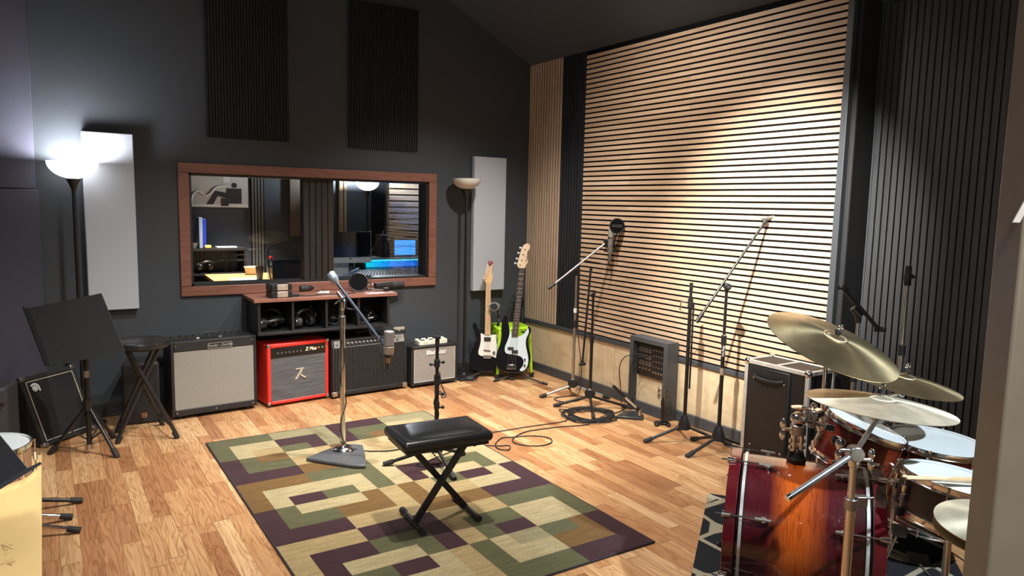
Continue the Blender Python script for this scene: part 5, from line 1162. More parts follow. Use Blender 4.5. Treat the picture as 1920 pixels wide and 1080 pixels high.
p0 = at(hub, 1427, 410, .10); p1 = at(hub, 1466, 405, .10); T = thing('pencil_microphone', 'slim silver pencil microphone on the raised boom tip', 'microphone', p0.lerp(p1, .5)-Vector((0, 0, .012)))
MB().cyl(p0, p1, .0095, n=14).build('body', mat('satin_silver_mic', (.34, .34, .33), .35, .6), T, bevel=.002); MB().cyl(p1-(p1-p0)*.25, p1+(p1-p0)*.02, .0105, n=14).build('head', BLK, T)
# short desk stand with shock mount in front of the patch box
b0 = fl(1241, 797); T = thing('desk_stand', 'short black floor stand with empty shock mount in front of the wall patch box', 'microphone stand', b0)
Mh = Matrix.Translation(b0) @ Matrix.Rotation(YAW*-1, 4, 'Z'); pts = smooth2([(-.055, -.04), (-.055, .02), (-.03, .05), (.03, .05), (.055, .02), (.055, -.04), (.03, -.045), (.022, -.012), (-.022, -.012), (-.03, -.045)], 3)
MB().prism(pts, 0, .018, Mh).build('base', BLKM, T, bevel=.004); c_ = at(b0, 1243, 738)
MB().cyl(b0+Vector((0, 0, .015)), Vector((b0.x, b0.y, c_.z-.03)), .010).build('pole', BLKM, T); MB().cyl(Vector((b0.x, b0.y, c_.z-.09)), Vector((b0.x, b0.y, c_.z-.05)), .015).build('collar', BLK, T)
cc = Vector((b0.x, b0.y, c_.z)); 
for z in (-.018, .018): mb = MB(); mb.torus(cc+Vector((0, 0, z)), (0, 0, 1), .036, .003, 28, 6); mb.build('mount_ring', BLK, T)
mb = MB()
for k in range(6): a_ = 2*PI*k/6; mb.cyl(cc+Vector((.036*math.cos(a_), .036*math.sin(a_), -.045)), cc+Vector((.040*math.cos(a_), .040*math.sin(a_), .045)), .003, n=6)
mb.build('mount_posts', mat('tarnished_metal', (.16, .13, .10), .4, .5), T)
# low triangular-base stand with tilted arm
T = thing('desk_stand', 'low stand with triangular base and slanted chrome and black arm by the cable coil', 'microphone stand', fl(1183, 783))
q = [fl(1154, 785), fl(1170, 775), fl(1200, 775), fl(1207, 784), fl(1205, 789)]; mb = MB(); mb.prism([(v.x, v.y) for v in q], 0, .022); mb.build('base', mat('dark_cast_base', (.03, .035, .04), .35), T, bevel=.006)
j = fl(1199, 779, .03); tip = at(j, 1144, 718, -.02); d_ = tip-j; MB().cyl(j, j+Vector((0, 0, .045)), .016).build('joint', DCHR, T)
j2 = j+Vector((0, 0, .035)); MB().cyl(j2, j2.lerp(tip, .12), .014).build('socket', BLK, T); MB().cyl(j2.lerp(tip, .10), j2.lerp(tip, .55), .0085).build('chrome_tube', CHR, T); MB().cyl(j2.lerp(tip, .5), j2.lerp(tip, .9), .0115).build('grip', BLK, T); MB().cyl(j2.lerp(tip, .9), tip, .005).build('tip', DCHR, T)
# stand behind the bench
hub = hub_at(818, 838, .12); f1 = fl(722, 873, .011); f2 = fl(868, 853, .011); f3 = third(hub, f1, f2, .26)+Vector((0, 0, .011))
zt_ = z_on(hub, 810, 634)
T = tri_stand('microphone_stand', 'black telescopic stand with clamps rising behind the bench on the rug', hub, (f1, f2, f3), zt_, BLKM, r0=.0125, r1=.010, joint=.62, cone=True)
h0 = Vector((hub.x, hub.y, 0))
for z, r_ in ((zt_-.05, .013), (zt_-.17, .017), (zt_-.33, .014), (zt_-.42, .017)): MB().cyl(h0+Vector((0, 0, z)), h0+Vector((0, 0, z+.045)), r_).build('collar', BLK, T, bevel=.002)
for z, s_ in ((zt_-.155, -1), (zt_-.14, 1), (zt_-.33, 1), (zt_-.41, 1)):
    p = h0+Vector((0, 0, z)); MB().cyl(p, p+RH*(.030*s_), .006).build('thumb_screw', BLK, T); MB().ball(p+RH*(.036*s_), .010, 10).build('screw_head', BLK, T)
MB().cyl(h0+Vector((0, 0, zt_-.0)), h0+Vector((0, 0, zt_+.012)), .018).build('top_plate', BLK, T)
mb = MB(); sp = [h0+Vector((0, 0, zt_-.2))+RH*.014, h0+Vector((0, 0, zt_-.28))+RH*.03-HEAD*.01, h0+Vector((0, 0, zt_-.33))+RH*.055-HEAD*.02, h0+Vector((0, 0, zt_-.345))+RH*.035-HEAD*.03, h0+Vector((0, 0, zt_-.31))+RH*.02-HEAD*.02, h0+Vector((0, 0, zt_-.38))-RH*.016-HEAD*.01, h0+Vector((0, 0, zt_-.45))+RH*.014-HEAD*.01, h0+Vector((0, 0, zt_-.55))-RH*.02-HEAD*.01, h0+Vector((0, 0, .12))-RH*.045, h0+Vector((.02, -.06, .016)), fl(805, 875, .016), fl(780, 872, .016), fl(800, 865, .016), fl(850, 845, .016), fl(870, 838, .006), fl(895, 834, .006)]
mb.tube(smooth_path(sp), .0033, 6); tag(mb.build('microphone_cable', RUB), 'black cable wound around the telescopic stand behind the bench', 'cable')
# chrome vintage stand on the rug
b0 = fl(643, 850, .011); T = thing('boom_stand', 'chrome boom stand on a triangular cast base standing on the patterned rug', 'microphone stand', b0)
GM = mat('grey_cast_iron', (.075, .078, .085), .5, noise=60, var=.15)
q = [fl(573, 865, .011), fl(622, 845, .011), fl(660, 838, .011), fl(680, 840, .011), fl(685, 858, .011), fl(686, 879, .011), fl(665, 879, .011), fl(615, 872, .011)]
mb = MB(); mb.prism([(v.x, v.y) for v in q], .011, .034); mb.build('base', GM, T, bevel=.008, segs=3)
MB().lathe([(0, .034), (.064, .034), (.066, .040), (.058, .052), (.036, .062), (.022, .066), (.018, .090), (0, .090)], Matrix.Translation((b0.x, b0.y, 0)), 32).build('base_collar', CHR, T)
ct = at(b0, 647, 562); zt_ = ct.z; h0 = Vector((b0.x, b0.y, 0)); zc = at(b0, 645, 600).z
MB().cyl(h0+Vector((0, 0, .06)), h0+Vector((0, 0, zc-.04)), .0155, n=20).build('lower_pole', CHR, T); MB().cyl(h0+Vector((0, 0, zc-.045)), h0+Vector((0, 0, zc+.025)), .019, n=20).build('grip', DCHR, T, bevel=.003)
MB().cyl(h0+Vector((0, 0, zc)), h0+Vector((0, 0, zt_)), .010, n=16).build('upper_pole', CHR, T); MB().lathe([(.0, 0), (.012, 0), (.018, .03), (.016, .07), (.010, .075), (0, .075)], Matrix.Translation(h0+Vector((0, 0, zt_-.065))), 18).build('boom_clutch', CHR, T)
a = at(b0, 633, 532, 0); b_ = at(b0, 721, 648, -.06); pv = h0+Vector((0, 0, zt_+.01))
d_ = (b_-a).normalized(); MB().cyl(a, b_, .0095, n=14).build('boom_arm', mat('blue_grey_steel', (.10, .125, .17), .3, .8), T)
MB().cyl(pv-d_*.045, pv+d_*.03, .0135, n=16).build('boom_sleeve', DCHR, T); MB().cyl(pv-HEAD*.0-RH*.0, pv-RH*.045-Vector((0, 0, .035)), .005).build('thumb_screw', DCHR, T)
CWM = mat('blue_grey_counterweight', (.26, .31, .37), .35, .5); e_ = a-d_*.0
mb = MB(); mb.lathe([(0, 0), (.010, 0), (.026, .028), (.029, .040), (.029, .072), (.026, .078), (0, .078)], MX(frame_from(-d_), e_), 28); cwo = mb.build('counterweight', CWM, T)
mb = MB(); mb.lathe([(.016, .0785), (.024, .0785), (.024, .081), (.016, .081)], MX(frame_from(-d_), e_), 28, closed=True); mb.build('end_ring', CHR, cwo)
mb = MB(); pts = []; Fq = frame_from(d_); N_ = 60
for i in range(N_):
    t = i/(N_-1); an = t*7*PI; c_ = pv.lerp(b_, t*.97); r_ = .0125+.007*(math.sin(t*9)**2); pts.append(c_+Fq @ Vector((r_*math.cos(an), r_*math.sin(an), 0)))
pts = [pv+Vector((-.02, -.02, -.02)), pv+Vector((.0, -.025, .005))]+pts
mb.tube(pts, .0046, 6); tag(mb.build('microphone_cable', mat('blue_black_cable', (.014, .020, .036), .3)), 'dark blue cable spiralling along the boom of the chrome stand on the rug', 'cable')
mc = at(b0, 729, 648, -.08); T = thing('studio_microphone', 'nickel and grey large studio microphone hanging upright from the chrome boom', 'microphone', mc-Vector((0, 0, .11)))
MB().cyl(mc+Vector((0, 0, -.004)), mc+Vector((.003, 0, .088)), .0305, .0315, 26).build('grille', mat('grey_nickel_mesh', (.22, .205, .20), .55, .4, noise=900, var=.4, bump=.4), T, bevel=.006)
MB().cyl(mc+Vector((-.002, 0, -.052)), mc+Vector((0, 0, -.004)), .0300, .0325, 26).build('body', mat('satin_champagne', (.36, .30, .24), .35, .6), T, bevel=.003)
MB().cyl(mc+Vector((-.004, 0, -.072)), mc+Vector((-.002, 0, -.052)), .022, .028, 22).build('lower_ring', BLK, T); MB().cyl(mc+Vector((-.005, 0, -.105)), mc+Vector((-.004, 0, -.070)), .011, .013, 16).build('connector', BRASS, T); MB().cyl(mc+Vector((-.010, 0, -.15)), mc+Vector((-.005, 0, -.105)), .006, .010, 12).build('plug', BLK, T)
mb = MB(); e0 = mc+Vector((-.010, 0, -.15)); mb.tube(smooth_path([e0, e0+Vector((-.012, 0, -.008)), e0+Vector((-.030, 0, .03)), e0+Vector((-.042, .0, .11)), b_+Vector((-.02, 0, .02)), b_+Vector((-.03, 0, .05))]), .002, 6); tag(mb.build('microphone_lead', RUB), 'thin lead looping from the plug of the hanging studio microphone to the chrome boom', 'cable')
mb = MB(); mb.tube(smooth_path([pv+Vector((-.02, -.02, -.02)), h0+Vector((-.022, -.01, zt_-.12)), h0+Vector((-.015, -.012, zc-.1)), h0+Vector((.012, -.015, .62)), h0+Vector((-.018, -.01, .48)), h0+Vector((.018, -.012, .34)), h0+Vector((-.02, -.02, .22)), h0+Vector((-.016, -.035, .12)), h0+Vector((.03, -.075, .052)), fl(664, 842, .040), fl(682, 845, .020), fl(700, 846, .015), fl(730, 845, .015), fl(760, 840, .015), fl(790, 832, .015), fl(815, 825, .015), fl(850, 812, .006), fl(900, 806, .006), fl(912, 811, .006), fl(940, 808, .006), fl(990, 800, .006), fl(1040, 793, .006), fl(1061, 789, .006)]), .0034, 6)
tag(mb.build('microphone_cable', RUB), 'long black cable running down the chrome stand and across the rug to the coil', 'cable')
# ------------------------------------------------------------------ cables on the floor
def zoomp(l): return [fl(880+x/5.333, 670+y/5.333, .006) for x, y in l]
mb = MB(); mb.tube(smooth_path(zoomp([(0, 905), (100, 882), (200, 882), (300, 885), (390, 880), (410, 900), (385, 925), (310, 920), (262, 890), (270, 850), (330, 805), (440, 797), (600, 785), (740, 793), (815, 815), (820, 850), (740, 880), (620, 885), (500, 870), (435, 840), (450, 800), (560, 745), (700, 720), (900, 695), (1080, 683), (1200, 670)]), 5), .0036, 6)
tag(mb.build('floor_cable', RUB), 'black cable with two open loops lying on the wooden floor right of the rug', 'cable')
random.seed(11); T = thing('cable_coil', 'loose coil of black cable heaped on the floor in front of the folded boom stand', 'cable coil', fl(1104, 781))
cc = fl(1104, 781); 
for k in range(3):
    pts = []
    for i in range(46):
        a = i*.62+k*2; r_ = .165+.035*math.sin(i*.7+k)+.02*random.uniform(-1, 1); pts.append(cc+Vector((r_*1.0*math.cos(a)+.012*math.sin(i), r_*.95*math.sin(a)+.012*math.cos(i*1.7), .006+.0045*k+.004*abs(math.sin(i*1.3)))))
    MB().tube(smooth_path(pts, 4), .0036, 6).build('coil_layer', RUB, T)
mb = MB(); mb.tube(smooth_path(zoomp([(960, 640), (985, 600), (940, 560), (900, 522), (1000, 520), (1100, 505), (1200, 515), (1300, 530), (1400, 560), (1480, 550), (1540, 520), (1590, 475)]), 5), .0036, 6); mb.build('loose_end', RUB, T)
mb = MB(); mb.tube(smooth_path(zoomp([(1350, 630), (1420, 605), (1500, 595), (1540, 570), (1545, 540)]), 5), .0036, 6); mb.build('loose_end', RUB, T)
# ------------------------------------------------------------------ wall patch box
X0, X1, Y0, Y1, ZT = 3.735, 3.852, 3.700, 4.095, .580
T = thing('patch_box', 'grey wooden wall box holding a black cable patch panel by the baseboard', 'patch panel', (3.8, 3.9, 0))
GP = mat('grey_box_paint', (.058, .062, .070), .5, noise=60, var=.06)
mb = MB(); mb.box(X0, X1, Y0, Y0+.035, 0, ZT); mb.box(X0, X1, Y1-.035, Y1, 0, ZT); mb.box(X0, X1, Y0+.035, Y1-.035, ZT-.035, ZT); mb.box(X0+.03, X1, Y0+.035, Y1-.035, 0, .08); mb.build('frame', GP, T, bevel=.003)
MB().box(3.790, 3.800, Y0+.035, Y1-.035, .08, .285).build('lower_panel', PLY, T); mb = MB(); mb.box(3.7905, 3.8, Y1-.050, Y1-.036, .285, ZT-.035); mb.box(3.7905, 3.8, Y0+.036, Y1-.036, ZT-.05, ZT-.036); mb.build('inner_edge', PLY, T)
MB().box(3.772, 3.795, Y0+.036, Y1-.052, .285, ZT-.052).build('face_plate', mat('black_face_plate', (.009, .009, .010), .3), T)
for i in range(4):
    for j in range(3):
        y = Y1-.080-i*.036; z = .488-j*.050; mb = MB(); mb.lathe([(.0095, 0), (.0125, 0), (.0125, .003), (.0095, .003)], MX(frame_from((-1, 0, 0)), (3.772, y, z)), 16, closed=True); mb.box(3.7695, 3.7715, y-.013, y+.013, z-.018, z-.013); mb.build('socket', DCHR, T)
    y = Y1-.080-i*.036; mb = MB(); mb.lathe([(.003, 0), (.008, 0), (.008, .003), (.003, .003)], MX(frame_from((-1, 0, 0)), (3.772, y, .342)), 12, closed=True); mb.build('jack', DCHR, T)
for i in range(4):
    for j in range(5):
        y = Y1-.230-i*.0275; z = .500-j*.042; r_ = .0055 if j < 4 else .008; mb = MB(); mb.lathe([(.001, 0), (r_, 0), (r_, .004), (.001, .004)], MX(frame_from((-1, 0, 0)), (3.772, y, z)), 12, closed=True); mb.build('jack', DCHR, T)
        if j < 4: mb = MB(); mb.cyl((3.764, y, z-.020), (3.772, y, z-.020), .009, n=14); mb.build('knob', BLK, T)
for k, (px, y, z, pp) in enumerate(((0, Y1-.080, .438, [(3.70, 4.10, .415), (3.68, 4.14, .33), (3.70, 4.14, .15), (3.70, 4.12, .02), (3.66, 4.05, .006)]), (0, Y1-.150, .438, [(3.715, 4.00, .42), (3.70, 4.03, .36), (3.71, 4.045, .20), (3.715, 4.07, .05), (3.64, 4.02, .006)]))):
    mb = MB(); s_ = Vector((3.768, y, z)); mb.cyl(s_, s_+Vector((-.05, .008, .0)), .0085, .007); mb.tube(smooth_path([s_+Vector((-.05, .008, 0))]+[Vector(q) for q in pp], 5), .0035, 6)
    o = tag(mb.build('patch_cable', RUB), ('outer' if k == 0 else 'inner')+' black cable plugged into the wall patch box', 'cable', None)
# ------------------------------------------------------------------ keyboard bench on the rug
T = thing('keyboard_bench', 'black padded bench with X-shaped legs on the patterned rug', 'bench', (1.62, 3.1, .011))
zb = .50; q = [fl(732, 782, zb-.035), fl(790, 822, zb-.045), fl(914, 790, zb-.025), fl(858, 765, zb)]
c0 = Vector((1.585, 3.045, 0)); 
pA = fl(755, 955, .03); pB = fl(793, 997, .03); pC = fl(853, 930, .03); pD = fl(897, 970, .03)
uu = ((pB+pD)/2-(pA+pC)/2).normalized(); uu.z = 0; uu.normalize(); vv = Vector((-uu.y, uu.x, 0)); vv = vv if (pC-pA).dot(vv) > 0 else -vv
ctr = (pA+pB+pC+pD)/4; ctr.z = 0
Mb = MX(Matrix((vv, -uu, Vector((0, 0, 1)))).transposed(), ctr)
BW = .225; BD = .150
sc_ = fl(822, 797, zb); Ms_ = MX(Matrix((vv, -uu, Vector((0, 0, 1)))).transposed(), Vector((sc_.x, sc_.y, 0)))
VNL = mat('black_vinyl_seat', (.015, .015, .016), .32, noise=150, var=.1, bump=.1)
mb = MB(); mb.prism([(-BW, -BD), (BW, -BD), (BW, BD), (-BW, BD)], zb-.065, zb-.015, Ms_); st_ = mb.build('seat_cushion', VNL, T, bevel=.022, segs=4)
mb = MB(); nx, ny = 10, 8; vs = []; fs = []
for j in range(ny+1):
    for i in range(nx+1):
        x = -1+2*i/nx; y = -1+2*j/ny; h = (1-abs(x)**3.5)*(1-abs(y)**3.5); vs.append((x*(BW-.014), y*(BD-.014), zb-.024+.024*h**.5 if h > 0 else zb-.024))
for j in range(ny):
    for i in range(nx): a = j*(nx+1)+i; fs.append((a, a+1, a+nx+2, a+nx+1))
mb.add(vs, fs, Ms_); mb.build('seat_top', VNL, st_)
MB().box(-BW+.02, BW-.02, -BD+.02, BD-.02, zb-.080, zb-.062, Ms_).build('seat_board', BLK, T)
fl_ = (pA+pB)/2; fr_ = (pC+pD)/2; zf = .011+.014
MB().cyl(pA.lerp(pB, -.02)*1.0+Vector((0, 0, zf-pA.z)), pB+Vector((0, 0, zf-pB.z)), .0135).build('floor_bar', STL, T); MB().cyl(pC+Vector((0, 0, zf-pC.z)), pD+Vector((0, 0, zf-pD.z)), .0135).build('floor_bar', STL, T)
for a, b_ in ((pA, pB), (pC, pD)):
    for p, o_ in ((a, b_), (b_, a)): d_ = (p-o_).normalized(); p = Vector((p.x, p.y, zf)); MB().cyl(p-d_*.03, p+d_*.008, .0165).build('end_cap', RUB, T)
topL = Vector((sc_.x, sc_.y, 0))-vv*.145; topR = Vector((sc_.x, sc_.y, 0))+vv*.145
def bar(p, q, w_, d_): 
    z_ = (q-p).normalized(); F_ = frame_from(z_, uu); return MB().box(-d_, d_, -w_, w_, 0, (q-p).length, MX(F_, p))
m1 = Vector((fl_.x, fl_.y, zf))+uu*.025; m2 = Vector((fr_.x, fr_.y, zf))-uu*.010
bar(m1, topR+uu*.025+Vector((0, 0, zb-.08)), .015, .010).build('leg', STL, T, bevel=.002); bar(m2, topL-uu*.010+Vector((0, 0, zb-.08)), .015, .010).build('leg', STL, T, bevel=.002)
mid = (m1+topR+Vector((0, 0, zb-.08)))/2; MB().cyl(mid-uu*.05, mid+uu*.03, .012).build('pivot_bolt', BLK, T)
for p in (topL, topR): MB().cyl(p-uu*.10+Vector((0, 0, zb-.085)), p+uu*.10+Vector((0, 0, zb-.085)), .010).build('top_bar', STL, T)
# ------------------------------------------------------------------ patterned rug
RC = {'G': (.088, .088, .040), 'T': (.37, .305, .165), 'O': (.33, .245, .115), 'P': (.040, .014, .019), 'B': (.145, .078, .022), 'S': (.25, .22, .12)}
def rug_mat(n, c):
    mt, nt, b = nodes_of(n); tc = N(nt, 'ShaderNodeTexCoord'); mp = N(nt, 'ShaderNodeMapping'); mp.inputs['Scale'].default_value = (8, 60, 1); LK(nt, tc.outputs['Object'], mp.inputs[0])
    nz = N(nt, 'ShaderNodeTexNoise'); nz.inputs['Scale'].default_value = 1; nz.inputs['Detail'].default_value = 3; LK(nt, mp.outputs[0], nz.inputs['Vector'])
    n2 = N(nt, 'ShaderNodeTexNoise'); n2.inputs['Scale'].default_value = 260; n2.inputs['Detail'].default_value = 2; LK(nt, tc.outputs['Object'], n2.inputs['Vector'])
    a = ramp(nt, nz.outputs[0], [(.3, tuple(x*.80 for x in c)), (.7, tuple(min(1, x*1.15) for x in c))]); g = ramp(nt, n2.outputs[0], [(.3, (.62, .62, .62)), (.7, (1.2, 1.2, 1.2))])
    LK(nt, mixc(nt, .8, a, g, 'MULTIPLY'), b.inputs['Base Color']); b.inputs['Roughness'].default_value = .95; b.inputs['Specular IOR Level'].default_value = .1; b.inputs['Sheen Weight'].default_value = .15
    bp = N(nt, 'ShaderNodeBump'); bp.inputs['Strength'].default_value = .5; bp.inputs['Distance'].default_value = .003; LK(nt, n2.outputs[0], bp.inputs['Height']); LK(nt, bp.outputs[0], b.inputs['Normal']); return mt
keys = list(RC); rm = [rug_mat('rug_wool_'+{'G': 'olive', 'T': 'tan', 'O': 'ochre', 'P': 'plum', 'B': 'brown', 'S': 'sage'}[k], RC[k]) for k in keys]
Q = {(0, 0): 'GTO', (1, 0): 'SPG', (2, 0): 'PGB', (3, 0): 'STG', (0, 1): 'PGB', (1, 1): 'BOT', (2, 1): 'TOT', (3, 1): 'PTO', (0, 2): 'BTP', (1, 2): 'GTG', (2, 2): 'TPT', (3, 2): 'TGT',
     (0, 3): 'PGT', (1, 3): 'OBT', (2, 3): 'BOG', (3, 3): 'PTP', (0, 4): 'OPT', (1, 4): 'PGT', (2, 4): 'OGP', (3, 4): 'GTT', (0, 5): 'TPG', (1, 5): 'OTP', (2, 5): 'GTS', (3, 5): 'PBG'}
RX0, RX1, RY1, RY0 = .808, 2.325, 4.765, 2.328
fu_ = [0, .07, .135, .25]; fv_ = [0, .06, .118, .1667]
def cuts(fr, tot, n):
    out = []
    for q in range(n):
        base = q*tot; out += [base+(f_ if q % 2 == 0 else tot-f_) for f_ in (fr[:3] if q % 2 == 0 else fr[2:0:-1])] if q % 2 == 0 else [base]+[base+tot-f_ for f_ in fr[2:0:-1]]
    return out+[n*tot]
us = cuts(fu_, .25, 4); vs_ = cuts(fv_, 1/6, 6)
T = thing('patterned_rug', 'large rug with olive, tan, brown and plum nested squares under the bench', 'rug', ((RX0+RX1)/2, (RY0+RY1)/2, 0))
mb = MB()
for i in range(len(us)-1):
    for j in range(len(vs_)-1):
        uc, vc = (us[i]+us[i+1])/2, (vs_[j]+vs_[j+1])/2; qi, qj = min(3, int(uc/.25)), min(5, int(vc*6))
        du = uc-qi*.25 if qi % 2 == 0 else (qi+1)*.25-uc; dv = vc-qj/6 if qj % 2 == 0 else (qj+1)/6-vc
        ring_ = min(0 if du < .07 else (1 if du < .135 else 2), 0 if dv < .06 else (1 if dv < .118 else 2))
        mb.cur = keys.index(Q[(qi, qj)][ring_]); x0, x1 = RX0+us[i]*(RX1-RX0), RX0+us[i+1]*(RX1-RX0); y1, y0 = RY1-vs_[j]*(RY1-RY0), RY1-vs_[j+1]*(RY1-RY0)
        mb.add([(x0, y0, .010), (x1, y0, .010), (x1, y1, .010), (x0, y1, .010)], [(0, 1, 2, 3)])
mb.cur = 3; mb.box(RX0, RX1, RY0, RY1, .0005, .0098); mb.build('pile', rm, T)
mb = MB(); mb.tube([(RX0, RY0, .006), (RX1, RY0, .006), (RX1, RY1, .006), (RX0, RY1, .006)], .006, 8, closed=True); mb.build('bound_edge', mat('dark_rug_binding', (.028, .022, .028), .8), T)
# ------------------------------------------------------------------ road case
X0, X1, Y0, Y1, ZT = 3.585, 3.835, 2.445, 2.890, .645
T = thing('road_case', 'black road case with aluminium edges and recessed handle panel behind the drums', 'flight case', ((X0+X1)/2, (Y0+Y1)/2, 0))
MB().box(X0+.004, X1-.004, Y0+.004, Y1-.004, .012, ZT-.004).build('shell', mat('black_case_laminate', (.009, .009, .010), .45), T)
AL = mat('aluminium_edge', (.60, .58, .54), .38, .45); e = .024
mb = MB()
for (x, y) in ((X0, Y0), (X0, Y1-e), (X1-e, Y0), (X1-e, Y1-e)): mb.box(x, x+e, y, y+e, .01, ZT)
for z in (.01, ZT-e):
    for y in (Y0, Y1-e): mb.box(X0+e, X1-e, y, y+e, z, z+e)
    for x in (X0, X1-e): mb.box(x, x+e, Y0+e, Y1-e, z, z+e)
mb.build('edge_trim', AL, T, bevel=.003)
MB().box(X0+e, X1-e, (Y0+Y1)/2-.012, (Y0+Y1)/2+.012, ZT-.004, ZT+.001).build('lid_seam', AL, T)
for x in (X0, X1):
    for y in (Y0, Y1):
        for z in (.012, ZT): 
            if z > .1 or y == Y0: MB().ball((x+(.014 if x == X0 else -.014), y+(.014 if y == Y0 else -.014), z-(.012 if z > .1 else -.012)), .024, 12).build('ball_corner', CHR, T)
hp = MB().box(X0-.010, X0+.004, Y0+.12, Y1-.05, .10, ZT-.03).build('handle_panel', mat('black_moulded_panel', (.011, .011, .012), .4), T, bevel=.008)
MB().box(X0-.006, X0-.0095, Y0+.165, Y1-.09, .17, ZT-.12).build('panel_recess', mat('black_recess', (.006, .006, .006), .6), hp)
mb = MB(); mb.tube(smooth_path([(X0-.012, Y1-.085, ZT-.085), (X0-.026, Y1-.12, ZT-.094), (X0-.028, (Y0+Y1)/2+.035, ZT-.098), (X0-.026, Y0+.19, ZT-.094), (X0-.012, Y0+.155, ZT-.085)]), .010, 10); mb.build('handle', BLK, hp)
mb = MB()
for y in (Y0+.15, Y1-.08):
    for z in (.13, ZT-.10): mb.cyl((X0-.013, y, z), (X0-.010, y, z), .006, n=8)
mb.build('rivets', SCREW, hp)
for x in (X0+.04, X1-.04):
    for y in (Y0+.04, Y1-.04): MB().cyl((x, y, 0), (x, y, .014), .015).build('foot', RUB, T)
# ------------------------------------------------------------------ drum rug
def drug_mat():
    mt, nt, b = nodes_of('drum_rug_pile'); tc = N(nt, 'ShaderNodeTexCoord'); mp = N(nt, 'ShaderNodeMapping'); mp.inputs['Scale'].default_value = (4.2, 4.2, 1); LK(nt, tc.outputs['Object'], mp.inputs[0])
    v = N(nt, 'ShaderNodeTexVoronoi', feature='DISTANCE_TO_EDGE'); v.inputs['Scale'].default_value = 1.0; v.inputs['Randomness'].default_value = .55; LK(nt, mp.outputs[0], v.inputs['Vector'])
    c = ramp(nt, v.outputs['Distance'], [(.045, (.36, .33, .24)), (.06, (.020, .022, .026))]); n2 = N(nt, 'ShaderNodeTexNoise'); n2.inputs['Scale'].default_value = 220; LK(nt, tc.outputs['Object'], n2.inputs['Vector'])
    LK(nt, mixc(nt, .7, c, ramp(nt, n2.outputs[0], [(.3, (.55, .55, .55)), (.7, (1.2, 1.2, 1.2))]), 'MULTIPLY'), b.inputs['Base Color']); b.inputs['Roughness'].default_value = .95; b.inputs['Specular IOR Level'].default_value = .1; return mt
da = -.936; AX = Vector((math.cos(da), math.sin(da), 0)); LT = Vector((-AX.y, AX.x, 0))
LT = LT if LT.x > 0 else -LT
e1 = fl(1325, 938, .008); e2 = fl(1297, 1075, .008)
ed = Vector((e2.x-e1.x, e2.y-e1.y, 0)).normalized(); pd = Vector((-ed.y, ed.x, 0)); pd = pd if pd.x > 0 else -pd
O_ = Vector((e1.x, e1.y, 0))-ed*.10-pd*.0; Mr = MX(Matrix((ed, pd, Vector((0, 0, 1)))).transposed(), O_)
if Mr.to_3x3().determinant() < 0: Mr = MX(Matrix((ed, pd, Vector((0, 0, -1)))).transposed(), O_) @ Matrix.Diagonal((1, 1, -1, 1))
o = MB().box(0, 1.9, 0, 1.10, .0005, .009, Mr).build('drum_rug', drug_mat()); tag(o, 'dark rug with cream lattice pattern under the drum kit', 'rug'); recenter(o)
# ------------------------------------------------------------------ drums
HDW = CHR; RZ_ = .009
def shell_drum(name, label, c, n, R, Ht, shellm, lugs=6, top=True, badge=None, phase=0.0, headm=None, xdir=None, lug_m=None, label_txt=None, sub=None):
    n = Vector(n).normalized(); M = MX(frame_from(n, xdir), Vector(c)-n*Ht)          # local z: 0 bottom, Ht = top head
    T = thing(name, label, 'drum', M=M); L = []
    MB().lathe([(R-.007, .010), (R, .010), (R, Ht-.010), (R-.007, Ht-.010)], M, 64, closed=True).build('shell', shellm, T)
    MB().lathe([(0, Ht), (R-.003, Ht), (R+.001, Ht-.009), (0, Ht-.009)], M, 64).build('drumhead', headm or HEADM, T)
    MB().lathe([(0, .0), (R-.003, .0), (R+.001, .009), (0, .009)], M, 64).build('bottom_head', mat('clear_black_head', (.05, .05, .055), .2), T)
    for z0, z1 in ((Ht-.018, Ht+.010), (-.010, .018)):
        mb = MB(); mb.lathe([(R+.001, z0), (R+.0055, z0), (R+.0055, z0+.004), (R+.004, z0+.006), (R+.004, z1-.005), (R+.0065, z1), (R+.001, z1)], M, 64, closed=True); mb.build('hoop', HDW, T)
    for k in range(lugs):
        a = 2*PI*k/lugs+phase; ca, sa = math.cos(a), math.sin(a); rr = R+.012
        mb = MB(); mb.cyl(M @ Vector((rr*ca, rr*sa, Ht*.30)), M @ Vector((rr*ca, rr*sa, Ht*.46)), .0095, .0075, 12); mb.cyl(M @ Vector((rr*ca, rr*sa, Ht*.54)), M @ Vector((rr*ca, rr*sa, Ht*.70)), .0075, .0095, 12); mb.cyl(M @ Vector((R*ca, R*sa, Ht*.5)), M @ Vector((rr*ca, rr*sa, Ht*.5)), .010, n=10)
        mb.cyl(M @ Vector((rr*ca, rr*sa, Ht*.44)), M @ Vector((rr*ca, rr*sa, Ht*.56)), .005, n=8); mb.build('lug', HDW, T, bevel=.001)
        mb = MB(); mb.cyl(M @ Vector((rr*ca, rr*sa, -.012)), M @ Vector((rr*ca, rr*sa, Ht+.010)), .0028, n=8); mb.cyl(M @ Vector((rr*ca, rr*sa, Ht+.006)), M @ Vector((rr*ca, rr*sa, Ht+.014)), .0055, n=6); mb.build('tension_rod', HDW, T)
    return T, M
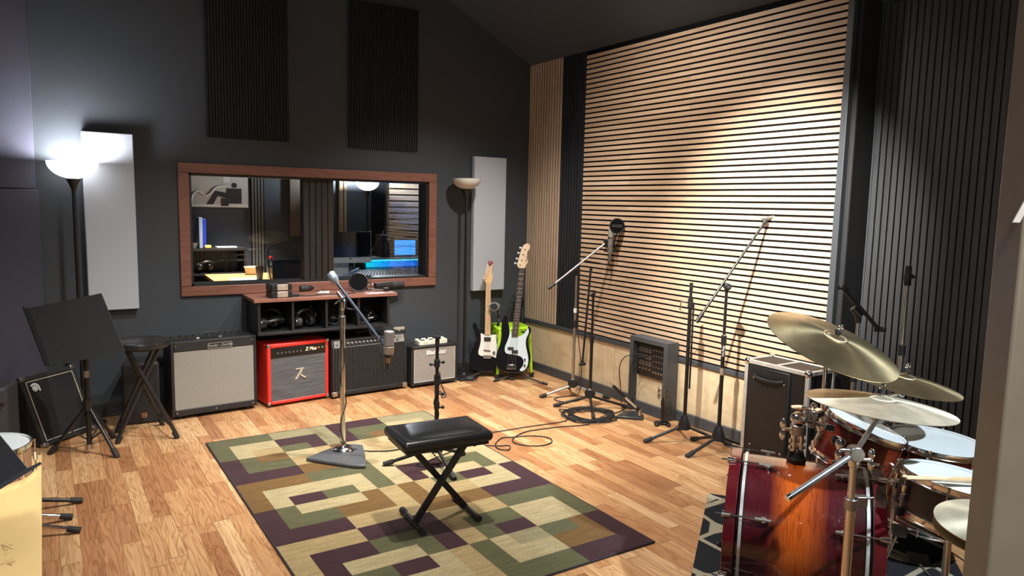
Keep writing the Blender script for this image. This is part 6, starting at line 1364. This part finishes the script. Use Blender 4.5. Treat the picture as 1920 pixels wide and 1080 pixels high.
# bass drum
Cf = Vector((2.288, 1.826, .304)); LB = .448; BMAT = burst_mat('bass_drum_lacquer', LB, (.44, .080, .008), (.018, .001, .002), (.060, .0025, .007)); RB = .280
Mb_ = MX(frame_from(AX, (0, 0, 1)), Cf); T = thing('bass_drum', 'large glossy red and amber sunburst bass drum lying on its side at lower right', 'drum', M=Mb_)
MB().lathe([(RB-.008, .0), (RB, .0), (RB, LB), (RB-.008, LB)], Mb_, 96, closed=True).build('shell', BMAT, T)
MB().lathe([(0, -.012), (RB-.006, -.012), (RB, -.004), (0, -.004)], Mb_, 80).build('front_head', mat('black_bass_head', (.012, .012, .013), .25), T)
MB().lathe([(0, LB+.012), (RB-.006, LB+.012), (RB, LB+.004), (0, LB+.004)], Mb_, 80).build('batter_head', HEADM, T)
HOOPM = mat('dark_red_hoop_lacquer', (.085, .004, .008), .2, coat=1, var=.1)
for z0, z1 in ((-.045, -.004), (LB+.004, LB+.045)):
    MB().lathe([(RB+.003, z0), (RB+.014, z0), (RB+.014, z1), (RB+.003, z1)], Mb_, 96, closed=True).build('hoop', HOOPM, T, bevel=.002)
for z in (.008, LB-.018):
    MB().lathe([(RB+.0005, z), (RB+.006, z), (RB+.006, z+.011), (RB+.0005, z+.011)], Mb_, 96, closed=True).build('silver_band', mat('satin_silver_band', (.60, .62, .62), .3, .5), T)
for side in (0, 1):
    for k in range(8):
        a = 2*PI*k/8+.30; ca, sa = math.cos(a), math.sin(a); s_ = 1 if side == 0 else -1; z0 = 0 if side == 0 else LB; rr = RB+.024
        P_ = lambda r_, z: Mb_ @ Vector((r_*ca, r_*sa, z0+s_*z))
        mb = MB(); mb.cyl(P_(rr-.004, -.052), P_(rr-.004, -.022), .013, .009, 12); mb.cyl(P_(RB+.004, -.048), P_(rr+.002, -.044), .008, n=8); mb.build('claw_hook', HDW, T, bevel=.001)
        mb = MB(); mb.cyl(P_(rr-.004, -.05), P_(rr-.006, .085), .0032, n=8); mb.cyl(P_(rr-.004, -.075), P_(rr-.004, -.05), .0035, n=8); mb.build('tension_rod', HDW, T)
        mb = MB(); mb.cyl(P_(rr-.008, .062), P_(rr-.010, .118), .0085, .007, 12); mb.cyl(P_(RB, .092), P_(rr-.006, .092), .011, n=12); mb.build('lug', DCHR, T, bevel=.001)
for s_ in (-1, 1):
    a = Cf+AX*.06+LT*(s_*.262)+Vector((0, 0, -.10)); b_ = Cf-AX*.10+LT*(s_*.40); b_.z = .022
    sp = MB().cyl(a, b_, .0075).build('spur_leg', DCHR, T); MB().cyl(b_-(b_-a).normalized()*.03, b_+Vector((0, 0, -.010)), .013, .008).build('spur_tip', RUB, sp)
# tom post on the bass drum
tp = dep(1491, 872, (Cf+AX*.19-CAM).dot(c_f)); base = Cf+AX*.17; base = Vector((base.x, base.y, Cf.z+RB+.004))
q_ = at(base, 1492, 872); base += RH*((q_-base).dot(RH)); 
latd = (base-Cf).dot(LT); base.z = Cf.z+math.sqrt(max(.0001, RB*RB-latd*latd))
T = thing('tom_holder', 'chrome double tom holder post standing on top of the bass drum', 'drum hardware', base); up = Vector((0, 0, 1))
Mt = Matrix.Translation(base)
MB().lathe([(0, -.004), (.034, -.004), (.036, .016), (.028, .030), (.026, .045), (0, .045)], Mt, 24).build('base_socket', BLK, T)
zt_ = at(base, 1492, 770).z
for s_ in (-.014, .014): MB().cyl(base+RH*s_+up*.02, Vector((base.x, base.y, 0))+RH*s_+up*(zt_-.05), .0105, n=16).build('tube', CHR, T)
MB().cyl(base+up*.11, base+up*.15, .029, n=20).build('memory_clamp', DCHR, T, bevel=.004)
wz = at(base, 1465, 830); p = base.lerp(base, 0)+up*.13; mb = MB(); mb.cyl(p, p-RH*.055, .006); mb.build('wing_bolt', CHR, T); mb = MB(); mb.ball(p-RH*.06+up*.022, .016, 12, (.35, .8, 1.3)); mb.ball(p-RH*.06-up*.022, .016, 12, (.35, .8, 1.3)); mb.build('wing_nut', CHR, T)
tcap = Vector((base.x, base.y, zt_-.03)); mb = MB(); mb.ball(tcap, .032, 16, (1, 1, .8)); mb.build('ball_joint', CHR, T)
mb = MB(); mb.lathe([(0, 0), (.030, .002), (.032, .006), (.012, .012), (0, .012)], Matrix.Translation(tcap+up*.038), 24); mb.build('wing_cap', CHR, T)
for k, (tx, ty) in enumerate(((1530, 775), (1548, 800))):
    e_ = at(base, tx, ty, .06+.0*k); MB().cyl(tcap, e_, .0095).build('arm', CHR, T); mb = MB(); mb.box(-.022, .022, -.016, .016, -.03, .03, MX(frame_from(e_-tcap), e_)); mb.build('bracket', CHR, T, bevel=.006); MB().ball(e_+up*.03-RH*.01, .013, 12).build('bracket_knob', CHR, T); MB().cyl(tcap.lerp(e_, .5)-up*.02, tcap.lerp(e_, .5)+up*.03, .012).build('arm_clamp', DCHR, T)
for dz in (.06, .085): MB().cyl(base+up*dz-RH*.03, base+up*dz+RH*.03, .008).build('key_bolt', DCHR, T)
# toms
TOML = burst_mat('tom_lacquer', .23, (.22, .030, .008), (.06, .004, .004), (.11, .008, .006))
n1 = Vector((.223, -.241, .945)).normalized(); c1 = dep(1624, 799, 3.08)
T, Mt1 = shell_drum('rack_tom', 'red lacquered rack tom with oval badge, nearer of the two over the bass drum', c1, n1, .161, .180, TOML, 6, phase=.5)
def badge_on(T, M, R, Ht, direction, label=None):
    d_ = (M.inverted().to_3x3() @ Vector(direction)); d_.z = 0; d_.normalize(); c_ = M @ Vector((d_.x*(R+.001), d_.y*(R+.001), Ht*.55)); out = (M.to_3x3() @ d_).normalized(); upl = (M.to_3x3() @ Vector((0, 0, 1))).normalized(); side = upl.cross(out)
    Mq = MX(Matrix((side, upl, out)).transposed(), c_); pts = [(-.030, -.012), (-.022, -.019), (.022, -.019), (.030, -.012), (.030, .012), (.022, .019), (-.022, .019), (-.030, .012)]
    b_ = MB().prism(pts, -.002, .0035, Mq).build('badge', CHR, T, bevel=.001); p2 = [(x*.86, y*.82) for x, y in pts]
    pl = MB().prism(p2, .0035, .0045, Mq).build('badge_plate', BLK, b_); mb = MB(); mb.cyl(Mq @ Vector((-.0, 0.004, .0045)), Mq @ Vector((-.0, 0.004, .0055)), .005, n=14); text_into(mb, 'YAMAHA', .0085, Mq @ Matrix.Translation((0, -.008, .005)), .0003); mb.build('badge_lettering', CHR, pl); return b_
view_ = (CAM-c1); badge_on(T, Mt1, .161, .180, (CAM-c1).normalized()*1.0-RH*.75)
n2_ = Vector((.157, -.231, .96)).normalized(); c2 = dep(1614, 768, 3.46)
T, Mt2 = shell_drum('rack_tom', 'smaller red lacquered rack tom mostly hidden behind the nearer tom', c2, n2_, .138, .16, TOML, 6, phase=.2)
n3 = Vector((.02, -.06, 1)).normalized(); c3 = dep(1757, 829, 3.20)
FTM = burst_mat('floor_tom_lacquer', .36, (.30, .05, .012), (.05, .005, .005), (.12, .010, .008))
T, Mt3 = shell_drum('floor_tom', 'floor tom with large pale head behind the snare at the right', c3, n3, .197, .36, FTM, 8, phase=.35)
for k in range(3):
    a = 2*PI*k/3+.9; ca, sa = math.cos(a), math.sin(a); p = Mt3 @ Vector((.235*ca, .235*sa, .22)); q = Vector((p.x, p.y, RZ_+.02)); q2_ = q+Vector((ca*.03, sa*.03, 0)); MB().tube([p+up*.05, p, p-up*(p.z-.10), q2_], .0055, 8).build('leg', CHR, T); MB().ball(q2_-up*.008, .013, 10).build('leg_tip', RUB, T); MB().cyl(Mt3 @ Vector((.197*ca, .197*sa, .20)), Mt3 @ Vector((.245*ca, .245*sa, .20)), .016).build('leg_bracket', CHR, T)
n4 = Vector((.119, -.07, .99)).normalized(); c4 = Vector((2.575, 1.155, .652))
T, Mt4 = shell_drum('snare_drum', 'dark metallic snare drum with pale head at the right, drumsticks on it', c4, n4, .178, .135, mat('black_nickel_shell', (.10, .085, .07), .28, .85, var=.1), 8, phase=.25)
SN = c4
# snare stand
hb = Mt4 @ Vector((0, 0, -.05)); fp = Vector((hb.x, hb.y, RZ_)); T = thing('snare_stand', 'chrome snare stand with basket arms under the snare drum', 'drum hardware', fp)
MB().cyl(fp+up*.10, hb-up*.02, .012).build('tube', CHR, T)
for k in range(3):
    a = 2*PI*k/3+.5; e_ = Mt4 @ Vector((.19*math.cos(a), .19*math.sin(a), -.022)); MB().tube([hb-up*.03, e_, e_+n4*.035], .007, 8).build('basket_arm', CHR, T); MB().cyl(e_+n4*.01, e_+n4*.04, .011).build('rubber_grip', RUB, T)
    f_ = fp+Vector((math.cos(a+.4), math.sin(a+.4), 0))*.26+up*.012; l_ = MB().tube([fp+up*.30, f_+up*.02], .008, 8).build('leg', CHR, T); MB().ball(f_, .014, 10).build('leg_tip', RUB, l_)
    MB().cyl(fp+up*.14, (fp+up*.30).lerp(f_+up*.02, .5), .005).build('brace', CHR, T)
# drumsticks on the snare
STK = wood_mat('hickory_stick', (.60, .40, .22), (.74, .54, .34), 0, 20, .4, rings=3)
for k, (xa, ya, xb, yb) in enumerate(((1692, 893, 1838, 905), (1700, 897, 1845, 899))):
    pl = lambda x, y: (lambda d_: CAM+d_*(((c4+n4*(.018+.012*k)-CAM).dot(n4))/d_.dot(n4)))(ray(x, y)); a = pl(xa, ya); b_ = pl(xb, yb); d_ = (b_-a).normalized(); L_ = .40
    T = thing('drumstick', ('lower' if k == 0 else 'upper')+' of two wooden drumsticks resting on the snare drum', 'drumstick', a, group='drumsticks on the snare'); mb = MB(); mb.tube([a, a+d_*.008, a+d_*.018, a+d_*.10, a+d_*(L_-.01), a+d_*L_], [.003, .0052, .0040, .0070, .0072, .004], 12); mb.build('shaft', STK, T)
# cymbals
BRZ = cymbal_mat('bronze_cymbal', (.72, .59, .35), .36, .95); BRZ2 = cymbal_mat('pale_bronze_cymbal', (.92, .85, .66), .46, .70)
def cymbal(name, label, c, n, R, m_, cup=.038, bow=.030):
    M = MX(frame_from(n), Vector(c)); T = thing(name, label, 'cymbal', M=M); rb_ = R*.19
    top = [(.007, cup*.62+bow)]+[(rb_*math.sin(a), bow*.9+cup*.62*math.cos(a)) for a in [PI/2*i/6 for i in range(1, 7)]]; top = [(max(r, .007), z) for r, z in top]
    top += [(rb_+(R-rb_)*t, bow*.9*(1-t**1.6)) for t in [i/12 for i in range(1, 13)]]
    prof = top+[(r, z-.0022) for r, z in reversed(top)]
    MB().lathe(prof, M, 96, closed=True).build('cymbal_body', m_, T); return T, M
nc = Vector((.046, -.377, .925)).normalized(); cc_ = Vector((2.546, 1.640, 1.057))-nc*.02
T, Mc1 = cymbal('crash_cymbal', 'large bronze cymbal tilted steeply toward the viewer, highest in the kit', cc_, nc, .254, BRZ, .020, .040)
nr = Vector((.083, -.019, .996)).normalized(); cr = Vector((2.557, 1.445, .858))-nr*.012
T, Mc2 = cymbal('ride_cymbal', 'pale bronze cymbal lying nearly flat over the toms, lathed rings visible', cr, nr, .254, BRZ2, .016, .030)
n5 = Vector((.075, -.118, .99)).normalized(); c5 = Vector((3.141, 1.675, .823))-n5*.012
T, Mc3 = cymbal('crash_cymbal', 'smaller bronze cymbal half hidden behind the tilted one, at the right', c5, n5, .2286, BRZ, .018, .032)
def wing(T, M, zc, big=True):
    p = M @ Vector((0, 0, zc)); n = (M.to_3x3() @ Vector((0, 0, 1))); x = M.to_3x3() @ Vector((1, 0, 0)); MB().cyl(p-n*.02, p+n*.04, .0045).build('threaded_rod', CHR, T); MB().cyl(p, p+n*.014, .013).build('felt', mat('black_felt_washer', (.02, .02, .02), .9), T)
    mb = MB()
    for s_ in (-1, 1): mb.torus(p+n*.026+x*(.011*s_), M.to_3x3() @ Vector((0, 1, 0)), .008, .0025, 14, 6)
    mb.build('wing_nut', CHR, T)
# ride stand in front of the bass drum
pp = dep(1603, 850, 2.33); foot = Vector((pp.x, pp.y, RZ_)); T = thing('cymbal_stand', 'tall chrome boom cymbal stand in front of the bass drum carrying the flat cymbal', 'drum hardware', foot)
zc1 = dep(1597, 965, 2.25).z
MB().cyl(foot+up*.12, Vector((pp.x, pp.y, zc1)), .0155, n=20).build('lower_tube', CHR, T); MB().cyl(Vector((pp.x, pp.y, zc1)), Vector((pp.x, pp.y, pp.z-.01)), .0125, n=20).build('upper_tube', CHR, T)
zz = Vector((pp.x, pp.y, zc1)); MB().cyl(zz-up*.025, zz+up*.012, .020, n=20).build('height_collar', DCHR, T, bevel=.002); mb = MB(); mb.box(.012, .048, -.014, .014, -.014, .022, MX(Matrix((RH, -HEAD*-1, up)).transposed(), zz)); mb.build('clamp_block', DCHR, T, bevel=.003); MB().cyl(zz+RH*.045+up*.012, zz+RH*.072+up*.016, .004).build('key_screw', CHR, T)
tl_ = (Mc2 @ Vector((0, 0, -.045))); ct = Vector((pp.x, pp.y, pp.z)); dm = (tl_-ct).normalized(); end = at(ct, 1477, 934, -.12); 
dm2 = (ct-end).normalized(); MB().cyl(end, ct, .0095, n=16).build('boom_tail', mat('matt_grey_tube', (.33, .34, .35), .35, .7), T); MB().cyl(end-dm2*.003, end+dm2*.012, .011, n=16).build('boom_cap', CHR, T); MB().cyl(ct, tl_, .0085, n=16).build('boom_arm', DCHR, T)
MB().cyl(ct-up*.045, ct-up*.005, .0185, n=20).build('tilter_collar', CHR, T, bevel=.003); mb = MB(); mb.cyl(ct-HEAD*.020, ct+HEAD*.020, .025, n=24); mb.build('ratchet', DCHR, T, bevel=.003)
for s_, dz in ((1, -.02), (-1, .01)):
    w0 = ct+RH*(.030*s_)+up*dz; MB().cyl(ct+up*dz, w0+RH*(.02*s_), .006).build('wing_bolt', CHR, T); mb = MB(); mb.ball(w0+RH*(.024*s_)+up*.018, .014, 12, (.5, .8, 1.4)); mb.ball(w0+RH*(.024*s_)-up*.018, .014, 12, (.5, .8, 1.4)); mb.build('wing_nut', CHR, T)
mb = MB(); mb.cyl(tl_-HEAD*.016, tl_+HEAD*.016, .021, n=20); mb.build('cymbal_tilter', DCHR, T, bevel=.003); MB().cyl(tl_+RH*.015, tl_+RH*.05-up*.01, .009).build('tilter_screw', DCHR, T)
MB().cyl(tl_, Mc2 @ Vector((0, 0, .020)), .010).build('cymbal_seat', BLK, T); wing(T, Mc2, .046)
for k in range(3):
    a = 2*PI*k/3+2.2; f_ = foot+Vector((math.cos(a), math.sin(a), 0))*.25+up*.014; l_ = MB().cyl(foot+up*.26, f_, .008).build('leg', CHR, T); MB().ball(f_, .014, 10).build('leg_tip', RUB, l_); MB().cyl(foot+up*.13, (foot+up*.26).lerp(f_, .5), .005).build('brace', CHR, T)
def straight_stand(label, M, fx, fy, col=CHR, zseat=.030, zw=.052):
    foot = Vector((fx, fy, 0)); und = M @ Vector((0, 0, -.05)); T = thing('cymbal_stand', label, 'drum hardware', foot)
    top = Vector((fx, fy, und.z-.10)); MB().cyl(foot+up*.10, Vector((fx, fy, top.z*.6)), .0125, n=16).build('lower_tube', col, T); MB().cyl(Vector((fx, fy, top.z*.6)), top, .0095, n=16).build('upper_tube', col, T); MB().cyl(Vector((fx, fy, top.z*.6-.02)), Vector((fx, fy, top.z*.6+.02)), .017).build('height_collar', DCHR, T)
    MB().cyl(top, und, .008).build('boom_arm', col, T); mb = MB(); mb.ball(top, .019, 14); mb.build('ratchet', DCHR, T); mb = MB(); mb.ball(und, .017, 14); mb.build('cymbal_tilter', DCHR, T); MB().cyl(und, M @ Vector((0, 0, .022)), .009).build('cymbal_seat', BLK, T); wing(T, M, zw)
    for k in range(3):
        a = 2*PI*k/3+.4; f_ = foot+Vector((math.cos(a), math.sin(a), 0))*.24+up*.014; l_ = MB().cyl(foot+up*.26, f_, .008).build('leg', col, T); MB().ball(f_, .014, 10).build('leg_tip', RUB, l_)
    return T
q_ = dep(1546, 715, 3.22); straight_stand('cymbal stand holding the steeply tilted bronze cymbal, behind the toms', Mc1, q_.x, q_.y)
straight_stand('cymbal stand holding the smaller bronze cymbal behind the floor tom', Mc3, 3.10, 1.93)
# overhead microphone stands behind the kit
def oh_stand(label, px, py0, py1, D, colr):
    a = dep(px, py1, D); foot = Vector((a.x, a.y, 0)); T = thing('microphone_stand', label, 'microphone stand', foot); b_ = dep(px, py0, D); zt = CAM.z+ (b_.z-CAM.z)
    MB().cyl(foot+up*.02, Vector((a.x, a.y, a.z)), .012).build('lower_pole', colr, T); MB().cyl(Vector((a.x, a.y, a.z)), Vector((a.x, a.y, zt)), .0085).build('upper_pole', colr, T); MB().cyl(Vector((a.x, a.y, a.z-.03)), Vector((a.x, a.y, a.z+.02)), .017).build('clutch', BLK, T)
    MB().lathe([(0, 0), (.12, 0), (.12, .012), (.03, .03), (0, .03)], Matrix.Translation(foot), 32).build('round_base', BLKM, T); return T, Vector((a.x, a.y, zt))
T, tp_ = oh_stand('tall chrome microphone stand with empty clip in front of the charcoal slats', 1691, 530, 655, 3.62, DCHR)
mb = MB(); mb.box(-.014, .014, -.012, .012, -.01, .03, Matrix.Translation(tp_)); mb.build('clip_swivel', BLK, T, bevel=.003)
p = tp_+up*.045; d_ = (RH*.35+up*.9+HEAD*.0).normalized(); mb = MB(); mb.cyl(p-d_*.035+RH*.010, p+d_*.045-RH*.016, .017, .014, 16); mb.build('clip', RUB, T); MB().cyl(p+RH*.005, p+RH*.03-up*.015, .009).build('clip_wing', BLK, T)
T, tp_ = oh_stand('stand with a slanted black bar for two microphones behind the tilted cymbal', 1601, 596, 705, 3.78, DCHR)
a = at(tp_, 1581, 541); b_ = at(tp_, 1650, 620); MB().cyl(tp_-up*.02, tp_+up*.03, .015).build('mount', BLK, T); d_ = (b_-a).normalized(); mb = MB(); mb.box(-.010, .010, -.005, .005, 0, (b_-a).length, MX(frame_from(d_, HEAD.cross(d_)), a+Vector((0, 0, 0)))); mb.build('stereo_bar', BLK, T, bevel=.002)
m_ = at(tp_, 1606, 585); MB().cyl(tp_+up*.02, m_, .013).build('bar_clamp', BLK, T); MB().cyl(m_-d_*.03, m_+d_*.03, .019).build('clamp_block', BLK, T, bevel=.004)
for q in (a, b_):
    mb = MB(); mb.cyl(q-HEAD*.01, q-HEAD*.01+up*.022, .010); mb.cyl(q-RH*.03, q+RH*.03, .006); 
    for s_ in (-.026, 0, .026): mb.cyl(q+RH*s_, q+RH*s_+up*.016, .006)
    mb.build('microphone_screw', BLK, T)
# hi-hat at the right edge of view
nh = Vector((-.03, -.05, 1)).normalized(); ch = dep(1886, 990, 2.05)
T, Mh1 = cymbal('hi_hat_cymbal', 'upper hi-hat cymbal partly hidden by the taupe door edge', ch, nh, .178, BRZ2, .03, .018)
T, Mh2 = cymbal('hi_hat_cymbal', 'lower hi-hat cymbal just beneath the upper one at the door edge', ch-nh*.030, -nh, .178, BRZ, .03, .018)
fh = Vector((ch.x, ch.y, 0)); T = thing('hi_hat_stand', 'chrome hi-hat stand with footboard at the door edge', 'drum hardware', fh)
MB().cyl(fh+up*.05, Mh1 @ Vector((0, 0, -.09)), .0125).build('tube', CHR, T); MB().cyl(Mh1 @ Vector((0, 0, -.10)), Mh1 @ Vector((0, 0, .16)), .0035).build('pull_rod', CHR, T); MB().cyl(Mh1 @ Vector((0, 0, .046)), Mh1 @ Vector((0, 0, .085)), .012).build('clutch', CHR, T)
for k in range(3):
    a = 2*PI*k/3+1.0; f_ = fh+Vector((math.cos(a), math.sin(a), 0))*.24+up*.022; l_ = MB().cyl(fh+up*.26, f_, .008).build('leg', CHR, T); MB().ball(f_, .014, 10).build('leg_tip', RUB, l_)
MB().box(-.04, .04, -.30, -.02, .02, .03, Matrix.Translation(fh) @ Matrix.Rotation(.5, 4, 'Z')).build('footboard', DCHR, T, bevel=.003)
# bass drum pedal
pb_ = Cf+AX*(LB+.06); pb_.z = RZ_; T = thing('bass_drum_pedal', 'metal bass drum pedal on the dark rug under the snare', 'drum hardware', pb_); Mp_ = MX(Matrix((AX, LT, up)).transposed(), pb_)
if Mp_.to_3x3().determinant() < 0: Mp_ = MX(Matrix((AX, -LT, up)).transposed(), pb_)
MB().box(.02, .30, -.045, .045, .004, .010, Mp_).build('base_plate', BLKM, T); mb = MB(); mb.prism([(.03, .012), (.30, .012), (.30, .018), (.03, .075)], -.04, .04, Mp_ @ Matrix(((1, 0, 0, 0), (0, 0, -1, 0), (0, 1, 0, 0), (0, 0, 0, 1)))); mb.build('footboard', mat('brushed_steel_pedal', (.40, .34, .26), .35, .9), T, bevel=.003)
for s_ in (-.055, .055): MB().cyl(Mp_ @ Vector((.01, s_, .005)), Mp_ @ Vector((.01, s_, .22)), .009).build('post', CHR, T)
MB().cyl(Mp_ @ Vector((.01, -.06, .215)), Mp_ @ Vector((.01, .06, .215)), .008).build('axle', CHR, T); MB().cyl(Mp_ @ Vector((.01, 0, .215)), Mp_ @ Vector((.055, 0, .37)), .004).build('beater_rod', CHR, T); MB().cyl(Mp_ @ Vector((.035, 0, .37)), Mp_ @ Vector((.08, 0, .37)), .024).build('beater', mat('grey_felt_beater', (.3, .3, .3), .9), T)
# chrome double clamp hardware between the snare and the door
P0 = fl(1722, 1055, .03); T = thing('foot_plate', 'small grey metal plate lying on the dark drum rug', 'drum hardware', fl(1722, 1050, RZ_)); Mq = Mof(T) @ Matrix.Rotation(.6, 4, 'Z'); MB().box(-.06, .06, -.045, .045, .0, .008, Mq).build('plate', mat('grey_steel_plate', (.16, .15, .14), .4, .6), T, bevel=.004); MB().cyl(Mq @ Vector((-.06, 0, .006)), Mq @ Vector((-.16, -.03, .006)), .004).build('rod', CHR, T)
bpy.context.view_layer.update()
